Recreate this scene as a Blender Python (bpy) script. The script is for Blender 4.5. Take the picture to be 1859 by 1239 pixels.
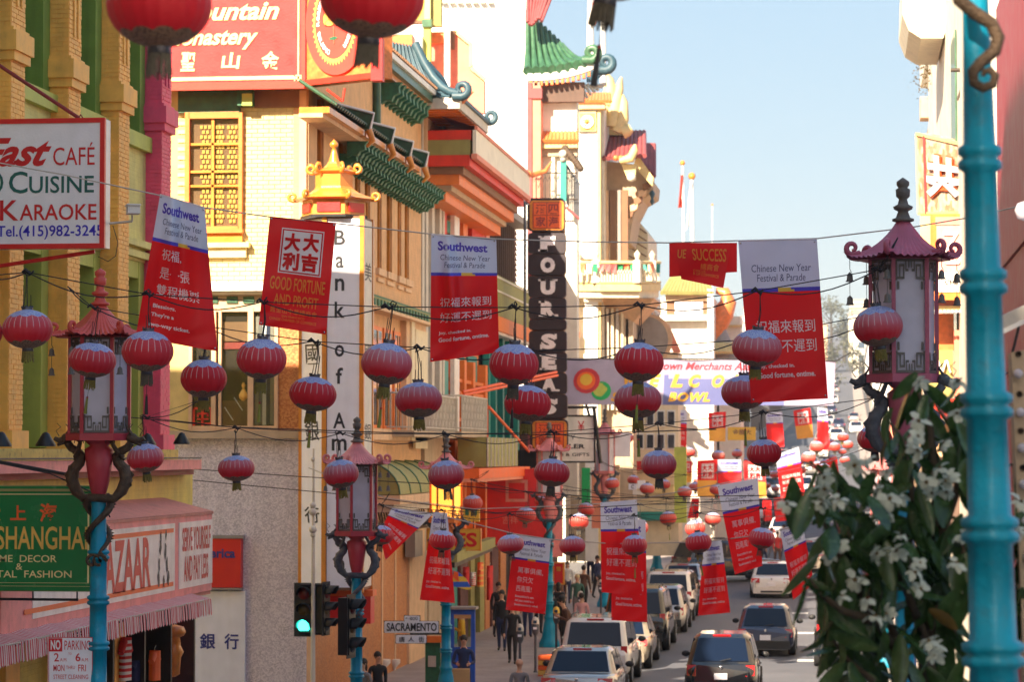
import bpy, math, random
from mathutils import Vector, Matrix, noise
R = math.radians
random.seed(7)
for o in list(bpy.data.objects): bpy.data.objects.remove(o)
SC = bpy.context.scene
COL = SC.collection

# ---------------------------------------------------------------- camera, sky, sun, exposure
FPX, CX, CY, CAMZ = 5000.0, 929.5, 619.5, 6.0
YAW, PITCH = math.atan(610 * math.cos(R(2.353)) / 5000), R(2.353)
cam_d = bpy.data.cameras.new('camera'); cam = bpy.data.objects.new('camera', cam_d); COL.objects.link(cam)
cam.location = (0, 0, CAMZ); cam.rotation_euler = (R(90) + PITCH, 0, YAW)
cam_d.sensor_width = 36; cam_d.lens = FPX / 1859 * 36
cam_d.clip_start = 0.5; cam_d.clip_end = 6000
cam_d.dof.use_dof = True; cam_d.dof.focus_distance = 36; cam_d.dof.aperture_fstop = 3.4
SC.camera = cam
SUN_EL, SUN_AZ = R(33), R(22)                      # the sun stands behind the camera, 22 degrees to its left
SDIR = Vector((-math.sin(SUN_AZ) * math.cos(SUN_EL), -math.cos(SUN_AZ) * math.cos(SUN_EL), math.sin(SUN_EL)))
W = bpy.data.worlds.new('World'); SC.world = W; W.use_nodes = True
nt = W.node_tree; nt.nodes.clear()
sky = nt.nodes.new('ShaderNodeTexSky'); sky.sky_type = 'NISHITA'; sky.sun_disc = False
sky.sun_elevation = SUN_EL; sky.sun_rotation = R(180) + SUN_AZ
sky.altitude = 0; sky.air_density = 1.0; sky.dust_density = 1.5; sky.ozone_density = 3.0
bg = nt.nodes.new('ShaderNodeBackground'); bg.inputs[1].default_value = 0.097
wo = nt.nodes.new('ShaderNodeOutputWorld')
gm = nt.nodes.new('ShaderNodeGamma'); gm.inputs[1].default_value = 0.22
hsv = nt.nodes.new('ShaderNodeHueSaturation'); hsv.inputs['Saturation'].default_value = 2.7
nt.links.new(sky.outputs[0], gm.inputs[0]); nt.links.new(gm.outputs[0], hsv.inputs['Color']); nt.links.new(hsv.outputs[0], bg.inputs[0])
HAZE = 0.0003; nt.links.new(bg.outputs[0], wo.inputs[0])
sl = bpy.data.lights.new('sun', 'SUN'); sl.energy = 2.5; sl.angle = R(0.5); sl.color = (1.0, 0.83, 0.62)
so = bpy.data.objects.new('sun', sl); COL.objects.link(so)
so.rotation_euler = SDIR.to_track_quat('Z', 'Y').to_euler()
SC.view_settings.view_transform = 'Standard'; SC.view_settings.look = 'None'
SC.view_settings.exposure = 2.75; SC.view_settings.gamma = 1; SC.view_settings.use_curve_mapping = False
SC.cycles.max_bounces = 6; SC.cycles.diffuse_bounces = 5; SC.cycles.transparent_max_bounces = 8
SC.cycles.use_denoising = True; SC.cycles.sample_clamp_indirect = 6

# ---------------------------------------------------------------- pixel <-> place helpers (photo pixels, 1859 x 1239)
_cm = cam.rotation_euler.to_matrix()
CR, CU, CF = _cm @ Vector((1, 0, 0)), _cm @ Vector((0, 1, 0)), _cm @ Vector((0, 0, -1))
C0 = Vector((0, 0, CAMZ))
def ray(px, py): return CF + CR * ((px - CX) / FPX) - CU * ((py - CY) / FPX)
def D(px, py, d): return C0 + ray(px, py) * d            # point at depth d
def PX(px, py, X): r = ray(px, py); return C0 + r * (X / r.x)
def PY(px, py, Y): r = ray(px, py); return C0 + r * (Y / r.y)
def YX(px, X, py=825): return PX(px, py, X).y
def ZP(px, py, X): return PX(px, py, X).z
def lin(h):
    h = h.lstrip('#'); out = []
    for i in (0, 2, 4):
        c = int(h[i:i + 2], 16) / 255
        out.append(c / 12.92 if c <= .04045 else ((c + .055) / 1.055) ** 2.4)
    return tuple(out)
def smooth(a, b, t):
    t = max(0, min(1, (t - a) / (b - a))); return t * t * (3 - 2 * t)
_gp = [(-60, 7.2), (0, 4.4), (13, 3.6), (30, 2.06), (36, 1.35), (45, .45), (51, 0), (112, 0), (160, 1.3), (250, 6), (400, 10.4), (600, 21), (900, 39), (1150, 56), (1500, 62), (3000, 60)]
def G(Y):
    if Y <= _gp[0][0]: return _gp[0][1]
    for (a, za), (b, zb) in zip(_gp, _gp[1:]):
        if Y <= b: return za + (zb - za) * (Y - a) / (b - a)
    return _gp[-1][1]

# ---------------------------------------------------------------- materials
MT = {}
def mat(name, rgb, rough=.7, var=.12, scale=3.0, bump=.15, bscale=30, metal=0, spec=.5, emit=None, trans=0, dirt=0, streak=0, brick=None, stripe=None, coat=0, speck=None):
    if isinstance(rgb, str): rgb = lin(rgb)
    m = bpy.data.materials.new(name); m.use_nodes = True; MT[name] = m
    n, l = m.node_tree.nodes, m.node_tree.links
    b = n['Principled BSDF']; out = n['Material Output']
    b.inputs['Roughness'].default_value = rough; b.inputs['Metallic'].default_value = metal
    b.inputs['Specular IOR Level'].default_value = spec
    if coat: b.inputs['Coat Weight'].default_value = coat; b.inputs['Coat Roughness'].default_value = .05
    tc = n.new('ShaderNodeTexCoord'); co = tc.outputs['Object']
    geo = n.new('ShaderNodeNewGeometry')
    nz = n.new('ShaderNodeTexNoise'); nz.inputs['Scale'].default_value = scale; nz.inputs['Detail'].default_value = 5
    l.new(geo.outputs['Position'], nz.inputs['Vector'])
    mr = n.new('ShaderNodeMapRange'); mr.inputs[1].default_value = .3; mr.inputs[2].default_value = .7
    mr.inputs[3].default_value = 1 - var; mr.inputs[4].default_value = 1 + var; l.new(nz.outputs[0], mr.inputs[0])
    vm = n.new('ShaderNodeVectorMath'); vm.operation = 'SCALE'; vm.inputs[0].default_value = rgb
    src = vm.outputs[0]; l.new(mr.outputs[0], vm.inputs['Scale'])
    def mixc(fac, a, bcol):
        x = n.new('ShaderNodeMix'); x.data_type = 'RGBA'
        if isinstance(fac, float): x.inputs[0].default_value = fac
        else: l.new(fac, x.inputs[0])
        l.new(a, x.inputs[6]) if not isinstance(a, tuple) else setattr(x.inputs[6], 'default_value', (*a, 1))
        l.new(bcol, x.inputs[7]) if not isinstance(bcol, tuple) else setattr(x.inputs[7], 'default_value', (*bcol, 1))
        return x.outputs[2]
    if stripe:                                            # printed stripes: (axis vector, period, second colour, duty)
        dv = n.new('ShaderNodeVectorMath'); dv.operation = 'DOT_PRODUCT'; dv.inputs[1].default_value = stripe[0]; l.new(co, dv.inputs[0])
        md = n.new('ShaderNodeMath'); md.operation = 'PINGPONG'; md.inputs[1].default_value = stripe[1] / 2; l.new(dv.outputs['Value'], md.inputs[0])
        gt = n.new('ShaderNodeMath'); gt.operation = 'GREATER_THAN'; gt.inputs[1].default_value = stripe[1] / 2 * stripe[3]; l.new(md.outputs[0], gt.inputs[0])
        src = mixc(gt.outputs[0], src, stripe[2])
    if speck:
        vo = n.new('ShaderNodeTexVoronoi'); vo.inputs['Scale'].default_value = speck[0]; l.new(geo.outputs['Position'], vo.inputs['Vector'])
        sp = n.new('ShaderNodeSeparateColor'); l.new(vo.outputs['Color'], sp.inputs[0])
        rr = n.new('ShaderNodeMapRange'); rr.inputs[1].default_value = .2; rr.inputs[2].default_value = .8; l.new(sp.outputs[0], rr.inputs[0])
        src = mixc(rr.outputs[0], src, speck[1])
    if streak:                                            # rain streaks and grime down a wall
        mp = n.new('ShaderNodeMapping'); mp.inputs['Scale'].default_value = (3, 3, .25); l.new(geo.outputs['Position'], mp.inputs[0])
        n2 = n.new('ShaderNodeTexNoise'); n2.inputs['Scale'].default_value = 1.6; n2.inputs['Detail'].default_value = 6; l.new(mp.outputs[0], n2.inputs['Vector'])
        r2 = n.new('ShaderNodeMapRange'); r2.inputs[1].default_value = .5; r2.inputs[2].default_value = .8; r2.inputs[4].default_value = streak; l.new(n2.outputs[0], r2.inputs[0])
        src = mixc(r2.outputs[0], src, tuple(c * .35 + .01 for c in rgb))
    if dirt:
        n3 = n.new('ShaderNodeTexNoise'); n3.inputs['Scale'].default_value = 9; n3.inputs['Detail'].default_value = 8; n3.inputs['Roughness'].default_value = .7; l.new(geo.outputs['Position'], n3.inputs['Vector'])
        r3 = n.new('ShaderNodeMapRange'); r3.inputs[1].default_value = .52; r3.inputs[2].default_value = .72; r3.inputs[4].default_value = dirt; l.new(n3.outputs[0], r3.inputs[0])
        src = mixc(r3.outputs[0], src, (.09, .07, .05))
    l.new(src, b.inputs['Base Color'])
    hgt = None
    if brick:
        sx = n.new('ShaderNodeSeparateXYZ'); l.new(geo.outputs['Position'], sx.inputs[0])
        cb = n.new('ShaderNodeCombineXYZ'); l.new(sx.outputs['Y' if brick == 'x' else 'X'], cb.inputs[0]); l.new(sx.outputs['Z'], cb.inputs[1])
        bt = n.new('ShaderNodeTexBrick'); bt.inputs['Scale'].default_value = 1; bt.inputs['Brick Width'].default_value = .24; bt.inputs['Row Height'].default_value = .08
        bt.inputs['Mortar Size'].default_value = .008; bt.inputs['Color1'].default_value = (1, 1, 1, 1); bt.inputs['Color2'].default_value = (.8, .8, .8, 1); bt.inputs['Mortar'].default_value = (0, 0, 0, 1)
        l.new(cb.outputs[0], bt.inputs['Vector'])
        bb = n.new('ShaderNodeBump'); bb.inputs['Strength'].default_value = .5; bb.inputs['Distance'].default_value = .012; l.new(bt.outputs['Color'], bb.inputs['Height']); hgt = bb
    if bump:
        n4 = n.new('ShaderNodeTexNoise'); n4.inputs['Scale'].default_value = bscale; n4.inputs['Detail'].default_value = 4; l.new(geo.outputs['Position'], n4.inputs['Vector'])
        bp = n.new('ShaderNodeBump'); bp.inputs['Strength'].default_value = bump; bp.inputs['Distance'].default_value = .02; l.new(n4.outputs[0], bp.inputs['Height'])
        if hgt: l.new(hgt.outputs[0], bp.inputs['Normal'])
        hgt = bp
        rr4 = n.new('ShaderNodeMapRange'); rr4.inputs[3].default_value = max(.02, rough - .12); rr4.inputs[4].default_value = min(1, rough + .12); l.new(nz.outputs[0], rr4.inputs[0]); l.new(rr4.outputs[0], b.inputs['Roughness'])
    if hgt: l.new(hgt.outputs[0], b.inputs['Normal'])
    if emit: b.inputs['Emission Color'].default_value = (*emit[0], 1); b.inputs['Emission Strength'].default_value = emit[1]
    if trans:                                             # thin cloth lets light through
        t = n.new('ShaderNodeBsdfTranslucent'); l.new(src, t.inputs[0])
        ms = n.new('ShaderNodeMixShader'); ms.inputs[0].default_value = trans
        l.new(b.outputs[0], ms.inputs[1]); l.new(t.outputs[0], ms.inputs[2]); l.new(ms.outputs[0], out.inputs[0])
    return m
def glass(name, rgb=(.03, .04, .05), rough=.06):
    m = bpy.data.materials.new(name); m.use_nodes = True; MT[name] = m
    b = m.node_tree.nodes['Principled BSDF']; b.inputs['Base Color'].default_value = (*rgb, 1); b.inputs['Roughness'].default_value = rough
    b.inputs['Specular IOR Level'].default_value = .9
    n, l = m.node_tree.nodes, m.node_tree.links
    geo = n.new('ShaderNodeNewGeometry'); nz = n.new('ShaderNodeTexNoise'); nz.inputs['Scale'].default_value = 1.2; l.new(geo.outputs['Position'], nz.inputs['Vector'])
    bp = n.new('ShaderNodeBump'); bp.inputs['Strength'].default_value = .04; l.new(nz.outputs[0], bp.inputs['Height']); l.new(bp.outputs[0], b.inputs['Normal'])
    return m
def clear_glass(name):
    m = bpy.data.materials.new(name); m.use_nodes = True; MT[name] = m
    n, l = m.node_tree.nodes, m.node_tree.links; n.remove(n['Principled BSDF'])
    g = n.new('ShaderNodeBsdfGlossy'); g.inputs['Roughness'].default_value = .03
    t = n.new('ShaderNodeBsdfTransparent'); t.inputs[0].default_value = (.9, .93, .92, 1)
    fr = n.new('ShaderNodeFresnel'); fr.inputs[0].default_value = 1.5
    ms = n.new('ShaderNodeMixShader'); l.new(fr.outputs[0], ms.inputs[0]); l.new(t.outputs[0], ms.inputs[1]); l.new(g.outputs[0], ms.inputs[2]); l.new(ms.outputs[0], n['Material Output'].inputs[0])
    return m

# ---------------------------------------------------------------- mesh builder
def wloc(o):
    v = Vector((0, 0, 0))
    while o: v += o.location; o = o.parent
    return v
class MB:
    def __init__(s): s.v, s.f, s.m, s.sm = [], [], [], []
    def add(s, vs, fs, m, sm=False):
        k = len(s.v); s.v += [tuple(x) for x in vs]
        for f in fs: s.f.append(tuple(i + k for i in f)); s.m.append(m); s.sm.append(sm)
    def box(s, a, b, m, rot=0):
        x0, y0, z0 = (min(a[i], b[i]) for i in range(3)); x1, y1, z1 = (max(a[i], b[i]) for i in range(3))
        vs = [(x, y, z) for x in (x0, x1) for y in (y0, y1) for z in (z0, z1)]
        if rot:
            c = ((x0 + x1) / 2, (y0 + y1) / 2); cr, sr = math.cos(rot), math.sin(rot)
            vs = [(c[0] + (x - c[0]) * cr - (y - c[1]) * sr, c[1] + (x - c[0]) * sr + (y - c[1]) * cr, z) for x, y, z in vs]
        s.add(vs, [(0, 1, 3, 2), (4, 6, 7, 5), (0, 4, 5, 1), (2, 3, 7, 6), (0, 2, 6, 4), (1, 5, 7, 3)], m); return s
    def bar(s, a, b, w, m, h=None):                      # square bar between two points
        a, b = Vector(a), Vector(b); d = (b - a).normalized(); h = h or w
        up = Vector((0, 0, 1)) if abs(d.z) < .95 else Vector((1, 0, 0))
        x = d.cross(up).normalized() * w / 2; y = d.cross(x.normalized()).normalized() * h / 2
        vs = [p + q for p in (a, b) for q in (x + y, x - y, -x - y, -x + y)]
        s.add(vs, [(0, 1, 2, 3), (7, 6, 5, 4), (0, 4, 5, 1), (1, 5, 6, 2), (2, 6, 7, 3), (3, 7, 4, 0)], m); return s
    def prism(s, pts, vec, m, sm=False):
        n = len(pts); vec = Vector(vec); a = [Vector(p) for p in pts]; b = [p + vec for p in a]
        s.add(a + b, [tuple(range(n))[::-1], tuple(range(n, 2 * n))], m)
        s.add(a + b, [(i, (i + 1) % n, (i + 1) % n + n, i + n) for i in range(n)], m, sm); return s
    def tube(s, path, r, m, n=8, cap=True, sm=True):
        P = [Vector(p) for p in path]; k = len(P); rs = r if isinstance(r, (list, tuple)) else [r] * k
        vs, prev = [], None
        for i, p in enumerate(P):
            t = (P[min(i + 1, k - 1)] - P[max(i - 1, 0)]).normalized()
            if prev is None: x = t.orthogonal().normalized()
            else:
                x = prev - t * prev.dot(t); x = x.normalized() if x.length > 1e-6 else t.orthogonal().normalized()
            prev = x; y = t.cross(x)
            for j in range(n):
                a = 2 * math.pi * j / n; vs.append(p + (x * math.cos(a) + y * math.sin(a)) * rs[i])
        fs = [(i * n + j, i * n + (j + 1) % n, (i + 1) * n + (j + 1) % n, (i + 1) * n + j) for i in range(k - 1) for j in range(n)]
        s.add(vs, fs, m, sm)
        if cap: s.add(vs[:n], [tuple(range(n))[::-1]], m); s.add(vs[-n:], [tuple(range(n))], m)
        return s
    def lathe(s, prof, m, n=16, c=(0, 0, 0), rf=None, sm=True, a0=0.0):
        vs = []
        for r, z in prof:
            for j in range(n):
                a = a0 + 2 * math.pi * j / n; q = r * (rf(a, z) if rf else 1); vs.append((c[0] + q * math.cos(a), c[1] + q * math.sin(a), c[2] + z))
        k = len(prof)
        fs = [(i * n + j, i * n + (j + 1) % n, (i + 1) * n + (j + 1) % n, (i + 1) * n + j) for i in range(k - 1) for j in range(n)]
        s.add(vs, fs, m, sm)
        if prof[0][0] > 1e-4: s.add(vs[:n], [tuple(range(n))[::-1]], m)
        if prof[-1][0] > 1e-4: s.add(vs[-n:], [tuple(range(n))], m)
        return s
    def ball(s, c, r, m, n=10, k=6, sc=(1, 1, 1)):
        vs = []
        for i in range(k + 1):
            t = math.pi * i / k
            for j in range(n):
                a = 2 * math.pi * j / n; vs.append((c[0] + r * sc[0] * math.sin(t) * math.cos(a), c[1] + r * sc[1] * math.sin(t) * math.sin(a), c[2] + r * sc[2] * math.cos(t)))
        s.add(vs, [(i * n + j, (i + 1) * n + j, (i + 1) * n + (j + 1) % n, i * n + (j + 1) % n) for i in range(k) for j in range(n)], m, True); return s
    def grid(s, fn, nu, nv, m, sm=True):                 # fn(u, v) -> point; m may be a function of the cell
        vs = [fn(i / nu, j / nv) for j in range(nv + 1) for i in range(nu + 1)]
        k = len(s.v); s.v += [tuple(x) for x in vs]
        for j in range(nv):
            for i in range(nu):
                q = j * (nu + 1) + i; s.f.append((k + q, k + q + 1, k + q + nu + 2, k + q + nu + 1)); s.m.append(m((i + .5) / nu, (j + .5) / nv) if callable(m) else m); s.sm.append(sm)
        return s
    def mesh(s, name, off=Vector((0, 0, 0))):
        me = bpy.data.meshes.new(name); me.from_pydata([(x - off.x, y - off.y, z - off.z) for x, y, z in s.v], [], s.f)
        names = []
        for m in s.m:
            if m not in names: names.append(m)
        for x in names: me.materials.append(MT[x])
        me.polygons.foreach_set('material_index', [names.index(m) for m in s.m]); me.polygons.foreach_set('use_smooth', s.sm)
        me.update(); return me
    def build(s, name, parent=None, local=False, kind=None, label=None, cat=None, group=None, thick=0):
        off = Vector((0, 0, 0)) if local else wloc(parent)
        loc = Vector((0, 0, 0))
        if parent is None and not local and s.v:         # a lone mesh stands at its own foot
            loc = Vector((sum(v[0] for v in s.v) / len(s.v), sum(v[1] for v in s.v) / len(s.v), min(v[2] for v in s.v))); off = loc
        o = bpy.data.objects.new(name, s.mesh(name, off)); COL.objects.link(o); o.parent = parent
        if parent is None and not local: o.location = loc
        tag(o, label, cat, group, kind)
        if thick: md = o.modifiers.new('thickness', 'SOLIDIFY'); md.thickness = thick; md.offset = 0
        return o
def tag(o, label=None, cat=None, group=None, kind=None):
    for k, v in (('label', label), ('category', cat), ('group', group), ('kind', kind)):
        if v: o[k] = v
    return o
def thing(name, label, cat, loc=(0, 0, 0), rz=0, group=None):
    o = bpy.data.objects.new(name, None); COL.objects.link(o); o.location = loc; o.rotation_euler = (0, 0, rz); o.empty_display_size = .2
    return tag(o, label, cat, group)
def kids(o): return [c for c in COL.objects if c.parent == o]
_kid = {}
def copy_tree(o, loc, rz=None, label=None, group=None, scale=None):
    def rec(x, par):
        c = x.copy(); COL.objects.link(c); c.parent = par
        if x not in _kid: _kid[x] = kids(x)
        for ch in _kid[x]: rec(ch, c)
        return c
    c = rec(o, None); c.location = loc
    if rz is not None: c.rotation_euler = (0, 0, rz)
    if scale: c.scale = scale if not isinstance(scale, float) else (scale,) * 3
    if label: c['label'] = label
    if group: c['group'] = group
    return c

# ---------------------------------------------------------------- lettering: flat shapes mapped on to a surface
_tc = {}
def glyphs(s, bold=0.0, shear=0.0, space=1.0):
    k = (s, bold, shear, space)
    if k not in _tc:
        cu = bpy.data.curves.new('letters', 'FONT'); cu.body = s; cu.offset = bold; cu.shear = shear; cu.space_character = space; cu.resolution_u = 3
        o = bpy.data.objects.new('letters', cu); me = bpy.data.meshes.new_from_object(o)
        vs = [(v.co.x, v.co.y) for v in me.vertices]; fs = [tuple(p.vertices) for p in me.polygons]
        bpy.data.objects.remove(o); bpy.data.curves.remove(cu); bpy.data.meshes.remove(me)
        x0, x1 = min(v[0] for v in vs), max(v[0] for v in vs); y0, y1 = min(v[1] for v in vs), max(v[1] for v in vs)
        _tc[k] = ([((x - x0) / (x1 - x0), (y - y0) / (y1 - y0)) for x, y in vs], fs, (x1 - x0) / (y1 - y0))
    return _tc[k]
def write(mb, s, surf, u0, v0, u1, v1, m, bold=.0, shear=0.0, space=1.0, depth=0.0, lift=None, flip=False):
    """letters filling the box u0..u1, v0..v1 (v runs down) of surf(u, v, lift)"""
    vs, fs, _ = glyphs(s, bold, shear, space)
    L = .004 if lift is None else lift
    P = [surf(u0 + (u1 - u0) * x, v1 + (v0 - v1) * y, L + depth) for x, y in vs]
    mb.add(P, fs, m)
    if depth:
        Q = [surf(u0 + (u1 - u0) * x, v1 + (v0 - v1) * y, L) for x, y in vs]; n = len(P)
        ed = {}
        for f in fs:
            for a, b in zip(f, f[1:] + f[:1]): ed[(a, b)] = 1
        mb.add(P + Q, [(a, b, b + n, a + n) for (a, b) in ed if (b, a) not in ed], m)
def flat(o, U, V, N):                                    # surface from a corner and its two edge vectors (V runs down)
    o, U, V, N = Vector(o), Vector(U), Vector(V), Vector(N).normalized()
    return lambda u, v, h=0: o + U * u + V * v + N * h
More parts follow.
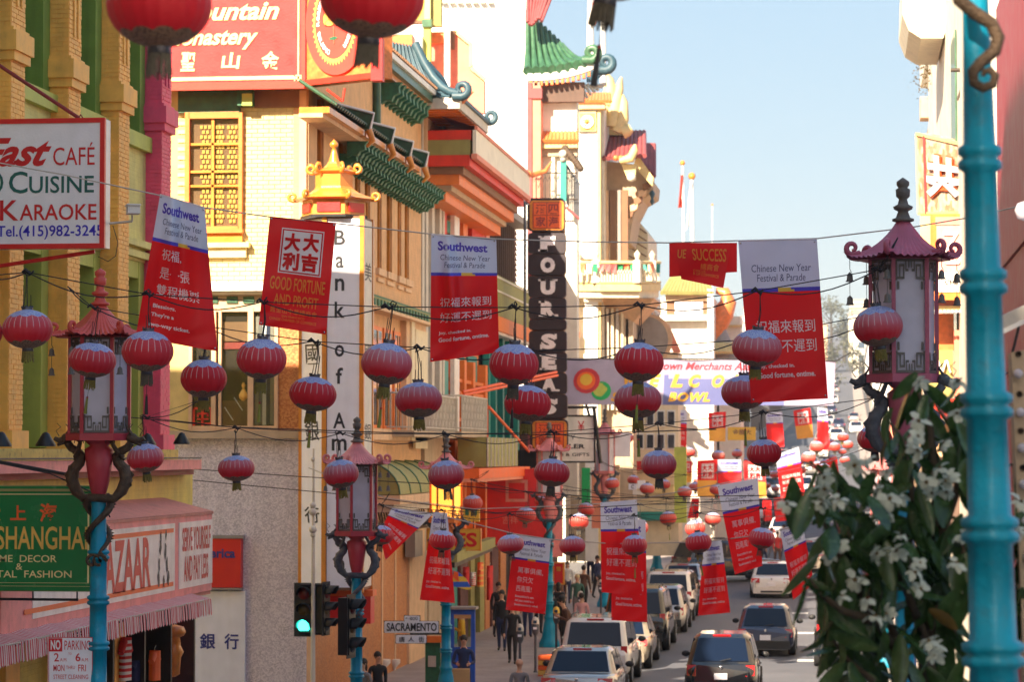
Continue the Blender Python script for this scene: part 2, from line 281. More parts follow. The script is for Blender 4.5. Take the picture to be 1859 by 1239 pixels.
# ---------------------------------------------------------------- palette
for nm, c, kw in [
    ('asphalt', (.09, .09, .1), dict(rough=.8, var=.2, scale=.8, bump=.3, bscale=60, dirt=.25)),
    ('asphalt_road', (.1, .105, .125), dict(rough=.75, var=.18, scale=.5, bump=.25, bscale=50, dirt=.2)),
    ('concrete', (.34, .29, .27), dict(rough=.85, var=.15, scale=1.2, bump=.3, dirt=.4)),
    ('kerb', (.3, .28, .26), dict(rough=.85, dirt=.4)),
    ('road_paint', (.7, .7, .68), dict(rough=.6, dirt=.3)),
    ('orange_brick', (.93, .49, .1), dict(rough=.6, streak=.3, dirt=.15)),
    ('green_dark', (.2, .32, .05), dict(rough=.6, streak=.3)),
    ('green_light', (.45, .5, .09), dict(rough=.6, streak=.2)),
    ('wall_lime', (.72, .66, .22), dict(rough=.7, streak=.3, brick='x')),
    ('pink_paint', (.82, .09, .18), dict(rough=.6, streak=.2, dirt=.1)),
    ('cornice_pink', (.88, .3, .28), dict(rough=.6, streak=.3, dirt=.25)),
    ('moss_ledge', (.6, .5, .14), dict(rough=.95, dirt=.8, bump=.6)),
    ('band_yellow', (.7, .55, .12), dict(rough=.7, streak=.35, brick='x')),
    ('dark_red', (.28, .03, .03), dict(rough=.6, dirt=.2)),
    ('hood_red', (.62, .24, .19), dict(rough=.7, streak=.3, dirt=.3)),
    ('sign_cream', (.86, .8, .74), dict(rough=.4, streak=.25, dirt=.12)),
    ('sign_white', (.84, .83, .9), dict(rough=.35, var=.05, streak=.12)),
    ('sign_red', (.68, .02, .02), dict(rough=.4, var=.05)),
    ('sign_red_text', (.6, .012, .02), dict(rough=.4, var=.03, bump=0)),
    ('sign_orange', (.85, .13, .02), dict(rough=.45, var=.08)),
    ('sign_green', (.004, .2, .05), dict(rough=.25, var=.08, bump=.03)),
    ('teal_text', (.01, .12, .11), dict(rough=.4, bump=0)),
    ('blue_text', (.03, .02, .5), dict(rough=.4, bump=0)),
    ('navy_text', (.03, .04, .25), dict(rough=.4, bump=0)),
    ('black_text', (.02, .02, .025), dict(rough=.5, bump=0)),
    ('black_metal', (.02, .02, .022), dict(rough=.45, metal=.3)),
    ('gold_text', (.8, .5, .1), dict(rough=.4, bump=0)),
    ('pale_gold', (.85, .72, .32), dict(rough=.4, bump=0)),
    ('gold_paint', (.7, .25, .03), dict(rough=.35, var=.15, dirt=.15, coat=.3)),
    ('white_text', (.78, .78, .8), dict(rough=.5, bump=0)),
    ('yellow_brick', (.78, .64, .3), dict(rough=.7, var=.1, scale=5, bump=.25, streak=.15)),
    ('yellow_mortar', (.66, .5, .2), dict(rough=.9)),
    ('peach_brick', (.68, .4, .2), dict(rough=.75, brick='x', streak=.25)),
    ('peach_plain', (.72, .47, .28), dict(rough=.75, streak=.25)),
    ('recess_brown', (.24, .12, .06), dict(rough=.7, streak=.3)),
    ('gravel_wall', (.58, .52, .58), dict(rough=.9, var=.1, bump=.8, bscale=45, speck=(38, (.85, .78, .82)), streak=.35)),
    ('orange_granite', (.42, .13, .035), dict(rough=.5, speck=(30, (.6, .25, .08)), bump=.2, streak=.2)),
    ('tile_green', (.03, .1, .05), dict(rough=.4, var=.25, scale=6, dirt=.3, coat=.2)),
    ('bracket_green', (.03, .14, .07), dict(rough=.6, var=.3, scale=8, dirt=.15)),
    ('tile_teal', (.035, .085, .115), dict(rough=.5, var=.2, streak=.3)),
    ('tile_jade', (.045, .13, .065), dict(rough=.4, var=.3, scale=4, coat=.3)),
    ('tile_orange', (.75, .2, .05), dict(rough=.45, var=.2, scale=6, coat=.2)),
    ('tile_maroon', (.3, .07, .07), dict(rough=.6, var=.2, streak=.3)),
    ('white_paint', (.8, .79, .76), dict(rough=.6, var=.05, streak=.15)),
    ('white_wall', (.85, .83, .78), dict(rough=.8, var=.04, streak=.05)),
    ('cream_wall', (.78, .68, .48), dict(rough=.7, var=.08, streak=.25)),
    ('cream_pale', (.8, .74, .62), dict(rough=.7, var=.08, streak=.2)),
    ('yellow_trim', (.72, .54, .24), dict(rough=.6, var=.12, dirt=.15)),
    ('grey_panel', (.32, .28, .25), dict(rough=.7, streak=.25)),
    ('grey_white', (.6, .54, .46), dict(rough=.6, streak=.3)),
    ('red_paint', (.68, .035, .015), dict(rough=.5, streak=.15)),
    ('salmon_paint', (.75, .25, .16), dict(rough=.6, streak=.2)),
    ('orange_paint', (.8, .2, .03), dict(rough=.5, streak=.15)),
    ('teal_paint', (.02, .26, .22), dict(rough=.5, streak=.2)),
    ('olive_paint', (.3, .28, .09), dict(rough=.7, streak=.3)),
    ('wood_dark', (.12, .05, .045), dict(rough=.8, var=.35, scale=6, bump=.4, streak=.3)),
    ('brown_wall', (.13, .08, .06), dict(rough=.8, streak=.3)),
    ('beige_wall', (.5, .38, .26), dict(rough=.8, streak=.3)),
    ('red_wall', (.3, .014, .035), dict(rough=.55, var=.08, streak=.2)),
    ('stone_lit', (.82, .74, .6), dict(rough=.8, var=.15, scale=2, streak=.5, dirt=.15)),
    ('rust_sign', (.62, .3, .16), dict(rough=.7, var=.3, dirt=.7, speck=(5, (.75, .62, .45)))),
    ('copper_dark', (.08, .06, .045), dict(rough=.6, metal=.4, var=.3, scale=10, bump=.5)),
    ('bronze', (.1, .065, .04), dict(rough=.55, metal=.35, var=.35, scale=14, bump=.9, bscale=70)),
    ('iron_grey', (.1, .11, .13), dict(rough=.6, metal=.3, var=.3, scale=14, bump=.8, bscale=60)),
    ('teal_pole', (.0, .25, .4), dict(rough=.45, var=.2, bump=.3, bscale=28, coat=.15, spec=.3, dirt=.3, streak=.2)),
    ('lamp_red', (.62, .08, .06), dict(rough=.45, var=.15, bump=.2, dirt=.15)),
    ('lamp_mauve', (.4, .09, .15), dict(rough=.45, var=.15, bump=.2, dirt=.2)),
    ('lamp_pink', (.65, .2, .2), dict(rough=.5, var=.15, bump=.2, dirt=.15)),
    ('lamp_frame', (.45, .04, .06), dict(rough=.4, var=.1)),
    ('milk_glass', (.75, .72, .8), dict(rough=.15, var=.08, scale=4, bump=.03, trans=.35)),
    ('lit_glass', (.9, .5, .1), dict(rough=.3, emit=((1, .35, .04), .35), bump=0)),
    ('fret_grey', (.13, .115, .1), dict(rough=.7, var=.3, bump=.5)),
    ('cable', (.015, .015, .02), dict(rough=.6)),
    ('cable_pale', (.5, .45, .4), dict(rough=.6)),
    ('bark', (.06, .045, .03), dict(rough=.9, bump=.8)),
    ('leaf', (.04, .09, .028), dict(rough=.25, var=.35, scale=12, bump=.1, trans=.2)),
    ('leaf_old', (.12, .075, .015), dict(rough=.5, var=.3, scale=12, trans=.25)),
    ('petal', (.58, .63, .55), dict(rough=.6, var=.12, scale=15, trans=.3)),
    ('foliage_far', (.08, .085, .05), dict(rough=.9, var=.5, scale=1)),
    ('awning_stripe', (.85, .72, .7), dict(rough=.8, stripe=((0, 1, 0), .11, (.7, .08, .1), .5), streak=.15, trans=.25)),
    ('blue_paint', (.02, .1, .5), dict(rough=.5)),
    ('paper_gold', (.8, .45, .08), dict(rough=.7)),
    ('rubber', (.015, .015, .016), dict(rough=.8)), ('rim', (.35, .36, .38), dict(rough=.3, metal=.8)),
    ('car_black', (.008, .009, .012), dict(rough=.25, var=.05, bump=0, coat=1)),
    ('car_silver', (.4, .38, .36), dict(rough=.3, metal=.6, var=.05, bump=0, coat=1)),
    ('car_white', (.72, .7, .68), dict(rough=.3, var=.04, bump=0, coat=1)),
    ('car_navy', (.02, .03, .08), dict(rough=.25, var=.05, bump=0, coat=1)),
    ('car_gold', (.42, .36, .28), dict(rough=.3, metal=.5, var=.05, bump=0, coat=1)),
    ('plastic_black', (.02, .02, .022), dict(rough=.6)),
    ('tail_red', (.45, .01, .012), dict(rough=.2, bump=0, coat=1)),
    ('chrome', (.6, .6, .62), dict(rough=.15, metal=1, bump=0)),
    ('skin', (.55, .3, .2), dict(rough=.55, var=.08, bump=.05)), ('hair', (.02, .014, .01), dict(rough=.6)), ('hair_blond', (.5, .38, .2), dict(rough=.6)),
    ('cloth_black', (.02, .02, .022), dict(rough=.9, var=.2)), ('cloth_brown', (.12, .06, .04), dict(rough=.9)), ('cloth_green', (.05, .12, .09), dict(rough=.9)),
    ('cloth_grey', (.2, .19, .2), dict(rough=.9)), ('cloth_yellow', (.75, .42, .03), dict(rough=.9)), ('cloth_pink', (.6, .3, .3), dict(rough=.9)),
    ('cloth_navy', (.03, .04, .1), dict(rough=.9)), ('cloth_white', (.7, .68, .66), dict(rough=.9)), ('cloth_red', (.6, .03, .03), dict(rough=.8)),
    ('cardboard', (.55, .32, .14), dict(rough=.9)),
    ('rainbow', (.7, .5, .05), dict(rough=.8, stripe=((0, 0, 1), .3, (.03, .12, .6), .5))),
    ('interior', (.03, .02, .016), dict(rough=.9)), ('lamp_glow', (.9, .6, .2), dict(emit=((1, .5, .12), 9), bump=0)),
    ('signal_green', (.02, .6, .5), dict(emit=((.03, .9, .62), 1.6), bump=0)), ('signal_dim_red', (.12, .01, .01), dict(rough=.3)), ('signal_dim_amber', (.1, .06, .01), dict(rough=.3)),
    ('jade_banner', (.02, .4, .12), dict(rough=.8)), ('flag_white', (.75, .75, .78), dict(rough=.8, trans=.3)), ('flag_red', (.6, .06, .03), dict(rough=.8, trans=.3)),
]: mat(nm, c, **kw)
glass('glass_dark'); glass('glass_blue', (.05, .08, .12), .04); glass('car_glass', (.006, .012, .03), .08); MT['car_glass'].node_tree.nodes['Principled BSDF'].inputs['Specular IOR Level'].default_value = .3; clear_glass('glass_clear')

# ---------------------------------------------------------------- ground, road, pavements
YS = [-60, -30, 0, 6, 13, 20, 30, 36, 40, 45, 48, 51, 56.5, 62, 80, 112, 130, 145, 160, 200, 250, 320, 400, 500, 600, 750, 900, 1150, 1500, 3000]
def strip(mb, x0, x1, y0, y1, dz, m, side=0):
    ys = [y0] + [y for y in YS if y0 < y < y1] + [y1]
    for a, b in zip(ys, ys[1:]):
        za, zb = G(a) + dz, G(b) + dz
        mb.add([(x0, a, za), (x1, a, za), (x1, b, zb), (x0, b, zb)], [(0, 1, 2, 3)], m)
        if side:
            for x in (x0, x1): mb.add([(x, a, za - side), (x, a, za), (x, b, zb), (x, b, zb - side)], [(0, 1, 2, 3)], m)
g = MB(); strip(g, -600, 600, -60, 3000, 0, 'asphalt'); g.build('ground', kind='structure', local=True)
g = MB(); strip(g, -9.1, 1.1, -60, 1150, .006, 'asphalt_road'); g.build('road', kind='structure', local=True)
for nm, a, b, y0, y1 in (('pavement', -12.4, -9.1, -60, 50.6), ('pavement', .1, 2.9, -60, 50.6), ('pavement', -12.4, -7.9, 62.6, 900), ('pavement', 1.1, 2.9, 62.6, 900)):
    if 1:
        g = MB(); strip(g, a, b, y0, y1, .13, 'concrete', .15); g.build(nm, kind='structure', local=True)
        k = MB(); xk = b if a < -5 else a; strip(k, xk - .08, xk + .08, y0, y1, .134, 'kerb', .16); k.build('kerb', kind='structure', local=True)
g = MB()
for i in range(7): g.box((-8.6 + i * 1.3, 49.4, .012), (-8.0 + i * 1.3, 51.4, .016), 'road_paint')
for x, Y in ((1461, 92.5), (1466, 80.2), (1452, 104)): q = PY(x, 1150, Y); g.box((q.x - .3, Y, .012), (q.x + .3, Y + .8, .016), 'road_paint')
for Y in (69, 75.4, 81.8, 88.2): g.box((-9.0, Y, .012), (-7.0, Y + .12, .016), 'road_paint')
g.build('road_markings', kind='structure', local=True)

def bricks(parent, o, U, V, N, w, h, mname, gap=.012, proud=.012, skip=None, seed=1, limit=300, joined=False, depth=.02):
    """one brick per object on the plane o + U, V (V up) as far as the limit allows, the rest joined"""
    rnd = random.Random(seed); o, U, V, N = Vector(o), Vector(U), Vector(V), Vector(N).normalized()
    lu, lv = U.length, V.length; u, v = U / lu, V / lv
    bw, bh = w - gap, h - gap
    me = None; rest = MB(); cnt = 0
    for r in range(int(lv / h)):
        x = -(r % 2) * w / 2
        while x < lu - .01:
            a, b = max(0, x), min(lu, x + bw)
            c = ((a + b) / 2, (r + .5) * h); x += w
            if b - a < .04 or (skip and skip(c[0], c[1])): continue
            q = o + u * c[0] + v * c[1] + N * (proud + rnd.uniform(-.003, .004))
            pts = [q + u * su * (b - a) / 2 + v * sv * bh / 2 for su, sv in ((-1, -1), (1, -1), (1, 1), (-1, 1))]
            if not joined and cnt < limit:
                if me is None:
                    t = MB(); z = [u * su * bw / 2 + v * sv * bh / 2 for su, sv in ((-1, -1), (1, -1), (1, 1), (-1, 1))]; t.prism([p - N * depth for p in z], N * depth, mname); me = t.mesh('brick')
                k = bpy.data.objects.new('brick', me); COL.objects.link(k); k.parent = parent
                k.location = q - wloc(parent)
                sc = (b - a) / bw; k.scale = (abs(u.x) * sc + (1 - abs(u.x)), abs(u.y) * sc + (1 - abs(u.y)), 1); cnt += 1
            else: rest.prism([p - N * depth for p in pts], N * depth, mname)
    if rest.v: rest.build('brickwork', parent, kind='stuff')

# ---------------------------------------------------------------- near brick building on the left
XP, XW = -12.3, -12.6
YE = YX(386, -11.3)
nb = thing('brick_building', 'orange, green and pink painted brick building beside the cafe sign', 'building', (-12.6, 44, G(44)))
m = MB()
PY0 = [39.5 - 3.05 * k for k in range(1, 3)] + [39.5, 42.55, 45.6, 48.55]
m.box((-30, 33, -1), (XW - .6, 49.3, 17), 'wall_lime'); m.build('wall', nb)
PYS = sorted(PY0)
m = MB()
for a, b in zip([32.2] + [y + .7 for y in PYS], PYS + [49.3]):
    if b - a < .3: continue
    for z0, z1 in ((9.45, 11.7), (15.2, 17)):
        m = MB(); m.box((XW - .6, a, z0), (XW, b, z1), 'wall_lime'); m.build('spandrel', nb)
    m = MB(); m.box((XW - .6, a, -1), (XW, b, 6.0), 'band_yellow'); m.build('spandrel', nb)
for a, b in zip([y + .7 for y in PYS], PYS[1:]):
    for (z0, z1, mt) in ((6.1, 9.45, 'green_light'), (11.7, 15.2, 'green_dark')):
        w = MB(); w.box((XW - .6, b - .38, z0), (XW - .02, b - .01, z1), mt); w.box((XW - .6, a + .01, z0), (XW - .02, a + .3, z1), mt)
        w.box((XW - .6, a + .3, z1 - .3), (XW - .03, b - .38, z1), mt); fr = w.build('window_surround', nb)
        w = MB(); zm = (z0 + z1) / 2
        for y in (a + .32, (a + b) / 2 - .05, b - .44): w.box((XW - .5, y, z0), (XW - .38, y + .06, z1 - .3), 'black_metal')
        for z in (z0, zm, z1 - .36): w.box((XW - .5, a + .3, z), (XW - .37, b - .38, z + .07), 'black_metal')
        fw = w.build('window', nb)
        for z, zz in ((z0 + .07, zm), (zm + .07, z1 - .36)): w = MB(); w.box((XW - .46, a + .3, z), (XW - .44, b - .38, zz), 'glass_dark'); w.build('pane', fw)
    w = MB(); w.box((XW - .3, a + .01, 11.45), (XW + .12, b - .01, 11.72), 'green_light'); w.build('window_sill', nb); w = MB(); w.box((XW - .3, a + .01, 9.5), (XW + .1, b - .01, 9.62), 'wall_lime'); w.build('string_course', nb); w = MB(); w.box((XW - .3, a + .01, 9.68), (XW + .16, b - .01, 9.8), 'wall_lime'); w.build('window_sill', nb)
for i, y in enumerate(PYS):
    mt = 'pink_paint' if i == 5 else 'orange_brick'
    p = MB(); p.box((XW - .6, y, -1), (XP - .02, y + .7, 17), mt); po = p.build('pillar', nb)
    c = MB(); c.box((XW - .5, y - .06, 11.86), (XP + .06, y + .76, 12.0), mt); c.box((XW - .5, y - .11, 12.0), (XP + .1, y + .81, 12.3), mt); c.box((XW - .5, y - .05, 12.3), (XP + .04, y + .75, 12.36), mt)
    c.build('capital', po)
    c = MB(); c.box((XW - .5, y - .07, 5.95), (XP + .07, y + .77, 6.35), mt); c.build('plinth', po)
    c = MB(); c.box((XP, y + .22, 12.7), (XP + .02, y + .3, 15), mt); c.box((XP, y + .44, 12.7), (XP + .02, y + .52, 15), mt); c.build('fluting', po)
    if y > 38:
        bricks(po, (XP - .018, y, 6.36), (0, .7, 0), (0, 0, 9), (1, 0, 0), .233, .075, mt, seed=i, joined=True)
        bricks(po, (XW, y + .002, 6.36), (XP - XW - .02, 0, 0), (0, 0, 9), (0, -1, 0), .2, .075, mt, seed=i + 9, joined=True)
m = MB(); m.box((XW - .2, 32.5, 5.9), (XP + .12, 49.4, 6.08), 'moss_ledge'); m.build('ledge', nb)
m = MB(); m.box((XW, 32.5, 5.72), (-11.86, YX(366, -11.86), 5.895), 'cornice_pink'); m.box((XW, 32.5, 5.62), (-12.02, YX(352, -12.02), 5.72), 'dark_red'); m.build('cornice', nb)
m = MB(); m.box((XW, 32.5, 5.0), (-12.2, YX(350, -12.2), 5.62), 'band_yellow'); m.build('band', nb)
m = MB(); m.add([(-12.2, 32.5, 5.22), (-12.2, YE, 5.22), (-11.28, YE, 4.98), (-11.28, 32.5, 4.98)], [(0, 1, 2, 3)], 'hood_red')
m.box((-12.2, 32.5, 4.93), (-11.28, YE, 4.975), 'hood_red'); m.box((-12.19, 32.5, 3.5), (-11.33, YE, 3.56), 'hood_red'); m.build('hood', nb)
# fascia sign
fs = thing('shop_fascia_sign', 'long faded red and cream bazaar fascia sign above the striped awning', 'sign', (-11.5, 44, 3.56))
sx = flat((-11.3, 36, 4.93), (0, 13, 0), (0, 0, -1.37), (1, 0, 0))
m = MB(); m.box((-12.1, 36, 3.57), (-11.3, (YE - .03), 4.93), 'cornice_pink'); m.build('box', fs)
def sy(px): return (YX(px, -11.3) - 36) / 13
m = MB()
for a, b in ((sy(60), sy(317)), (sy(325), sy(385))): m.box((-11.3, 36 + a * 13, 3.7), (-11.285, 36 + b * 13, 4.83), 'sign_cream')
m.build('panel', fs)
m = MB()
for z in (3.78, 4.68): m.box((-11.285, 37, z), (-11.28, YX(314, -11.3), z + .07), 'sign_orange')
write(m, 'BAZAAR', sx, sy(176), .2, sy(273), .8, 'sign_red_text', bold=.03, lift=.02)
write(m, 'SERVE YOURSELF', sx, sy(330), .14, sy(381), .44, 'sign_red_text', bold=.02, lift=.02)
write(m, 'AND PAY LESS', sx, sy(333), .5, sy(377), .82, 'sign_red_text', bold=.02, lift=.02)
for i, (u, v, r) in enumerate(((291, .22, .1), (300, .2, .09), (290, .35, .12), (299, .4, .13), (288, .55, .1), (302, .56, .12), (287, .72, .13), (296, .76, .1), (304, .73, .12))):
    n = 9; pts = [sx(sy(u) + r * .035 * math.cos(q * 2 * math.pi / n) * (1 + .5 * math.sin(3 * q + i)), v + r * .8 * math.sin(q * 2 * math.pi / n), .02 + .001 * i) for q in range(n)]
    m.add(pts, [tuple(range(n))], 'black_text' if i % 3 else 'fret_grey')
m.build('lettering', fs)
# striped awning
aw = thing('striped_awning', 'red and white striped awning with scalloped valance over the shop window', 'awning', (-11.4, 42, 3.4))
for y0, y1 in ((33, YX(218, -10.95)), (YX(219, -10.95), YX(383, -10.95))):
    m = MB(); n = int((y1 - y0) / .3)
    m.grid(lambda u, v: (-11.9 + .95 * v, y0 + (y1 - y0) * u, 3.78 - .28 * v - .03 * math.sin(math.pi * v) + .012 * math.sin(u * 40)), n, 4, 'awning_stripe')
    k = int((y1 - y0) / .15); 
    for i in range(k):
        a, b = y0 + (y1 - y0) * i / k, y0 + (y1 - y0) * (i + 1) / k; c = (a + b) / 2; x = -10.95 + .02 * math.sin(i * .7)
        m.add([(x, a, 3.5), (x, b, 3.5), (x + .02, b, 3.25), (x + .02, c, 3.215), (x + .02, a, 3.25)], [(0, 1, 2, 3, 4)], 'awning_stripe')
    m.build('canopy', aw)
m = MB(); m.tube([(-10.97, 33, 3.49), (-10.97, YX(383, -10.95), 3.49)], .018, 'grey_white', 6)
for y in (36, 40, 41.6, 45.6): m.tube([(-12.1, y, 3.1), (-10.98, y, 3.47)], .015, 'black_metal', 6)
m.build('frame', aw)
# shop window under the awning
sw = thing('shop_window', 'dark open shop front with clothes hanging below the striped awning', 'shop front', (-12.3, 46, G(46)))
m = MB(); m.box((-13.2, 36, 0), (-12.9, 49.2, 3.5), 'wood_dark'); m.build('back_wall', sw)
for px in (205, 262, 310, 352): m = MB(); Y = YX(px, -12.1); m.box((-12.9, Y, 0), (-12.08, Y + .1, 3.5), 'black_metal'); m.build('post', sw)
m = MB(); m.box((-12.9, 36, 3.4), (-12.1, 49.25, 3.5), 'dark_red'); m.build('lintel', sw)
def garment(px, y0, y1, w, mats, label, cat='garment', X=-12.25, grp=None):
    t0, b0 = PX(px, y0, X), PX(px, y1, X); h = t0.z - b0.z; Y = t0.y
    m = MB(); N = 14
    def fn(u, v):
        a = u * 2 * math.pi; ww = w * (.42 + .58 * min(1, v * 4)) * (1 if v < .3 else .8 + .3 * v)
        return (X + .09 * math.sin(a) * (1 + .2 * math.sin(5 * a)), Y + ww / 2 * math.cos(a), t0.z - v * h)
    m.grid(fn, 16, N, lambda u, v: mats[int(v * N) % len(mats)])
    for s in (-1, 1): m.tube([(X, Y + s * w * .25, t0.z - .06), (X, Y + s * w * .72, t0.z - h * .35)], [.07, .055], mats[0], 7)
    m.tube([(X, Y, t0.z - .02), (X, Y, t0.z + .05), (X + .02, Y + .02, t0.z + .09)], .006, 'chrome', 5)
    return m.build('hanging_garment', label=label, cat=cat, group=grp)
garment(228, 1158, 1236, .42, ['cloth_red', 'cloth_white'], 'red and white striped top hanging in the shop front')
garment(281, 1182, 1236, .34, ['sign_orange'], 'orange dress hanging in the shop front')
garment(245, 1200, 1238, .3, ['cloth_navy'], 'dark blue garment hanging beside the striped top')
t = thing('hanging_ornament', 'golden lantern shaped ornament hanging at the shop door', 'ornament', PX(314, 1239, -12.25))
m = MB(); c = PX(314, 1185, -12.25); m.lathe([(.05, .5), (.2, .46), (.24, .36), (.2, .3), (.13, .27), (.15, .1), (.2, 0), (.15, -.1), (.13, -.4), (.05, -.45)][::-1], 'gold_paint', 14, c); m.build('body', t)

# cafe sign
YC = 38.6
def sgn(px0, y0, px1, y1, Y):
    a, b, c = PY(px0, y0, Y), PY(px1, y0, Y), PY(px0, y1, Y); b.z = a.z; c.x = a.x
    return flat(a, b - a, c - a, (0, -1, 0)), a, b, c
cs = thing('cafe_sign', 'white cafe and karaoke sign in a red frame on the orange building', 'sign', (-11.4, YC, 8.8))
sf, a, b, c = sgn(-80, 219, 190, 452, YC)
m = MB(); m.box((a.x, YC, c.z), (b.x, YC + .32, a.z), 'sign_cream'); m.build('box', cs)
fx = lambda px: (px + 80) / 270; fy = lambda y: (y - 219) / 233
m = MB(); t = .06
for q in (((a.x - .01, YC - .03, a.z - t), (b.x + .01, YC + .05, a.z + .01)), ((a.x - .01, YC - .03, c.z - .01), (b.x + .01, YC + .05, c.z + t)), ((b.x - t, YC - .028, c.z + t), (b.x + .01, YC + .05, a.z - t)), ((a.x - .01, YC - .028, c.z + t), (a.x + t, YC + .05, a.z - t))): m.box(*q, 'sign_red')
m.build('frame', cs)
m = MB(); m.box((a.x + t, YC - .012, c.z + t), (b.x - t, YC, a.z - t), 'sign_white'); m.build('face', cs)
m = MB()
for s, x0, y0, x1, y1, mt, bo, sh in (('East', -36, 252, 95, 304, 'sign_red_text', .03, .5), ('CAFÉ', 98, 262, 173, 303, 'sign_red_text', 0, 0), ('D', -18, 313, 8, 353, 'teal_text', .01, 0), ('C', 18, 313, 52, 353, 'teal_text', .01, 0), ('UISINE', 55, 322, 172, 353, 'teal_text', .01, 0),
    ('K', 2, 365, 36, 402, 'sign_red_text', .01, 0), ('ARAOKE', 38, 373, 177, 402, 'sign_red_text', .01, 0), ('Tel.(415)982-3245', -3, 411, 188, 437, 'blue_text', .012, 0)):
    write(m, s, sf, fx(x0), fy(y0), fx(x1), fy(y1), mt, bold=bo, shear=sh, lift=.018)
m.build('lettering', cs)
m = MB(); e = PY(143, 214, YC + .1); m.tube([PY(-120, 40, YC + .1), e], .03, 'dark_red', 6)
for i in range(46): p = PY(-120, 40, YC + .1).lerp(e, i / 46); m.ball(p, .04, 'dark_red', 6, 3, (1, .8, .6))
m.tube([e, e + Vector((.03, 0, .05)), e + Vector((.06, 0, 0)), e + Vector((.02, 0, -.06))], .012, 'dark_red', 6); m.build('stay', cs)
m = MB(); m.tube([PY(-60, 492, YC + .2), PY(172, 457, YC + .2)], .03, 'sign_red', 8); m.build('brace', cs)
# camera on an arm
cc = thing('security_camera', 'white box security camera on an arm beside the cafe sign', 'camera', PY(200, 405, YC + .3))
m = MB(); m.tube([PY(198, 406, YC + .3), PY(240, 402, YC + .3)], .018, 'grey_white', 8); m.tube([PY(240, 402, YC + .3), PY(240, 390, YC + .3)], .014, 'grey_white', 8); m.build('arm', cc)
c = PY(241, 381, YC + .2); m = MB(); m.box(c - Vector((.09, .12, .06)), c + Vector((.09, .16, .06)), 'white_paint', .35); m.box(c - Vector((.1, .16, -.055)), c + Vector((.1, .18, .075)), 'white_paint', .35); m.build('housing', cc)
m = MB(); m.box(c - Vector((.06, .13, .045)), c + Vector((.045, -.1, .04)), 'glass_dark', .35); m.build('lens', cc)
m = MB(); m.tube([PY(205, 410, YC + .3), PY(214, 440, YC + .3), PY(210, 465, YC + .3), PY(196, 475, YC + .3), PY(178, 466, YC + .3)], .006, 'cable', 5); m.build('cable', cc)

# shanghai sign
YH = 35.6
ss = thing('shop_sign', 'dark green sign with gold Shanghai lettering over the pavement', 'sign', (-11.4, YH, 4))
sf, a, b, c = sgn(-75, 882, 172, 1074, YH); fx = lambda px: (px + 75) / 247; fy = lambda y: (y - 882) / 192
m = MB(); m.box((a.x, YH, c.z), (b.x, YH + .25, a.z), 'olive_paint'); m.build('box', ss)
m = MB(); m.box((a.x, YH - .012, c.z + .01), (b.x - .005, YH, a.z - .01), 'sign_green'); m.build('face', ss)
m = MB()
def rule(x0, y0, x1, y1, mt): 
    p, q = PY(x0, y0, YH), PY(x1, y1, YH); m.box((p.x, YH - .02, q.z), (q.x, YH - .013, p.z), mt)
rule(-75, 888, 170, 893, 'olive_paint'); rule(-75, 897, 162, 899, 'pale_gold'); rule(-75, 1058, 162, 1060, 'pale_gold'); rule(160, 898, 162, 1059, 'pale_gold'); rule(-75, 1064, 170, 1066, 'pale_gold'); rule(168, 890, 170, 1065, 'pale_gold')
for s, x0, y0, x1, y1, mt, bo in (('大', -30, 916, 3, 948, 'sign_orange', .03), ('上', 20, 918, 49, 945, 'sign_orange', .03), ('海', 73, 914, 105, 948, 'sign_orange', .03), ('SHANGHAI', -4, 956, 160, 998, 'gold_text', .015), ('HOME  DECOR', -30, 1008, 105, 1021, 'pale_gold', .01), ('&', 31, 1023, 43, 1035, 'pale_gold', .01), ('ORIENTAL  FASHION', -66, 1036, 132, 1049, 'pale_gold', .01)):
    write(m, s, sf, fx(x0), fy(y0), fx(x1), fy(y1), mt, bold=bo, lift=.02, shear=0)
m.build('lettering', ss)
m = MB(); m.tube([PY(-60, 828, YH + .1), PY(143, 866, YH + .1)], .022, 'black_metal', 8); m.tube([PY(-60, 1088, YH + .1), PY(142, 1090, YH + .1)], .018, 'black_metal', 8)
for px in (-40, 60, 140): m.tube([PY(px, 1072, YH + .1), PY(px, 1090, YH + .1)], .012, 'black_metal', 6)
m.build('bracket', ss)
# flood lights along the cornice
m = MB(); m.tube([(-11.8, 37, 5.93), (-11.8, 49.6, 5.93)], .014, 'black_metal', 6)
rail = m.build('light_rail', label='thin black conduit along the pink cornice', cat='conduit')
fl0 = None
for i, (px, py) in enumerate(((2, 800), (83, 800), (268, 800), (330, 798))):
    p = PX(px, py, -11.72)
    if fl0 is None:
        m = MB(); m.lathe([(.15, -.09), (.15, -.06), (.08, .05), (.05, .1), (.02, .12)], 'black_metal', 14); m.tube([(0, 0, .02), (-.1, .05, -.05), (-.1, .2, -.05)], .015, 'black_metal', 6)
        fl0 = m.build('flood_light', local=True); fl0.location = p
        tag(fl0, 'black cone floodlight on the pink cornice at the left picture edge', 'floodlight', 'floodlights along the pink cornice')
    else:
        tag(copy_tree(fl0, p), ('black cone floodlight on the pink cornice left of the dragon lamp', 'black cone floodlight just right of the dragon lamp', 'black cone floodlight on the pink cornice next to the pink pillar')[i - 1])

t = thing('bounce_building', 'pale unseen building added behind the camera on the right to bounce sunlight', 'building', (3, -20, 5)); m = MB(); m.box((2.95, -60, 0), (14, 11, 21), 'white_paint'); m.build('wall', t)  # unseen building added to bounce warm sunlight onto the left fronts
for y in range(-50, 10, 6):
    for z in (9, 13, 17): m = MB(); m.box((2.9, y, z), (2.96, y + 1.5, z + 2), 'glass_dark'); m.build('window', t)
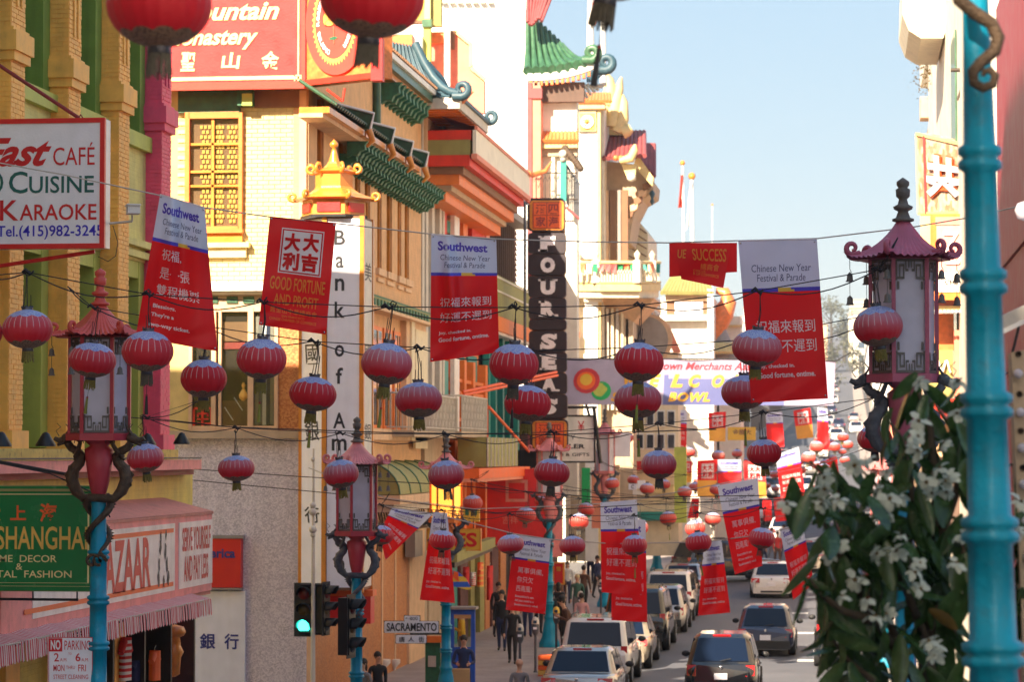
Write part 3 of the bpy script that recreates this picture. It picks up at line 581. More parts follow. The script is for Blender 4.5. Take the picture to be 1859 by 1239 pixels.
# unseen neighbours beside and behind the camera, heights shaped to shade the street
for nm, lb, a, b, h, mt in (('shading_building', 'unseen beige building behind the camera on the left, height set for street shade', -60, -8.05, 31, 'beige_wall'), ('shading_building', 'tallest unseen beige building, added beside the camera on the left to shade the red wall', -8, 12, 39, 'beige_wall'), ('shading_building', 'lower unseen beige building between the camera and the orange pillars, height set for shade', 12.05, 32.2, 25, 'peach_plain')):
    t = thing(nm, lb, 'building', (XW, (a + b) / 2, 0)); m = MB(); m.box((-30, a, -1), (XW, b, h), mt); m.build('wall', t)
    for y in range(int(a) + 4, int(b) - 2, 6):
        for z in (8, 12, 16, 20): m = MB(); m.box((XW - .01, y, z), (XW + .03, y + 1.6, z + 2.2), 'glass_dark'); m.build('window', t)
# ---------------------------------------------------------------- helpers for facades
def fx_(mb, mt, p0, p1, yT, yB, X0, X1, ref=None, X=XP):
    """box on the street front: columns p0..p1 and rows yT..yB are read on the plane X"""
    Y0, Y1 = YX(p0, X), YX(p1, X); r = p0 if ref is None else ref
    mb.box((X0, Y0, ZP(r, yB, X)), (X1, Y1, ZP(r, yT, X)), mt)
def fy_(mb, mt, p0, p1, yT, yB, Y, t=.1, back=False):
    a, b = PY(p0, yT, Y), PY(p1, yB, Y); mb.box((a.x, Y, b.z), (b.x, Y + (t if back else -t), a.z), mt)
def tiles(mb, a, b, c, d, n, mt, r=.06, rib=None, m2=None, curve=0):
    """sloping tiled surface: ridge a-b, eave d-c, n rolls of tile running down it"""
    a, b, c, d = map(Vector, (a, b, c, d)); N = (b - a).cross(d - a).normalized()
    if N.z < 0: N = -N
    def P(u, v):
        q = a.lerp(b, u).lerp(d.lerp(c, u), v); return q - Vector((0, 0, 1)) * curve * math.sin(math.pi * v)
    mb.grid(P, n, 6, mt)
    for i in range(n + 1): mb.tube([P(i / n, k / 6) + N * r * .4 for k in range(7)], r, m2 or mt, 6)
    return P
def curl(p, dirv, size, w, mt, mb, up=1):
    """upturned roof tip: a spiral in the plane of dirv and z"""
    dv = Vector(dirv).normalized(); P, rs = [], []
    for i in range(15):
        t = i / 14; ang = -math.pi / 2 + t * 2.0 * math.pi; rr = size * (1 - .62 * t)
        P.append(Vector(p) + dv * (rr * math.cos(ang)) + Vector((0, 0, size + rr * math.sin(ang)))); rs.append(w * (1 - .45 * t))
    mb.tube([Vector(p) - dv * size * 1.2 + Vector((0, 0, .02))] + P, [w] + rs, mt, 7)

# ---------------------------------------------------------------- bank building across Sacramento Street
YB = YX(558, XP); YB2 = YX(764, XP)
bk = thing('bank_building', 'yellow brick bank building with green tile eaves behind the tall white sign', 'building', (-12.6, YB + 4, 0))
m = MB(); m.box((-40, YB + .06, 0), (XP - .3, YB2, 16.4), 'yellow_mortar'); m.build('wall', bk)
a, b = PY(300, 165, YB), PY(556, 512, YB)
zs = ZP(558, 515, XP); wl, wr = PY(338, 205, YB).x, PY(441, 205, YB).x; wt, wb = PY(390, 203, YB).z, PY(390, 418, YB).z
bricks(bk, (a.x - 2, YB + .05, zs), (XP - a.x + 1.98, 0, 0), (0, 0, 16.4 - zs), (0, -1, 0), .27, .1, 'yellow_brick', skip=lambda u, v: (wl < a.x - 2 + u < wr and wb < zs + v < wt + .1) or zs + v > 14.5 or a.x - 2 + u < PY(325, 300, YB).x, limit=300, proud=.02)
m = MB(); fy_(m, 'tile_green', 325, 437, 165, 204, YB, .1); fy_(m, 'bracket_green', 436, 463, 165, 194, YB, .3); fy_(m, 'recess_brown', 463, 544, 165, 195, YB, .06); fy_(m, 'peach_plain', 544, 556, 165, 500, YB, .05); m.build('frieze', bk)
for k in range(3): m = MB(); fy_(m, 'green_light', 440 + k * 6, 446 + k * 6, 170, 192, YB - .3, .05); m.build('bracket', bk)
mat('lattice', (.95, .55, .1), rough=.5)
# upper window with lattice
w = MB()
for q in ((338, 345, 205, 418), (435, 441, 205, 418), (345, 435, 205, 215), (345, 435, 412, 418)): fy_(w, 'orange_paint', *q, YB, .12)
wf = w.build('window', bk)
w = MB()
for x in (387, ): fy_(w, 'gold_paint', x - 2, x + 2, 215, 412, YB, .06)
for y in (262, 312, 338): fy_(w, 'gold_paint', 345, 435, y - 1.5, y + 1.5, YB, .06)
w.build('glazing_bar', wf)
for x0, x1 in ((345, 385), (389, 435)):
    for y0, y1 in ((215, 260), (264, 310), (314, 336), (340, 412)): w = MB(); fy_(w, 'glass_clear', x0, x1, y0, y1, YB - .02, .012); w.build('pane', wf)
w = MB()
for x0, x1 in ((364, 386), (391, 409), (413, 434)):
    n = 3
    for r in range(20):
        y = 228 + r * 9
        for c_ in range(n):
            xx = x0 + (x1 - x0) * (c_ + .5 * (r % 2)) / n
            if xx + 4 < x1: fy_(w, 'lattice', xx, xx + 4.4, y, y + 6, YB + .046, .03)
w.build('lattice_screen', bk, kind='stuff')
w = MB(); a_, b_ = PY(345, 215, YB), PY(435, 412, YB); w.box((a_.x, YB + .05, b_.z), (b_.x, YB + .058, a_.z), 'recess_brown'); w.build('blind', bk)
w = MB(); fy_(w, 'orange_paint', 336, 443, 418, 424, YB, .2); fy_(w, 'gold_paint', 345, 441, 424, 442, YB, .1); fy_(w, 'yellow_brick', 350, 455, 442, 450, YB, .2); fy_(w, 'yellow_brick', 350, 448, 450, 468, YB, .1); w.build('window_sill', bk)
# lower storey: ledge, shop window, panels
w = MB(); fy_(w, 'white_paint', 300, 548, 516, 529, YB, .35); fy_(w, 'cream_pale', 300, 548, 529, 535, YB, .2); w.build('ledge', bk)
w = MB(); fy_(w, 'beige_wall', 300, 548, 535, 560, YB, .03); w.build('frieze', bk)
for x in (346, 376, 412, 442, 474): w = MB(); fy_(w, 'tile_green', x, x + 20, 539, 551, YB - .03, .04); w.build('inset', bk)
sh = MB()
m = MB(); fy_(m, 'orange_granite', 505, 545, 560, 785, YB, .06); m.build('pier', bk)
wd = MB()
for x0, x1 in ((345, 350), (386, 393), (399, 403), (452, 461), (500, 506)): fy_(wd, 'peach_plain', x0, x1, 560, 780, YB, .12)
fy_(wd, 'peach_plain', 345, 506, 560, 566, YB, .1); fy_(wd, 'peach_plain', 345, 506, 774, 783, YB, .1); wf = wd.build('window', bk)
for x0, x1 in ((350, 386), (403, 452), (461, 500)): w = MB(); fy_(w, 'glass_clear', x0, x1, 566, 774, YB - .03, .015); w.build('pane', wf)
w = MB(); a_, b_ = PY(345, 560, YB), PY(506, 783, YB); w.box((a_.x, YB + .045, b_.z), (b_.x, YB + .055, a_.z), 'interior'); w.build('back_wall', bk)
w = MB()
for k, (x, c_) in enumerate(((463, 'grey_panel'), (470, 'cloth_grey'), (477, 'sign_white'), (484, 'cloth_navy'), (491, 'grey_panel'))): fy_(w, c_, x, x + 6, 575, 772, YB - .005, .01)
w.build('curtain', wf)
w = MB(); fy_(w, 'recess_brown', 403, 452, 728, 774, YB + .03, .03); fy_(w, 'dark_red', 403, 452, 620, 634, YB + .03, .02); fy_(w, 'recess_brown', 404, 450, 585, 622, YB + .03, .02); w.build('shelf', bk)
w = MB(); c_ = PY(442, 728, YB - .01); w.lathe([(.04, 0), (.1, .06), (.11, .13), (.06, .22), (.03, .28), (.045, .33), (.05, .36), (.02, .42)], 'paper_gold', 12, (c_.x, c_.y, c_.z)); w.build('display_vase', label='golden gourd vase in the bank corner shop window', cat='vase')
for i, (x, y) in enumerate(((408, 740), (425, 722))):
    w = MB(); p = PY(x, y, YB - .015); w.bar(p, p + Vector((.2, 0, -.3)), .05, 'sign_white', .02); w.build('display_scroll', label=('white scroll leaning lowest at the left of the shop window', 'white scroll leaning nearer the golden vase')[i], cat='scroll')
w = MB(); fr = [(350, 740, 386, 744), (350, 778, 386, 782), (350, 740, 354, 782), (382, 740, 386, 782), (358, 750, 366, 753), (370, 750, 379, 753), (366, 744, 370, 775), (358, 760, 379, 763), (354, 768, 364, 771), (372, 768, 382, 771), (358, 750, 361, 757), (376, 750, 379, 757)]
for x0, y0, x1, y1 in fr: fy_(w, 'red_paint', x0, x1, y0, y1, YB - .05, .03)
w.build('fret_panel', wf)
w = MB(); fy_(w, 'beige_wall', 300, 548, 783, 797, YB, .3); w.build('ledge', bk)
w = MB(); fy_(w, 'gravel_wall', 200, 556, 797, 1300, YB, .08); w.build('base_wall', bk)
# street front of the bank
w = MB(); w.box((XP - .35, YB + .02, 14.4), (XP, YB2, 16.4), 'peach_brick'); w.build('wall', bk)
up = MB(); ST = [(574, 586), (613, 626), (643, 653), (661, 671), (684, 692), (701, 711), (721, 728), (734, 742)]
edges = [YB + .02] + [v for p in ST for v in (YX(p[0], XP), YX(p[1], XP))] + [YB2]
for i in range(0, len(edges), 2): up.box((XP - .35, edges[i], 10.9), (XP, edges[i + 1], 14.4), 'peach_brick')
up.build('pier_wall', bk, kind='stuff')
for i, (p0, p1) in enumerate(ST):
    w = MB(); a_, b_ = YX(p0, XP), YX(p1, XP); w.box((XP - .36, a_, 10.9), (XP - .28, b_, 14.4), 'recess_brown'); w.box((XP - .3, b_ - .1, 10.9), (XP - .05, b_ - .02, 14.4), 'gold_paint'); wf = w.build('window', bk)
    w = MB(); w.box((XP - .28, a_, 11.1), (XP - .27, b_ - .1, 14.2), 'glass_dark'); w.build('pane', wf)
    w = MB(); w.box((XP, a_ - .25, 10.72), (XP + .1, b_ + .25, 10.9), 'peach_plain'); w.box((XP, a_ - .15, 10.55), (XP + .06, b_ + .15, 10.65), 'peach_plain'); w.build('window_sill', bk)
w = MB(); w.box((XP - .35, YB + .02, 0), (XP, YB2, 10.9), 'peach_brick'); w.build('wall', bk)
w = MB(); w.box((XP, YB + .3, 9.78), (XP + .35, YB2, 10.02), 'olive_paint'); w.box((XP, YB + .3, 9.7), (XP + .42, YB2, 9.78), 'peach_plain'); w.box((XP, YB + .3, 10.02), (XP + .28, YB2, 10.1), 'bracket_green'); w.build('cornice', bk)
for i in range(30): w = MB(); y = YB + .6 + i * .52; w.box((XP, y, 9.8), (XP + .38, y + .28, 9.98), 'bracket_green'); w.build('dentil', bk)
for p0, p1 in ((672, 690), (694, 708), (712, 724)):
    w = MB(); fx_(w, 'orange_paint', p0, p1, 592, 780, XP, XP + .05, 680); wf = w.build('window', bk)
    w = MB(); fx_(w, 'glass_dark', p0 + 1.5, p1 - 1.5, 600, 680, XP + .05, XP + .06, 680); w.build('pane', wf)
    w = MB(); fx_(w, 'glass_dark', p0 + 1.5, p1 - 1.5, 690, 772, XP + .05, XP + .06, 680); w.build('pane', wf)
    w = MB(); fx_(w, 'gold_paint', (p0 + p1) / 2 - .6, (p0 + p1) / 2 + .6, 600, 772, XP + .06, XP + .08, 680); w.build('glazing_bar', wf)
w = MB(); fx_(w, 'peach_plain', 726, 762, 560, 800, XP, XP + .18, 726); fx_(w, 'cream_wall', 732, 738, 560, 800, XP + .18, XP + .24, 726); w.build('pilaster', bk)
w = MB(); fx_(w, 'peach_plain', 660, 764, 780, 800, XP, XP + .2, 700); w.build('ledge', bk)
w = MB(); fx_(w, 'orange_granite', 566, 735, 930, 1300, XP, XP + .06, 700); w.build('base_wall', bk)
for p in (688, 712): w = MB(); fx_(w, 'peach_plain', p, p + 2, 930, 1300, XP + .06, XP + .09, 700); w.build('seam', bk)
w = MB(); fx_(w, 'peach_plain', 736, 764, 905, 1300, XP, XP + .12, 740); w.build('pier', bk)
w = MB(); fx_(w, 'grey_panel', 728, 742, 966, 1012, XP + .12, XP + .4, 730); w.build('lamp_box', bk)
for p in (698, 716):
    w = MB(); q = PX(p, 1205, XP + .1); w.lathe([(.16, .1), (.16, 0), (.05, -.12), (.03, -.2)][::-1], 'sign_cream', 10, q); w.build('wall_lamp', bk)
# metal awning of the bank side door
w = MB(); ya, yb = YX(655, XP), YX(752, XP); z0 = ZP(700, 895, XP); z1 = ZP(700, 838, XP)
w.grid(lambda u, v: (XP + 1.0 * math.sin(v * math.pi / 2), ya + (yb - ya) * u, z1 - (z1 - z0) * (1 - math.cos(v * math.pi / 2))), 12, 6, 'olive_paint')
for i in range(6): w.tube([(XP + 1.01 * math.sin(v * math.pi / 12), ya + (yb - ya) * i / 5, z1 - (z1 - z0) * (1 - math.cos(v * math.pi / 12)) + .01) for v in range(7)], .025, 'tile_jade', 6)
w.add([(XP, ya, z1)] + [(XP + 1.0 * math.sin(v * math.pi / 12), ya, z1 - (z1 - z0) * (1 - math.cos(v * math.pi / 12))) for v in range(7)] + [(XP, ya, z0)], [tuple(range(9))], 'olive_paint')
w.build('metal_awning', bk)
w = MB(); w.box((XP, ya - .2, z0 - .25), (XP + 1.05, yb, z0 - .02), 'peach_plain'); w.box((XP, ya, z0 - .45), (XP + .85, yb, z0 - .25), 'grey_white'); w.build('canopy_ledge', bk)
w = MB()
for i in range(22): y = ya + .1 + i * (yb - ya) / 22; w.tube([(XP + .3, y, z0 - .46), (XP + .34, y + .08, z0 - .7), (XP + .3, y, z0 - 1.0)], .025, 'bronze', 5)
w.box((XP, ya, z0 - 1.06), (XP + .4, yb, z0 - 1.0), 'bronze'); w.build('grille', bk)
# pent roof of green tiles with brackets under it
ye = [YX(p, -11.55) for p in (600, 667, 706, 740, 768)]
for y0, y1 in zip(ye, ye[1:]):
    w = MB(); n = max(6, int((y1 - y0) / .28))
    tiles(w, (XP, y0, 14.45), (XP, y1, 14.45), (-11.55, y1, 13.95), (-11.55, y0, 13.95), n, 'tile_green', .05)
    w.build('tile_roof', bk)
    w = MB(); w.box((XP, y0 + .03, 13.72), (-11.6, y1 - .2, 13.86), 'gold_paint'); w.box((XP, y0, 13.62), (-11.75, y1, 13.72), 'peach_plain'); w.build('eave_board', bk)
    w = MB(); w.prism([(XP, y1 - .12, 13.8), (-11.5, y1 - .12, 13.9), (-11.4, y1 - .12, 14.25), (XP, y1 - .12, 14.5)], (0, .14, 0), 'tile_green'); w.tube([(XP, y1 - .14, 14.52), (-11.38, y1 - .14, 14.27), (-11.48, y1 - .14, 13.85)], .035, 'sign_cream', 6)
    w.tube([(-11.5, y1 - .2, 13.86), (-11.4, y1 - .2, 13.6), (-11.55, y1 - .2, 13.45)], [.09, .08, .03], 'gold_paint', 7); w.build('roof_end', bk)
def corbel(par, X, y, z, s, mt='bracket_green'):
    w = MB(); pts = [(X, y, z)] + [(X + s * (.95 - .12 * (i % 2)) * math.cos(a), y, z - s * (.95 - .12 * (i % 2)) * math.sin(a)) for i, a in enumerate([k * math.pi / 12 for k in range(7)])]
    w.prism(pts, (0, .16, 0), mt); return w
c0 = None
for r, (zz, s, dx) in enumerate(((13.62, .42, .22), (13.35, .4, 0))):
    for i in range(28):
        y = YX(612, XP) + i * .5 + r * .2
        if y > YB2 - .2: break
        if c0 is None: c0 = corbel(bk, 0, 0, 0, 1).mesh('corbel')
        o = bpy.data.objects.new('corbel', c0); COL.objects.link(o); o.parent = bk; o.location = Vector((XP + dx, y, zz)) - wloc(bk); o.scale = (s * 1.3, 1.5, s)
for i in range(9):
    o = bpy.data.objects.new('corbel', c0); COL.objects.link(o); o.parent = bk; o.location = Vector((XP, YX(690, XP) + i * .62, 15.9)) - wloc(bk); o.scale = (.6, 1.6, .6)
w = MB(); y0, y1 = YX(620, XP), YX(766, XP)
tiles(w, (XP - .3, y0, 17.0), (XP - .3, y1, 17.0), (-11.7, y1, 16.5), (-11.7, y0, 16.5), 44, 'recess_brown', .05); w.build('tile_roof', bk)
w = MB(); w.box((XP - .3, y0, 16.1), (-11.8, y1, 16.32), 'tile_green'); w.box((XP - .3, y0, 15.95), (-11.95, y1, 16.1), 'gold_paint'); w.box((XP - .3, y0, 16.32), (-11.72, y1, 16.47), 'sign_cream'); w.build('cornice', bk)
w = MB(); q = PX(684, 235, -12.2); w.tube([(q.x, q.y, 14.45), (q.x, q.y, 16.1)], .11, 'tile_green', 10); w.build('downpipe', bk)

# ---------------------------------------------------------------- bank sign
d = 60.2
bs = thing('vertical_bank_sign', 'tall white Bank of America sign with a golden pagoda top', 'sign', D(608, 1075, d))
def pl(px, dd): q = D(px, 700, dd); return Vector((q.x, q.y, 0))
A, B_, C_, E_ = pl(547, 61.0), pl(589, 60.2), pl(657, 60.2), pl(674, 61.2)
ztop, zbot = D(610, 391, d).z, D(610, 1072, d).z
V = lambda p, z: Vector((p.x, p.y, z))
back = [A + Vector((.3, .9, 0)), E_ + Vector((-.3, .6, 0))]
m = MB(); m.prism([V(p, zbot) for p in (A, B_, C_, E_, back[1], back[0])], (0, 0, ztop - zbot), 'recess_brown'); m.build('cabinet', bs)
def panel(p, q, z0, z1, mt, nm, ins=.06, out=.02):
    u = (q - p); L = u.length; u = u / L; N = Vector((u.y, -u.x, 0)); 
    a = p + u * ins + N * .004; b = q - u * ins + N * .004
    mm = MB(); mm.prism([V(a, z0), V(b, z0), V(b + N * out, z0), V(a + N * out, z0)], (0, 0, z1 - z0), mt); mm.build(nm, bs); return flat(V(p, z1), V(q, z1) - V(p, z1), (0, 0, z0 - z1), N)
s1 = panel(A, B_, zbot + .06, ztop - .06, 'sign_white', 'panel'); s2 = panel(B_, C_, zbot + .06, ztop - .06, 'sign_white', 'panel'); s3 = panel(C_, E_, zbot + .06, ztop - .06, 'cream_pale', 'panel', .04)
for p in (A, B_, C_, E_): m = MB(); m.box((p.x - .05, p.y - .06, zbot - .05), (p.x + .05, p.y + .04, ztop), 'gold_paint'); m.build('corner_post', bs)
m = MB(); fv = lambda y: (y - 391) / 681
for ch, y0, y1, w_ in (('B', 412, 440, 20), ('a', 461, 483, 15), ('n', 502, 525, 17), ('k', 545, 575, 18), ('o', 625, 647, 17), ('f', 667, 697, 13), ('A', 750, 779, 22), ('m', 798, 820, 27), ('e', 843, 865, 17), ('r', 888, 910, 12), ('i', 930, 958, 7), ('c', 976, 998, 15), ('a', 1021, 1043, 15)):
    cx = .4 if y0 < 1000 else .47
    write(m, ch, s2, cx - w_ / 136, fv(y0), cx + w_ / 136, fv(y1), 'black_text', bold=.018, lift=.03)
for ch, y0, y1 in (('國', 622, 660), ('銀', 764, 802), ('行', 924, 954), ('美', 480, 515)): write(m, ch, s1, .2, fv(y0), .85, fv(y1), 'black_text', bold=.01, lift=.03, shear=-.1)
for ch, y0, y1 in (('美', 470, 505), ('國', 623, 655), ('銀', 770, 800), ('行', 925, 955)): write(m, ch, s3, .15, fv(y0), .85, fv(y1), 'black_text', bold=.005, lift=.03)
m.build('lettering', bs)
# its crown
c = (B_ + C_) / 2 + Vector((-.3, .45, 0))
def shr(m): m.v = [(c.x + (x - c.x) * .84, c.y + (y - c.y) * .84, ztop + (zz - ztop) * (.72 if zz < ztop + 1.6 else .74) ) for x, y, zz in m.v]; return m
m = MB(); z = ztop
m.lathe([(.86, 0), (.84, .5)], 'gold_paint', 6, (c.x, c.y, z), sm=False, a0=R(0)); m.lathe([(.9, 0), (.9, .08)], 'black_metal', 6, (c.x, c.y, z - .04), sm=False)
shr(m).build('crown_base', bs)
m = MB()
for k in range(6):
    a0, a1 = R(60 * k), R(60 * k + 60); p, q = Vector((math.cos(a0), math.sin(a0), 0)), Vector((math.cos(a1), math.sin(a1), 0)); mid = (p + q) / 2
    p, q = mid + (p - mid) * .7, mid + (q - mid) * .7
    m.prism([V(c + p * .875, z + .12), V(c + q * .875, z + .12), V(c + q * .875, z + .4), V(c + p * .875, z + .4)], mid * .03, 'sign_red')
shr(m).build('red_panel', bs)
for (zz, r0, r1, h) in ((.5, 1.12, .48, .42), (1.35, .62, .16, .25)):
    m = MB(); m.lathe([(r0 * .9, zz), (r0, zz + .05)] + [(r1 + (r0 - r1) * (1 - t) ** 2.2, zz + .08 + h * t) for t in (0.1, .25, .45, .7, 1)], 'gold_paint', 6, (c.x, c.y, z), sm=False)
    for k in range(6): a = R(60 * k); curl(c + Vector((math.cos(a) * r0 * .98, math.sin(a) * r0 * .98, z + zz + .02)), (math.cos(a), math.sin(a), 0), .13, .055, 'gold_paint', m)
    shr(m).build('roof', bs)
m = MB(); m.lathe([(.5, .9), (.5, 1.36)], 'gold_paint', 6, (c.x, c.y, z), sm=False); m.lathe([(.16, 1.6), (.13, 1.75), (.07, 2.0), (.05, 2.1), (.11, 2.14), (.12, 2.22), (.05, 2.3), (.0, 2.36)], 'gold_paint', 12, (c.x, c.y, z)); shr(m).build('spire', bs)
m = MB(); q = (A + B_ + C_ + E_) / 4; m.box((q.x - .75, q.y, zbot - .75), (q.x + .7, q.y + .5, zbot - .1), 'sign_red'); m.box((q.x - .8, q.y - .02, zbot - .15), (q.x + .75, q.y + .5, zbot - .02), 'sign_orange'); m.build('base', bs)

# ---------------------------------------------------------------- monastery sign
YM = YB - .62
ms = thing('monastery_sign', 'large red monastery sign with gold script over the yellow brick wall', 'sign', (-14.5, YM, 13.9))
a, b, c_ = PY(262, -70, YM), PY(555, -70, YM), PY(262, 161, YM)
m = MB(); m.box((a.x, YM, c_.z), (b.x, YM + .4, a.z), 'sign_red'); m.build('box', ms)
sf = flat(a, (b.x - a.x, 0, 0), (0, 0, c_.z - a.z), (0, -1, 0)); fx = lambda x: (x - 262) / 293; fy = lambda y: (y + 70) / 231
m = MB(); fy_(m, 'red_paint', 262, 555, 152, 161, YM, .08); fy_(m, 'red_paint', 549, 555, -70, 152, YM, .08); m.build('frame', ms)
m = MB(); fy_(m, 'pale_gold', 262, 548, 141.5, 143.5, YM, .02); fy_(m, 'pale_gold', 541, 543, -70, 148, YM, .02)
for q in ((534, 136, 549, 138), (534, 136, 536, 149), (534, 147, 549, 149), (547, 136, 549, 149)): fy_(m, 'pale_gold', q[0], q[2], q[1], q[3], YM - .02, .01)
for s, x0, y0, x1, y1, sh in (('Mountain', 318, 6, 508, 40, .35), ('Monastery', 300, 54, 470, 93, .35), ('聖', 329, 96, 356, 131, .1), ('山', 403, 98, 438, 128, .1), ('金', 476, 97, 508, 131, .1)):
    write(m, s, sf, fx(x0), fy(y0), fx(x1), fy(y1), 'pale_gold', bold=.03, shear=sh, lift=.02)
m.build('lettering', ms)
mat('emblem_red', (.8, .07, .05), rough=.5, var=.05); mat('emblem_orange', (.7, .2, .05), rough=.5, var=.3, scale=8, dirt=.3)
# emblem wing turned towards the street
P0, P1 = PY(556, 160, YM), D(696, 150, 61.4)
Uv = Vector((P1.x - P0.x, P1.y - P0.y, 0)); Nn = Vector((Uv.y, -Uv.x, 0)).normalized()
m = MB(); m.prism([V(P0, c_.z), V(P1, c_.z), V(P1, a.z), V(P0, a.z)], -Nn * .3, 'emblem_orange'); 
m.build('wing', ms)
sw_ = flat(V(P0, a.z), Uv, (0, 0, c_.z - a.z), Nn); gx = lambda x: (x - 556) / 140
m = MB()
for q in ((0, .955, 1, 1), (.955, 0, 1, .955)): m.prism([sw_(q[0], q[1], .002), sw_(q[2], q[1], .002), sw_(q[2], q[3], .002), sw_(q[0], q[3], .002)], Nn * .06, 'red_paint')
m.build('frame', ms)
def ell(mb, cx, cy, rx, ry, n, mt, h, spike=0, r0=0):
    P = [sw_(gx(cx + rx * (1 + (spike if i % 2 else 0)) * math.cos(2 * math.pi * i / n)), fy(cy + ry * (1 + (spike if i % 2 else 0)) * math.sin(2 * math.pi * i / n)), h) for i in range(n)]
    if r0:
        Q = [sw_(gx(cx + rx * r0 * math.cos(2 * math.pi * i / n)), fy(cy + ry * r0 * math.sin(2 * math.pi * i / n)), h) for i in range(n)]
        mb.add(P + Q, [(i, (i + 1) % n, n + (i + 1) % n, n + i) for i in range(n)], mt)
    else: mb.add(P, [tuple(range(n))], mt)
m = MB(); ell(m, 616, 52, 58, 96, 48, 'emblem_red', .065); n = 48
m.add([sw_(gx(616 + 58 * math.cos(2 * math.pi * i / n)), fy(52 + 96 * math.sin(2 * math.pi * i / n)), h) for h in (.065, .0) for i in range(n)], [(i, (i + 1) % n, n + (i + 1) % n, n + i) for i in range(n)], 'red_paint'); m.build('disc', ms)
m = MB(); ell(m, 612, 50, 38, 74, 96, 'gold_text', .07, .1); ell(m, 612, 50, 36, 69, 48, 'emblem_red', .073); ell(m, 612, 50, 25, 50, 48, 'emblem_red', .0765)
for i, ch in enumerate('Dharma Realm Buddhist Association'):
    if ch == ' ': continue
    t = math.pi * .62 + i * 2 * math.pi * .86 / 33; cx_, cy_ = 612 + 30.5 * math.cos(t), 50 + 59.5 * math.sin(t)
    u, v = Vector((math.cos(t + math.pi / 2), math.sin(t + math.pi / 2))), Vector((-math.cos(t), -math.sin(t)))
    vs, fs_, asp = glyphs(ch, .03); m.add([sw_(gx(cx_ + (x - .5) * 5 * u.x + (.5 - y) * 5.4 * v.x), fy(cy_ + (x - .5) * 9 * u.y + (.5 - y) * 9 * v.y), .08) for x, y in vs], fs_, 'white_text')
for k, (dx, dy, rx, ry) in enumerate(((0, -12, 6, 14), (-9, -6, 6, 15), (9, -6, 6, 15), (-15, 2, 6, 13), (15, 2, 6, 13), (-8, 10, 9, 6), (8, 10, 9, 6))): ell(m, 612 + dx, 44 + dy, rx, ry, 14, 'gold_text', .085 + .002 * k); ell(m, 612 + dx, 44 + dy, rx, ry, 14, 'red_paint', .0861 + .002 * k, 0, .86)
ell(m, 610, 82, 8, 3, 12, 'bracket_green', .09); fy0 = sw_; m.tube([sw_(gx(611), fy(60), .09), sw_(gx(612), fy(92), .09)], .015, 'bracket_green', 5)
m.build('emblem', ms)
m = MB(); q0, q1 = D(678, 72, 61.3), D(699, 150, 61.3); m.box((q0.x, q0.y - .35, q1.z), (q1.x, q0.y, q0.z), 'sign_red'); m.build('end_box', ms)
m = MB()
for p in ((593, 162, 622, 184), (622, 184, 626, 160)): m.tube([D(p[0], p[1], 61.6), D(p[2], p[3], 61.6)], .03, 'red_paint', 6)
m.build('strut', ms)
# red box sign and white panel low on the bank wall
t = thing('bank_wall_sign', 'red sign ending in blue rica on the grey gravel wall', 'sign', PY(412, 1068, YB - .4))
m = MB(); fy_(m, 'sign_red', 300, 441, 978, 1067, YB - .1, .25); m.build('box', t)
m = MB(); fy_(m, 'grey_panel', 300, 445, 972, 978, YB - .1, .28); fy_(m, 'grey_panel', 300, 442, 1067, 1071, YB - .1, .26); m.build('rim', t)
a, b = PY(300, 978, YB - .36), PY(441, 1067, YB - .36); sf = flat(a, (b.x - a.x, 0, 0), (0, 0, b.z - a.z), (0, -1, 0))
m = MB(); write(m, 'America', sf, (347 - 300) / 141, 18 / 89, (427 - 300) / 141, 36 / 89, 'navy_text', bold=.03); m.build('lettering', t)
t = thing('chinese_bank_sign', 'pale white panel sign with two blue Chinese characters below the red sign', 'sign', PY(400, 1300, YB - .2))
m = MB(); fy_(m, 'sign_white', 300, 446, 1073, 1320, YB - .1, .12); m.build('panel', t)
a, b = PY(300, 1073, YB - .23), PY(446, 1320, YB - .23); sf = flat(a, (b.x - a.x, 0, 0), (0, 0, b.z - a.z), (0, -1, 0))
m = MB()
for ch, x0, x1 in (('銀', 363, 391), ('行', 407, 433)): write(m, ch, sf, (x0 - 300) / 146, 78 / 247, (x1 - 300) / 146, 107 / 247, 'navy_text', bold=.02)
m.build('lettering', t)
# ---------------------------------------------------------------- grey pagoda-roofed corner building
Y1, Y2 = YB2 + .02, YX(806, XP)
pg = thing('pagoda_building', 'grey and white building with a teal curled pagoda roof', 'building', (XW, Y1 + 2, 0))
m = MB(); m.box((-30, Y1, 0), (XP - .12, Y2, 15.6), 'grey_panel'); m.build('wall', pg)
for p0, p1 in ((765, 769), (772, 776), (783, 787.5), (797, 801), (803, 806)): w = MB(); fx_(w, 'grey_white', p0, p1, 150, 800, XP - .12, XP + .02, 785); w.build('pilaster', pg)
for p in (789, 797):
    for y in (292, 350, 410, 470): w = MB(); fx_(w, 'recess_brown', 788, 797, y, y + 2, XP - .12, XP - .11, 790)
    w.build('panel_joint', pg)
w = MB(); q = D(757, 178, 62); xe = -11.0
ya, yb = YX(835, xe), YX(887, xe); ze = ZP(838, 178, xe)
tl, tr = Vector((-13.5, ya + .5, ze + 1.75)), Vector((-12.4, ya + .6, ze + 1.55))
def conc(a, b, c, d_, mt, n, mb):
    a, b, c, d_ = map(Vector, (a, b, c, d_))
    def P(u, v):
        q = a.lerp(b, u).lerp(d_.lerp(c, u), v); z = a.lerp(b, u).z + (d_.lerp(c, u).z - a.lerp(b, u).z) * (1 - (1 - v) ** 2.1); return Vector((q.x, q.y, z))
    mb.grid(P, n, 10, mt)
    for i in range(n + 1): mb.tube([P(i / n, k / 10) + Vector((0, -.02, .02)) for k in range(11)], .04, mt, 5)
conc(tl, tr, (xe, ya, ze), (-14.5, ya, ze), 'tile_teal', 12, w)
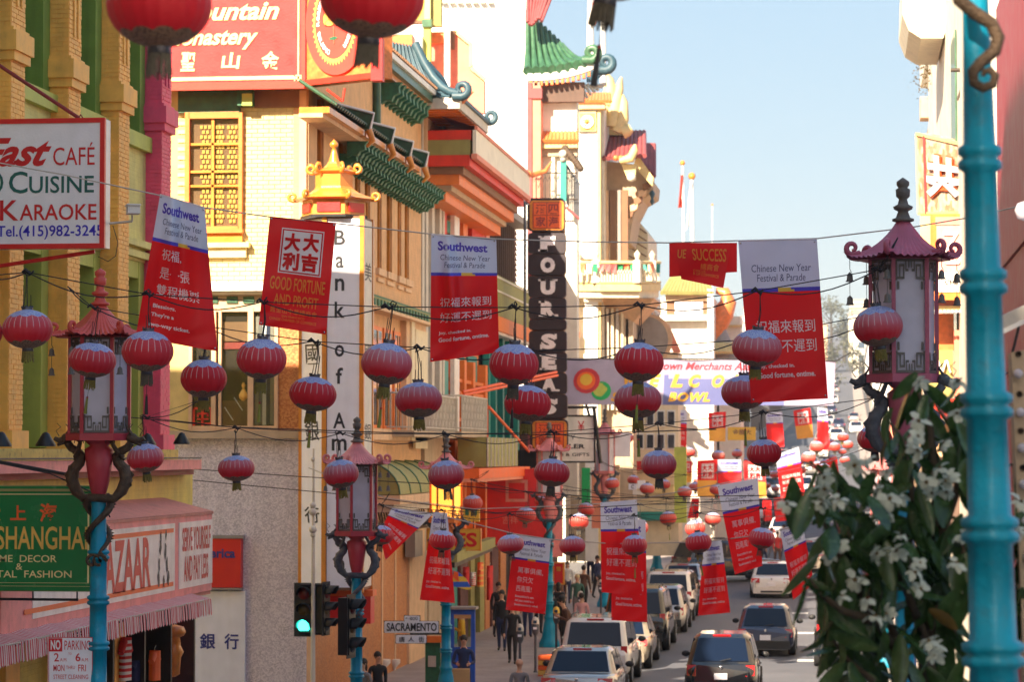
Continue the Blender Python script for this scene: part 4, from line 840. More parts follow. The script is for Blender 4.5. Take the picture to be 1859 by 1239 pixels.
conc(tr, (-12.4, yb - .3, ze + 1.4), (xe, yb, ze), (xe, ya, ze), 'tile_teal', 14, w); w.build('roof', pg)
w = MB(); P = [tr + Vector((0, -.06, .1))] + [Vector((tr.x + (xe - tr.x) * t, tr.y + (ya - tr.y) * t, tr.z + .1 + (ze - tr.z) * (1 - (1 - t) ** 2.1))) for t in (.2, .4, .6, .8, 1)]
w.tube(P, .13, 'tile_teal', 7); curl((xe + .05, ya - .03, ze), (1, -.15, 0), .22, .13, 'tile_teal', w); w.build('ridge', pg)
w = MB(); curl((xe + .05, yb, ze), (1, .1, 0), .2, .1, 'tile_teal', w); w.box((xe - .1, ya, ze - .06), (xe + .05, yb, ze + .05), 'tile_teal'); w.build('ridge', pg)
w = MB(); w.box((-14.5, ya + .02, ze - .33), (xe - .02, ya + .12, ze - .02), 'grey_white'); w.box((xe - .12, ya + .12, ze - .33), (xe - .02, yb, ze - .02), 'grey_white'); w.build('fascia', pg)
for i in range(7): w = MB(); w.box((XP, ya + .2 + i * .6, ze - .36), (xe - .1, ya + .42 + i * .6, ze - .2), 'orange_paint'); w.build('rafter', pg)
w = MB(); w.box((-14.5, ya + .12, ze - .2), (xe - .12, yb, ze - .16), 'recess_brown'); w.build('soffit', pg)
w = MB(); w.box((XP - .1, Y1 + .3, ze - 2.0), (XP + .12, Y2 - .8, ze - .4), 'peach_plain')
for i in range(5): w.box((XP + .12, Y1 + .8 + i * .6, ze - 1.9), (XP + .16, Y1 + .9 + i * .6, ze - .7), 'recess_brown')
w.build('panel', pg)
# lower balcony, stair rail and posts
def balcony(par, p0, p1, yT, yB, X0, X1, mr, mf, ref=None, n=None, slat=.03, cross=True):
    r = p0 if ref is None else ref; Ya, Yb_ = YX(p0, X1), YX(p1, X1); zt, zb = ZP(r, yT, X1), ZP(r, yB, X1)
    w = MB(); w.box((X0, Ya, zb - .16), (X1, Yb_, zb), mf); w.build('balcony_floor', par)
    w = MB(); w.tube([(X0, Ya, zt), (X1, Ya, zt), (X1, Yb_, zt)], .03, mr, 6); w.tube([(X0, Ya, zb + .1), (X1, Ya, zb + .1), (X1, Yb_, zb + .1)], .02, mr, 6)
    n = n or int((Yb_ - Ya) / .16)
    for i in range(n + 1):
        y = Ya + (Yb_ - Ya) * i / n; w.tube([(X1, y, zb), (X1, y, zt)], slat * .5, mr, 4)
        if cross and i % 4 == 0 and i + 4 <= n: yy = Ya + (Yb_ - Ya) * (i + 4) / n; w.tube([(X1, y, zb + .1), (X1, yy, zt)], .012, mr, 4); w.tube([(X1, yy, zb + .1), (X1, y, zt)], .012, mr, 4)
    k = max(2, int((X1 - X0) / .16))
    for i in range(k): x = X0 + (X1 - X0) * i / k; w.tube([(x, Ya, zb), (x, Ya, zt)], slat * .5, mr, 4)
    w.build('balcony_rail', par)
balcony(pg, 752, 830, 720, 785, XP, -11.5, 'grey_white', 'beige_wall', 800)
w = MB(); fx_(w, 'cream_wall', 742, 764, 600, 815, XP + .13, XP + .2, 750); fx_(w, 'beige_wall', 765, 806, 790, 1300, XP - .1, XP + .1, 780); w.build('lower_wall', pg)
w = MB(); fx_(w, 'teal_paint', 806, 814, 655, 800, XP - .1, XP, 808); w.build('shutter', pg)

# ---------------------------------------------------------------- red building
Y3 = YX(889, XP)
rb = thing('red_building', 'red, orange and teal building under a long sloping eave', 'building', (XW, Y2 + 4, 0))
m = MB(); m.box((-30, Y2, 0), (XP - .4, Y3, 15.2), 'orange_paint'); m.build('wall', rb)
CLS = [(807, 814, 'red_paint', -.05), (829, 838, 'teal_paint', -.35), (841, 849, 'orange_paint', 0), (857, 880, 'red_paint', 0), (882, 888, 'salmon_paint', .02)]
for p0, p1, mt, dx in CLS: w = MB(); fx_(w, mt, p0, p1, 225, 590, XP - .4, XP + dx, 850); w.build('column' if mt != 'teal_paint' else 'window', rb)
w = MB(); fx_(w, 'sign_cream', 817, 826, 228, 800, XP, XP + .14, 820); w.build('downpipe', rb)
for yy in (300, 372, 440, 515): w = MB(); fx_(w, 'orange_paint', 807, 888, yy, yy + 9, XP - .35, XP - .1, 850); w.build('beam', rb)
for p0, p1 in ((815, 828), (849, 857)):
    for y0, y1 in ((310, 370), (382, 438), (450, 512)): w = MB(); fx_(w, 'glass_dark' if p0 > 830 else 'teal_paint', p0, p1, y0, y1, XP - .4, XP - .37, 850); w.build('pane', rb)
xe = -10.75; ya, yb = YX(864, xe), YX(962, xe); ze = ZP(864, 232, xe)
w = MB(); xi = XP - .6; w.add([(xi, ya, ze + .75), (xi, yb, ze + .75), (xe, yb, ze + .02), (xe, ya, ze + .02)], [(0, 1, 2, 3)], 'tile_maroon')
w.box((xe - .05, ya, ze - .04), (xe + .04, yb, ze + .06), 'salmon_paint'); w.tube([(xe, yb - .5, ze + .02), (xe + .12, yb, ze), (xe + .5, yb + .25, ze + .15), (xe + .72, yb + .3, ze + .5)], [.1, .1, .08, .03], 'tile_orange', 7)
w.tube([(XP, ya - 1, ze + .55), (XP + .8, ya - 1, ze + .5), (XP + 1.3, ya - 1, ze + .66), (XP + 1.6, ya - 1, ze + .95)], [.1, .1, .08, .03], 'tile_orange', 7); w.build('roof', rb)
w = MB(); w.box((xe - .1, ya, ze - .75), (xe, yb, ze - .05), 'cream_pale'); w.box((xe - .14, ya, ze - .9), (xe + .03, yb, ze - .75), 'salmon_paint'); w.build('fascia', rb)
zz = ze - .05
for mt, h, inset in (('red_paint', .28, 0), ('olive_paint', .45, .02), ('red_paint', .32, .04), ('recess_brown', .22, .2), ('orange_paint', .3, .3), ('beige_wall', .16, .5), ('orange_paint', .3, .65)):
    w = MB(); w.box((XP - .4, ya + .02 + inset, zz - h), (xe - .15 - inset * 1.3, yb - .1, zz), mt); zz -= h; w.build('eave_layer', rb)
# lower storeys: orange frames, teal shutters, balconies
for p in (829, 846, 862, 884): w = MB(); fx_(w, 'orange_paint', p, p + 4, 655, 1000, XP - .4, XP - .05, 850); w.build('post', rb)
for yy in (690, 712, 760, 805): w = MB(); fx_(w, 'orange_paint', 829, 888, yy, yy + 6, XP - .42, XP - .12, 850); w.build('beam', rb)
for p0, p1 in ((834, 845), (850, 861), (867, 883)):
    for y0, y1 in ((640, 688), (698, 710), (720, 758), (768, 803)): w = MB(); fx_(w, 'teal_paint', p0, p1, y0, y1, XP - .42, XP - .32, 850); s_ = w.build('shutter', rb)
balcony(rb, 838, 884, 722, 785, XP - .3, -11.3, 'grey_white', 'beige_wall', 860)
w = MB(); fx_(w, 'olive_paint', 884, 940, 795, 848, -11.9, -11.0, 900, X=-11.0)
for i in range(9): q = YX(884 + i * 6.5, -11.0); w.box((-11.02, q, ZP(900, 848, -11)), (-10.96, q + .06, ZP(900, 795, -11)), 'grey_white')
w.build('balcony_panel', rb)
w = MB(); fx_(w, 'sign_orange', 870, 962, 850, 868, -12.0, -10.9, 900, X=-10.9); fx_(w, 'salmon_paint', 870, 962, 868, 874, -12.0, -10.95, 900, X=-10.9); w.build('canopy', rb)
w = MB()
for (xa, ya_, xb, yb_) in ((840, 712, 1010, 676), (842, 718, 1012, 682), (888, 740, 960, 820), (884, 736, 884, 800)): w.tube([D(xa, ya_, 88), D(xb, yb_, 96)], .05, 'sign_orange', 6)
w.build('steel_brace', rb)
# stepped coral gable on the roof
gb = MB(); Y = YB2 + 13.5
pts = [PY(x, y, Y) for x, y in ((818, 205), (818, 76), (826, 58), (853, 82), (853, 125), (879, 146), (879, 205))]
gb.prism(pts, (0, .35, 0), 'salmon_paint'); gb.build('gable', rb)
for (xa, ya_), (xb, yb_) in zip(((817, 74), (826, 56), (855, 80), (855, 122)), ((826, 56), (855, 80), (855, 122), (881, 144))):
    w = MB(); w.bar(PY(xa, ya_, Y - .05), PY(xb, yb_, Y - .05), .12, 'yellow_trim', .12); w.build('coping', rb)
w = MB(); fy_(w, 'white_paint', 808, 818, 50, 210, Y - .3, .2); w.build('chimney_pipe', rb)
w = MB(); fy_(w, 'salmon_paint', 783, 808, 78, 205, Y, .1); fy_(w, 'tile_orange', 781, 812, 60, 80, Y, .25); fy_(w, 'recess_brown', 815, 826, 56, 90, Y - .1, .1); w.build('parapet', rb)
# things on the roofs left of it
rp = thing('rooftop_pavilion', 'yellow and olive roof pavilion beside the white wall', 'pavilion', PY(760, 150, 92))
w = MB(); fy_(w, 'olive_paint', 781, 801, -40, 47, 92, .3, True); fy_(w, 'yellow_trim', 770, 781, -40, 60, 91.8, .3, True); fy_(w, 'band_yellow', 744, 770, -40, 38, 91.9, .3, True); w.build('wall', rp)
w = MB(); fy_(w, 'recess_brown', 742, 772, 36, 41, 91.7, .3, True); w.build('cornice', rp)
w = MB(); fy_(w, 'green_light', 768, 781, 34, 130, 91.5, .3, True); fy_(w, 'tile_jade', 766, 783, 34, 48, 91.4, .3, True); w.build('finial_post', rp)
w = MB(); fy_(w, 'tile_orange', 712, 748, 62, 92, 91.0, .3, True); fy_(w, 'white_paint', 748, 766, 66, 120, 91.2, .3, True); w.build('parapet', rp)
w = MB(); P = [PY(x, y, 90.5) for x, y in ((698, 52), (705, 72), (720, 92), (750, 98), (762, 104), (700, 108))]; w.prism(P, (0, .4, 0), 'green_light'); w.build('curved_roof', rp)
w = MB()
for i in range(9): q = PY(700 + i * 8, 104 + i * 1.5, 90.3); w.ball(q, .14, 'white_paint', 7, 4)
w.build('balustrade', rp, kind='stuff')

# ---------------------------------------------------------------- dark timber building, brown shingles above, balcony below
Y4 = YX(957, XP)
db = thing('dark_timber_building', 'dark brown building with olive balcony behind the steel sign frame', 'building', (XW, Y3 + 4, 0))
m = MB(); m.box((-30, Y3, 0), (XP - .5, Y4, 14.7), 'wood_dark'); m.build('wall', db)
w = MB(); w.box((XP - .6, Y3, 14.7), (XP + .15, Y4, 14.95), 'grey_panel'); w.build('coping', db)
for r in range(12):
    z = 14.7 - r * .2; w = MB(); w.add([(XP - .45, Y3 + .05, z), (XP - .45, Y4, z), (XP - .38, Y4, z - .21), (XP - .38, Y3 + .05, z - .21)], [(0, 1, 2, 3)], 'wood_dark')
    w.box((XP - .46, Y3 + .05, z - .22), (XP - .36, Y4, z - .2), 'wood_dark'); w.build('shingle_course', db)
for i in range(16): w = MB(); y = Y3 + .3 + i * .6; w.box((XP - .38, y, 12.3), (XP - .28, y + .12, 14.6), 'brown_wall'); w.build('slat', db)
w = MB(); fx_(w, 'olive_paint', 889, 957, 500, 576, XP - .5, XP + .1, 900); w.build('balcony_wall', db)
for z_ in (503, 528): w = MB(); fx_(w, 'cream_pale', 889, 957, z_, z_ + 3, XP + .1, XP + .14, 900); w.build('rail', db)
w = MB(); fx_(w, 'orange_paint', 889, 957, 578, 604, XP - .5, XP + .3, 900); fx_(w, 'sign_cream', 889, 957, 604, 609, XP - .5, XP + .2, 900); w.build('beam', db)
for p in (893, 905, 918, 931, 945): w = MB(); fx_(w, 'teal_paint', p, p + 2.5, 612, 820, XP - .3, XP - .1, 920); w.build('post', db)
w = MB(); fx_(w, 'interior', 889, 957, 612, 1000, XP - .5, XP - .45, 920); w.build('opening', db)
for p0, p1 in ((896, 904), (908, 917), (921, 930), (934, 944)): w = MB(); fx_(w, 'glass_dark', p0, p1, 625, 740, XP - .44, XP - .4, 920); w.build('window', db)
w = MB(); fx_(w, 'plastic_black', 930, 952, 818, 850, XP, XP + .9, 935); w.build('flower_tub', label='black tub planter on the balcony beside the sign', cat='planter')

# steel frame and FOUR SEAS sign
YS_ = 98.0
fr = thing('steel_sign_frame', 'rusty rounded steel frame behind the four seas sign', 'sign frame', PY(920, 560, 96))
w = MB()
def loop(pts, r, mt, Y, mb, close=False):
    mb.tube([PY(x, y, Y) for x, y in pts], r, mt, 7)
loop([(897, 370), (897, 340), (901, 335), (948, 335), (953, 340), (953, 700)], .05, 'iron_grey', 96, w); loop([(884, 332), (960, 372)], .035, 'iron_grey', 96, w); loop([(884, 368), (962, 368)], .05, 'sign_orange', 96.3, w); loop([(884, 371), (962, 366)], .03, 'dark_red', 96.1, w); loop([(923, 336), (918, 368)], .025, 'iron_grey', 96, w); loop([(925, 336), (924, 368)], .025, 'iron_grey', 96, w)
w.build('tube_frame', fr)
fs4 = thing('four_seas_sign', 'dark vertical FOUR SEAS restaurant sign with orange square ends', 'sign', PY(995, 820, YS_))
w = MB(); fy_(w, 'recess_brown', 966, 1024, 365, 815, YS_, .5, True); w.build('spine', fs4)
def rbox(mb, x0, y0, x1, y1, Y, t, mt, r=6):
    P = []
    for cx_, cy_, a0 in ((x1 - r, y0 + r, -90), (x1 - r, y1 - r, 0), (x0 + r, y1 - r, 90), (x0 + r, y0 + r, 180)):
        for k in range(4): a = R(a0 + k * 30); P.append(PY(cx_ + r * math.cos(a), cy_ + r * math.sin(a), Y))
    y_ = P[0].y; mb.prism(P, (0, -t, 0), mt)
mat('sign_char', (.028, .018, .024), rough=.5, dirt=.3); mat('letter_grey', (.88, .82, .84), rough=.5, dirt=.2)
rows = [('F', 424, 461), ('O', 463, 500), ('U', 502, 541), ('R', 542, 580), ('', 581, 600), ('S', 602, 639), ('E', 640, 676), ('A', 678, 716), ('S', 717, 760)]
for ch, y0, y1 in rows:
    x0 = 960 + (y0 - 424) * .01; x1 = x0 + 68; w = MB(); rbox(w, x0, y0, x1, y1, YS_, .28, 'sign_char'); bx = w.build('sign_box', fs4)
    if ch:
        w = MB(); hx = 15 if ch != 'E' else 14; cxm = (x0 + x1) / 2; ym = (y0 + y1) / 2
        sf = lambda u, v, h=0: PY(cxm - hx + 2 * hx * u, ym - 14 + 28 * v, YS_ - .28) + Vector((0, -h, 0))
        write(w, ch, sf, .06, 0, .94, 1, 'letter_grey', bold=.075 if ch != 'S' else .06, lift=.0, depth=.05)
        for u0, v0, u1, v1 in {'F': ((-.05, 0, .3, .12), (-.05, .88, .5, 1), (.86, .02, .98, .34)), 'U': ((-.08, 0, .36, .11), (.64, 0, 1.08, .11)), 'R': ((-.06, 0, .3, .12), (-.06, .88, .42, 1), (.72, .88, 1.1, 1)), 'E': ((-.08, 0, .3, .12), (-.08, .88, .3, 1), (.88, .0, 1.0, .32), (.88, .68, 1.0, 1)), 'A': ((-.14, .88, .36, 1), (.64, .88, 1.14, 1)), 'S': ((.0, .68, .12, 1), (.88, .0, 1, .34))}.get(ch, ()):
            w.prism([sf(u0, v0, .05), sf(u1, v0, .05), sf(u1, v1, .05), sf(u0, v1, .05)], (0, .05, 0), 'letter_grey')
        w.build('letter', bx)
for y0, y1, x0, x1 in ((361, 421, 959, 1027), (762, 818, 964, 1032)):
    w = MB(); rbox(w, x0, y0, x1, y1, YS_, .3, 'sign_char', 8); bx = w.build('sign_box', fs4)
    w = MB(); rbox(w, x0 + 3, y0 + 3, x1 - 3, y1 - 3, YS_ - .3, .03, 'gold_paint', 7); rbox(w, x0 + 8, y0 + 6, x1 - 8, y1 - 6, YS_ - .33, .02, 'sign_orange', 3)
    sf = lambda u, v, h=0: PY(x0 + (x1 - x0) * u, y0 + (y1 - y0) * v, YS_ - .35) + Vector((0, -h, 0))
    for ch, u0, v0 in (('酒', .2, .16), ('家', .2, .54), ('四', .54, .16), ('海', .54, .54)): write(w, ch, sf, u0, v0, u0 + .26, v0 + .3, 'dark_red', bold=.02)
    for q in ((.12, .1, .88, .12), (.12, .88, .88, .9), (.12, .1, .14, .9), (.86, .1, .88, .9), (.485, .1, .505, .9), (.12, .49, .88, .51)): w.prism([sf(q[0], q[1], .01), sf(q[2], q[1], .01), sf(q[2], q[3], .01), sf(q[0], q[3], .01)], (0, .008, 0), 'dark_red')
    w.build('panel', bx)

# ---------------------------------------------------------------- tall white building and the jade-roofed tower
wb = thing('white_building', 'tall blank white sunlit wall rising behind the red building', 'building', (-20, 106, 0))
m = MB(); x1 = PY(957, 300, 135).x; m.box((-60, 135, 0), (x1, 142, 34), 'white_wall'); m.build('wall', wb)
for i in range(7): w = MB(); fy_(w, 'grey_white', 802 + i * 14, 812 + i * 14, 3, 7, 135, .3); w.build('vent', wb)
tw = thing('pagoda_tower', 'street tower with jade green curled tile roof beside the white wall', 'tower', (-12, 108, 0))
YT = 107.0
m = MB(); fy_(m, 'salmon_paint', 958, 982, 150, 900, YT, .8, True); m.build('column', tw)
m = MB(); fy_(m, 'tile_maroon', 958, 966, 150, 900, YT - .06, .3, True); m.build('column', tw)
m = MB(); fy_(m, 'cream_pale', 982, 1048, 180, 900, YT + .8, .8, True); m.build('wall', tw)
m = MB()
def tp(x, y, dy=0): return PY(x, y, YT + dy)
def eave(u): return 958 + 120 * u, 130 - 22 * u ** 2.4
def ridge(u): return 958 + 62 * u, 20 + 62 * u
def RF(u, v):
    ex, ey = eave(u); rx, ry = ridge(u); q = 1 - (1 - v) ** 1.6
    return tp(rx + (ex - rx) * v, ry + (ey - ry) * (q * .55 + v * .45) + 10 * math.sin(math.pi * v), 1.6 * (1 - v))
m.grid(RF, 12, 8, 'tile_jade')
for i in range(9): m.tube([RF(i / 8, k / 8) + Vector((0, -.05, .03)) for k in range(9)], [.1] * 5 + [.14, .15, .17, .2], 'tile_jade', 7)
curl(tp(1074, 110), (1, 0, 0), .3, .2, 'tile_jade', m); m.build('roof', tw)
m = MB()
for u in range(10):
    a_, b_ = eave(u / 10), eave((u + 1) / 10); m.prism([tp(a_[0], a_[1] + 3), tp(b_[0], b_[1] + 3), tp(b_[0], b_[1] + 16), tp(a_[0], a_[1] + 16)], (0, .3, 0), 'white_paint')
m.build('fascia', tw)
for u in range(12): a_ = eave((u + .3) / 12.5); w = MB(); w.prism([tp(a_[0], a_[1] + 17), tp(a_[0] + 5, a_[1] + 16.6), tp(a_[0] + 5, a_[1] + 25), tp(a_[0], a_[1] + 25.5)], (0, .3, 0), 'tile_orange'); w.build('rafter_end', tw)
m = MB(); fy_(m, 'brown_wall', 982, 1060, 150, 184, YT + .4, .4, True); fy_(m, 'tile_maroon', 958, 984, 160, 178, YT - .1, .4, True); m.build('soffit', tw)
m = MB(); m.grid(lambda u, v: tp(1065 + 40 * u, 150 - 25 * u ** 2 - 22 * v * (1 - u * .5), 2 + v), 6, 4, 'tile_teal'); curl(tp(1100, 128, 2), (1, 0, 0), .32, .2, 'tile_teal', m); m.build('side_roof', tw)
m = MB()
for k in range(6): m.tube([tp(1052 + k * 7, 150 + k * 1, 1.5), tp(1066 + k * 7, 178 - k * 5, 1.5)], .07, 'grey_white', 5)
m.build('roof_strut', tw)
m = MB(); m.grid(lambda u, v: tp(958 + 46 * u * (1 - .45 * v), -10 + 52 * v + 6 * math.sin(u * 6), 1.2 - v), 9, 5, 'tile_maroon')
for i in range(8): m.tube([tp(958 + (46 * i / 7) * (1 - .45 * v), -12 + 52 * v + 6 * math.sin(i / 7 * 6), 1.1 - v) for v in (0, .3, .6, 1)], .07, 'tile_maroon', 6)
m.build('upper_roof', tw)
m = MB(); m.grid(lambda u, v: tp(958 + 26 * u + 8 * v, 44 + 56 * v, 1.4), 4, 4, 'tile_teal'); m.build('upper_wall', tw)
w = MB(); tiles(w, tp(988, 234, 1.2), tp(1046, 234, 1.2), tp(1048, 258, .2), tp(984, 258, .2), 9, 'tile_orange', .09); w.build('tile_canopy', tw)
w = MB(); fy_(w, 'yellow_trim', 984, 1048, 259, 268, YT + .3, .5, True); fy_(w, 'beige_wall', 984, 1048, 268, 283, YT + .55, .3, True); w.build('beam', tw)
w = MB(); fy_(w, 'cream_pale', 1001, 1007, 268, 360, YT + .6, .2, True); w.build('post', tw)
w = MB()
for x in range(966, 1046, 8): w.tube([tp(x, 316, -.3), tp(x, 362, -.3)], .015, 'copper_dark', 4); w.tube([tp(x, 320, -.3), tp(x + 4, 330, -.3), tp(x + 8, 320, -.3)], .015, 'copper_dark', 4)
for y in (314, 362): w.tube([tp(964, y, -.3), tp(1048, y, -.3)], .03, 'copper_dark', 5)
w.build('balcony_rail', tw)
w = MB(); fy_(w, 'teal_paint', 1017, 1028, 292, 365, YT - .4, .2, True); q = tp(1022, 280, -.4); w.ball(q, .18, 'grey_white', 8, 5); w.ball(q - Vector((0, 0, .2)), .12, 'grey_white', 8, 5); w.build('gate_post', tw)
w = MB()
for i in range(9): q = tp(1026 + i * 3.5, 270 + i * 4.5, -.2 - i * .1); w.ball(q, .16 - .01 * (i % 3), 'bronze', 7, 4)
w.build('carving', tw, kind='stuff')
w = MB()
for i in range(8): x = 1030 + i * 3; w.tube([tp(x, 300 + i * 5, -.1), tp(x, 372 + i * 4, -.1)], .025, 'iron_grey', 5)
w.tube([tp(1028, 300, -.1), tp(1052, 336, -.1)], .05, 'iron_grey', 5); w.tube([tp(1028, 376, -.1), tp(1052, 398, -.1)], .06, 'tile_maroon', 5); w.build('iron_grille', tw)

# ---------------------------------------------------------------- cream hall with columns, flared roof and balcony
YC1 = 118.0
ch_ = thing('cream_hall', 'cream and gold hall with flared maroon roof and decorated balcony', 'building', (-12, YC1, 0))
def cy(mb, mt, x0, x1, y0, y1, dy=0, t=.5): fy_(mb, mt, x0, x1, y0, y1, YC1 + dy, t, True)
m = MB(); cy(m, 'cream_pale', 1026, 1098, 190, 1020, .6, 12); m.build('wall', ch_)
for x0, x1, mt, y0 in ((1040, 1047, 'yellow_trim', 270), (1047, 1084, 'white_paint', 192), (1084, 1091, 'yellow_trim', 185)): w = MB(); cy(w, mt, x0, x1, y0, 470 if mt == 'white_paint' else 1020, .1 if mt == 'white_paint' else 0); w.build('column', ch_)
w = MB(); cy(w, 'white_paint', 1062, 1086, 545, 1020, -.1); w.build('column', ch_)
w = MB(); cy(w, 'yellow_trim', 1050, 1082, 203, 238, -.05, .2); w.build('panel', ch_)
w = MB(); cy(w, 'band_yellow', 1053, 1079, 206, 235, -.09, .1)
q = PY(1066, 221, YC1 - .1)
for k in range(8): a = R(45 * k); w.prism([q + Vector((math.cos(a) * .08, -.01, math.sin(a) * .08)), q + Vector((math.cos(a - .35) * .3, -.01, math.sin(a - .35) * .3)), q + Vector((math.cos(a + .35) * .3, -.01, math.sin(a + .35) * .3))], (0, -.05, 0), 'white_paint')
w.ball(q, .11, 'gold_paint', 10, 5); w.build('medallion', ch_)
w = MB(); tiles(w, PY(1043, 172, YC1 + .8), PY(1106, 172, YC1 + .8), PY(1108, 186, YC1 - .3), PY(1034, 186, YC1 - .3), 12, 'tile_orange', .09); w.build('tile_cap', ch_)
w = MB(); cy(w, 'yellow_trim', 1040, 1098, 187, 197, -.2, .6); w.build('cornice', ch_)
# roof horn finials
w = MB()
for pts in (((1100, 190), (1108, 165), (1106, 145), (1100, 130)), ((1112, 230), (1116, 190), (1124, 160), (1128, 140)), ((1120, 240), (1130, 215), (1132, 185), (1130, 172)), ((1130, 240), (1140, 236), (1146, 232))):
    w.tube([PY(x, y, YC1 + 2) for x, y in pts], [.35, .3, .2, .06][:len(pts)], 'yellow_trim', 7)
w.build('roof_horn', ch_, kind='stuff')
w = MB(); fin = [PY(x, y, YC1 + 3) for x, y in ((1095, 245), (1100, 185), (1118, 180), (1130, 200), (1134, 245))]; w.prism(fin, (0, 1.5, 0), 'yellow_trim'); w.build('roof_gable', ch_)
w = MB(); XR = -9.9
def rp_(x, y, X): return PX(x, y, X)
w = MB(); a_, b_, c2, d2 = PY(1104, 242, YC1 + 4), PY(1169, 241, YC1 + 4), PY(1170, 285, YC1 + .5), PY(1097, 290, YC1 + .5); tiles(w, a_, b_, c2, d2, 9, 'tile_maroon', .11); w.build('roof', ch_)
w = MB(); tiles(w, PY(1168, 264, YC1 + 6), PY(1187, 264, YC1 + 6), PY(1187, 322, YC1 + 4.5), PY(1166, 300, YC1 + 4.5), 4, 'tile_maroon', .11); w.build('side_roof', ch_)
w = MB(); w.prism([PY(x, y, YC1 + 1) for x, y in ((1156, 278), (1186, 322), (1184, 338), (1150, 300))], (0, .8, 0), 'yellow_trim'); w.build('verge_board', ch_)
w = MB(); w.prism([PY(x, y, YC1 + .3) for x, y in ((1128, 298), (1155, 298), (1152, 326), (1138, 322))], (0, .6, 0), 'yellow_trim'); w.tube([PY(1125, 292, YC1), PY(1145, 288, YC1), PY(1152, 272, YC1), PY(1153, 262, YC1)], [.15, .22, .18, .05], 'yellow_trim', 7)
for i in range(4): w.ball(PY(1118 + i * 9, 287, YC1), .13, 'tile_orange', 7, 4)
w.ball(PY(1146, 322, YC1), .2, 'cream_pale', 8, 5); w.build('eave_ornament', ch_, kind='stuff')
br = MB(); br.prism([PY(x, y, YC1 + 2) for x, y in ((1092, 292), (1150, 298), (1187, 330), (1185, 350), (1165, 362), (1150, 392), (1142, 440), (1092, 440))], (0, 4, 0), 'beige_wall'); br.build('corbel_wall', ch_)
for k in range(6):
    w = MB(); x0 = 1182 - k * 8; y0 = 340 + k * 13; w.prism([PY(x0 - 16, y0 - 6, YC1 + 1.6), PY(x0, y0 - 10, YC1 + 1.6), PY(x0 - 2, y0, YC1 + 1.6), PY(x0 - 14, y0 + 8, YC1 + 1.6)], (0, .5, 0), 'peach_plain' if k % 2 else 'recess_brown'); w.build('corbel', ch_)
w = MB(); q = PY(1184, 352, YC1 + 2); w.lathe([(.02, -.5), (.1, -.35), (.05, -.2), (.14, 0), (.05, .15)], 'tile_teal', 8, q); w.build('pendant', ch_)
for x0, x1, mt in ((1094, 1099, 'glass_dark'), (1100, 1105, 'peach_plain'), (1107, 1119, 'recess_brown'), (1121, 1127, 'grey_panel'), (1128, 1140, 'recess_brown')): w = MB(); fy_(w, mt, x0, x1, 345, 475, YC1 + 1.4, .3, True); w.build('window' if mt == 'glass_dark' else 'column', ch_)
w = MB(); w.prism([PY(x, y, YC1 + 7) for x, y in ((1140, 392), (1160, 402), (1176, 424), (1178, 520), (1140, 520))], (0, 6, 0), 'cream_wall')
w.build('rear_wall', ch_)
for k in range(7): w = MB(); w.bar(PY(1140, 400 + k * 16, YC1 + 6.9), PY(1174, 424 + k * 14, YC1 + 6.9), .07, 'recess_brown', .05); w.build('siding_board', ch_)
# balcony
dk = MB(); dk.prism([PY(x, 516, Y) for x, Y in ((1012, YC1 + 1), (1090, YC1 - 1.5), (1164, YC1 - 1), (1200, YC1 + 3), (1200, YC1 + 6), (1012, YC1 + 6))], (0, 0, -.3), 'yellow_trim')
dk.prism([PY(x, 523, Y) + Vector((0, 0, -.02)) for x, Y in ((1012, YC1 + 1.1), (1090, YC1 - 1.3), (1160, YC1 - .8), (1196, YC1 + 3.2), (1196, YC1 + 6), (1012, YC1 + 6))], (0, 0, -.4), 'cream_wall'); dk.build('balcony_floor', ch_)
w = MB(); w.prism([PY(1092, 541, YC1 - .9), PY(1158, 541, YC1 - .6), PY(1192, 541, YC1 + 3), PY(1192, 541, YC1 + 7), PY(1092, 541, YC1 + 7)], (0, 0, -.02), 'beige_wall')
w.prism([PY(1092, 542, YC1), PY(1188, 542, YC1), PY(1150, 585, YC1 + 1), PY(1100, 560, YC1 + 1)], (0, 4, 0), 'peach_plain'); w.build('balcony_soffit', ch_)
seg = [(1012, YC1 + 1), (1090, YC1 - 1.4), (1162, YC1 - .9), (1198, YC1 + 3)]
for (xa, Ya), (xb, Yb_) in zip(seg, seg[1:]):
    n = int((xb - xa) / 5); w = MB()
    P = lambda t, y: PY(xa + (xb - xa) * t, y, Ya + (Yb_ - Ya) * t)
    for i in range(n): t0, t1 = i / n, (i + 1) / n; w.tube([P((t0 + t1) / 2, 512), P((t0 + t1) / 2, 497)], .05, 'cream_wall', 5); w.tube([P(t0, 496), P((t0 + t1) / 2, 500), P(t1, 496), P((t0 + t1) / 2, 490), P(t0, 496)], .03, 'cream_wall', 4)
    w.tube([P(0, 513), P(1, 513)], .07, 'yellow_trim', 6); w.tube([P(0, 477), P(1, 477)], .08, 'yellow_trim', 6); w.build('balustrade', ch_)
for x, Y in ((1050, YC1 - .2), (1082, YC1 - 1.2), (1157, YC1 - 1.0), (1184, YC1 + 1.5)):
    w = MB(); q = PY(x, 514, Y); w.box((q.x - .17, Y - .17, q.z), (q.x + .17, Y + .1, q.z + .95), 'cream_pale'); w.lathe([(.16, .95), (.06, 1.02), (.13, 1.15), (.14, 1.25), (.03, 1.38), (0, 1.42)], 'cream_wall', 8, (q.x, Y, q.z)); w.build('balcony_post', ch_)
bn = thing('bunting', 'red, green and white pennants hung along the cream balcony rail', 'bunting', PY(1100, 490, YC1 - 1.6))
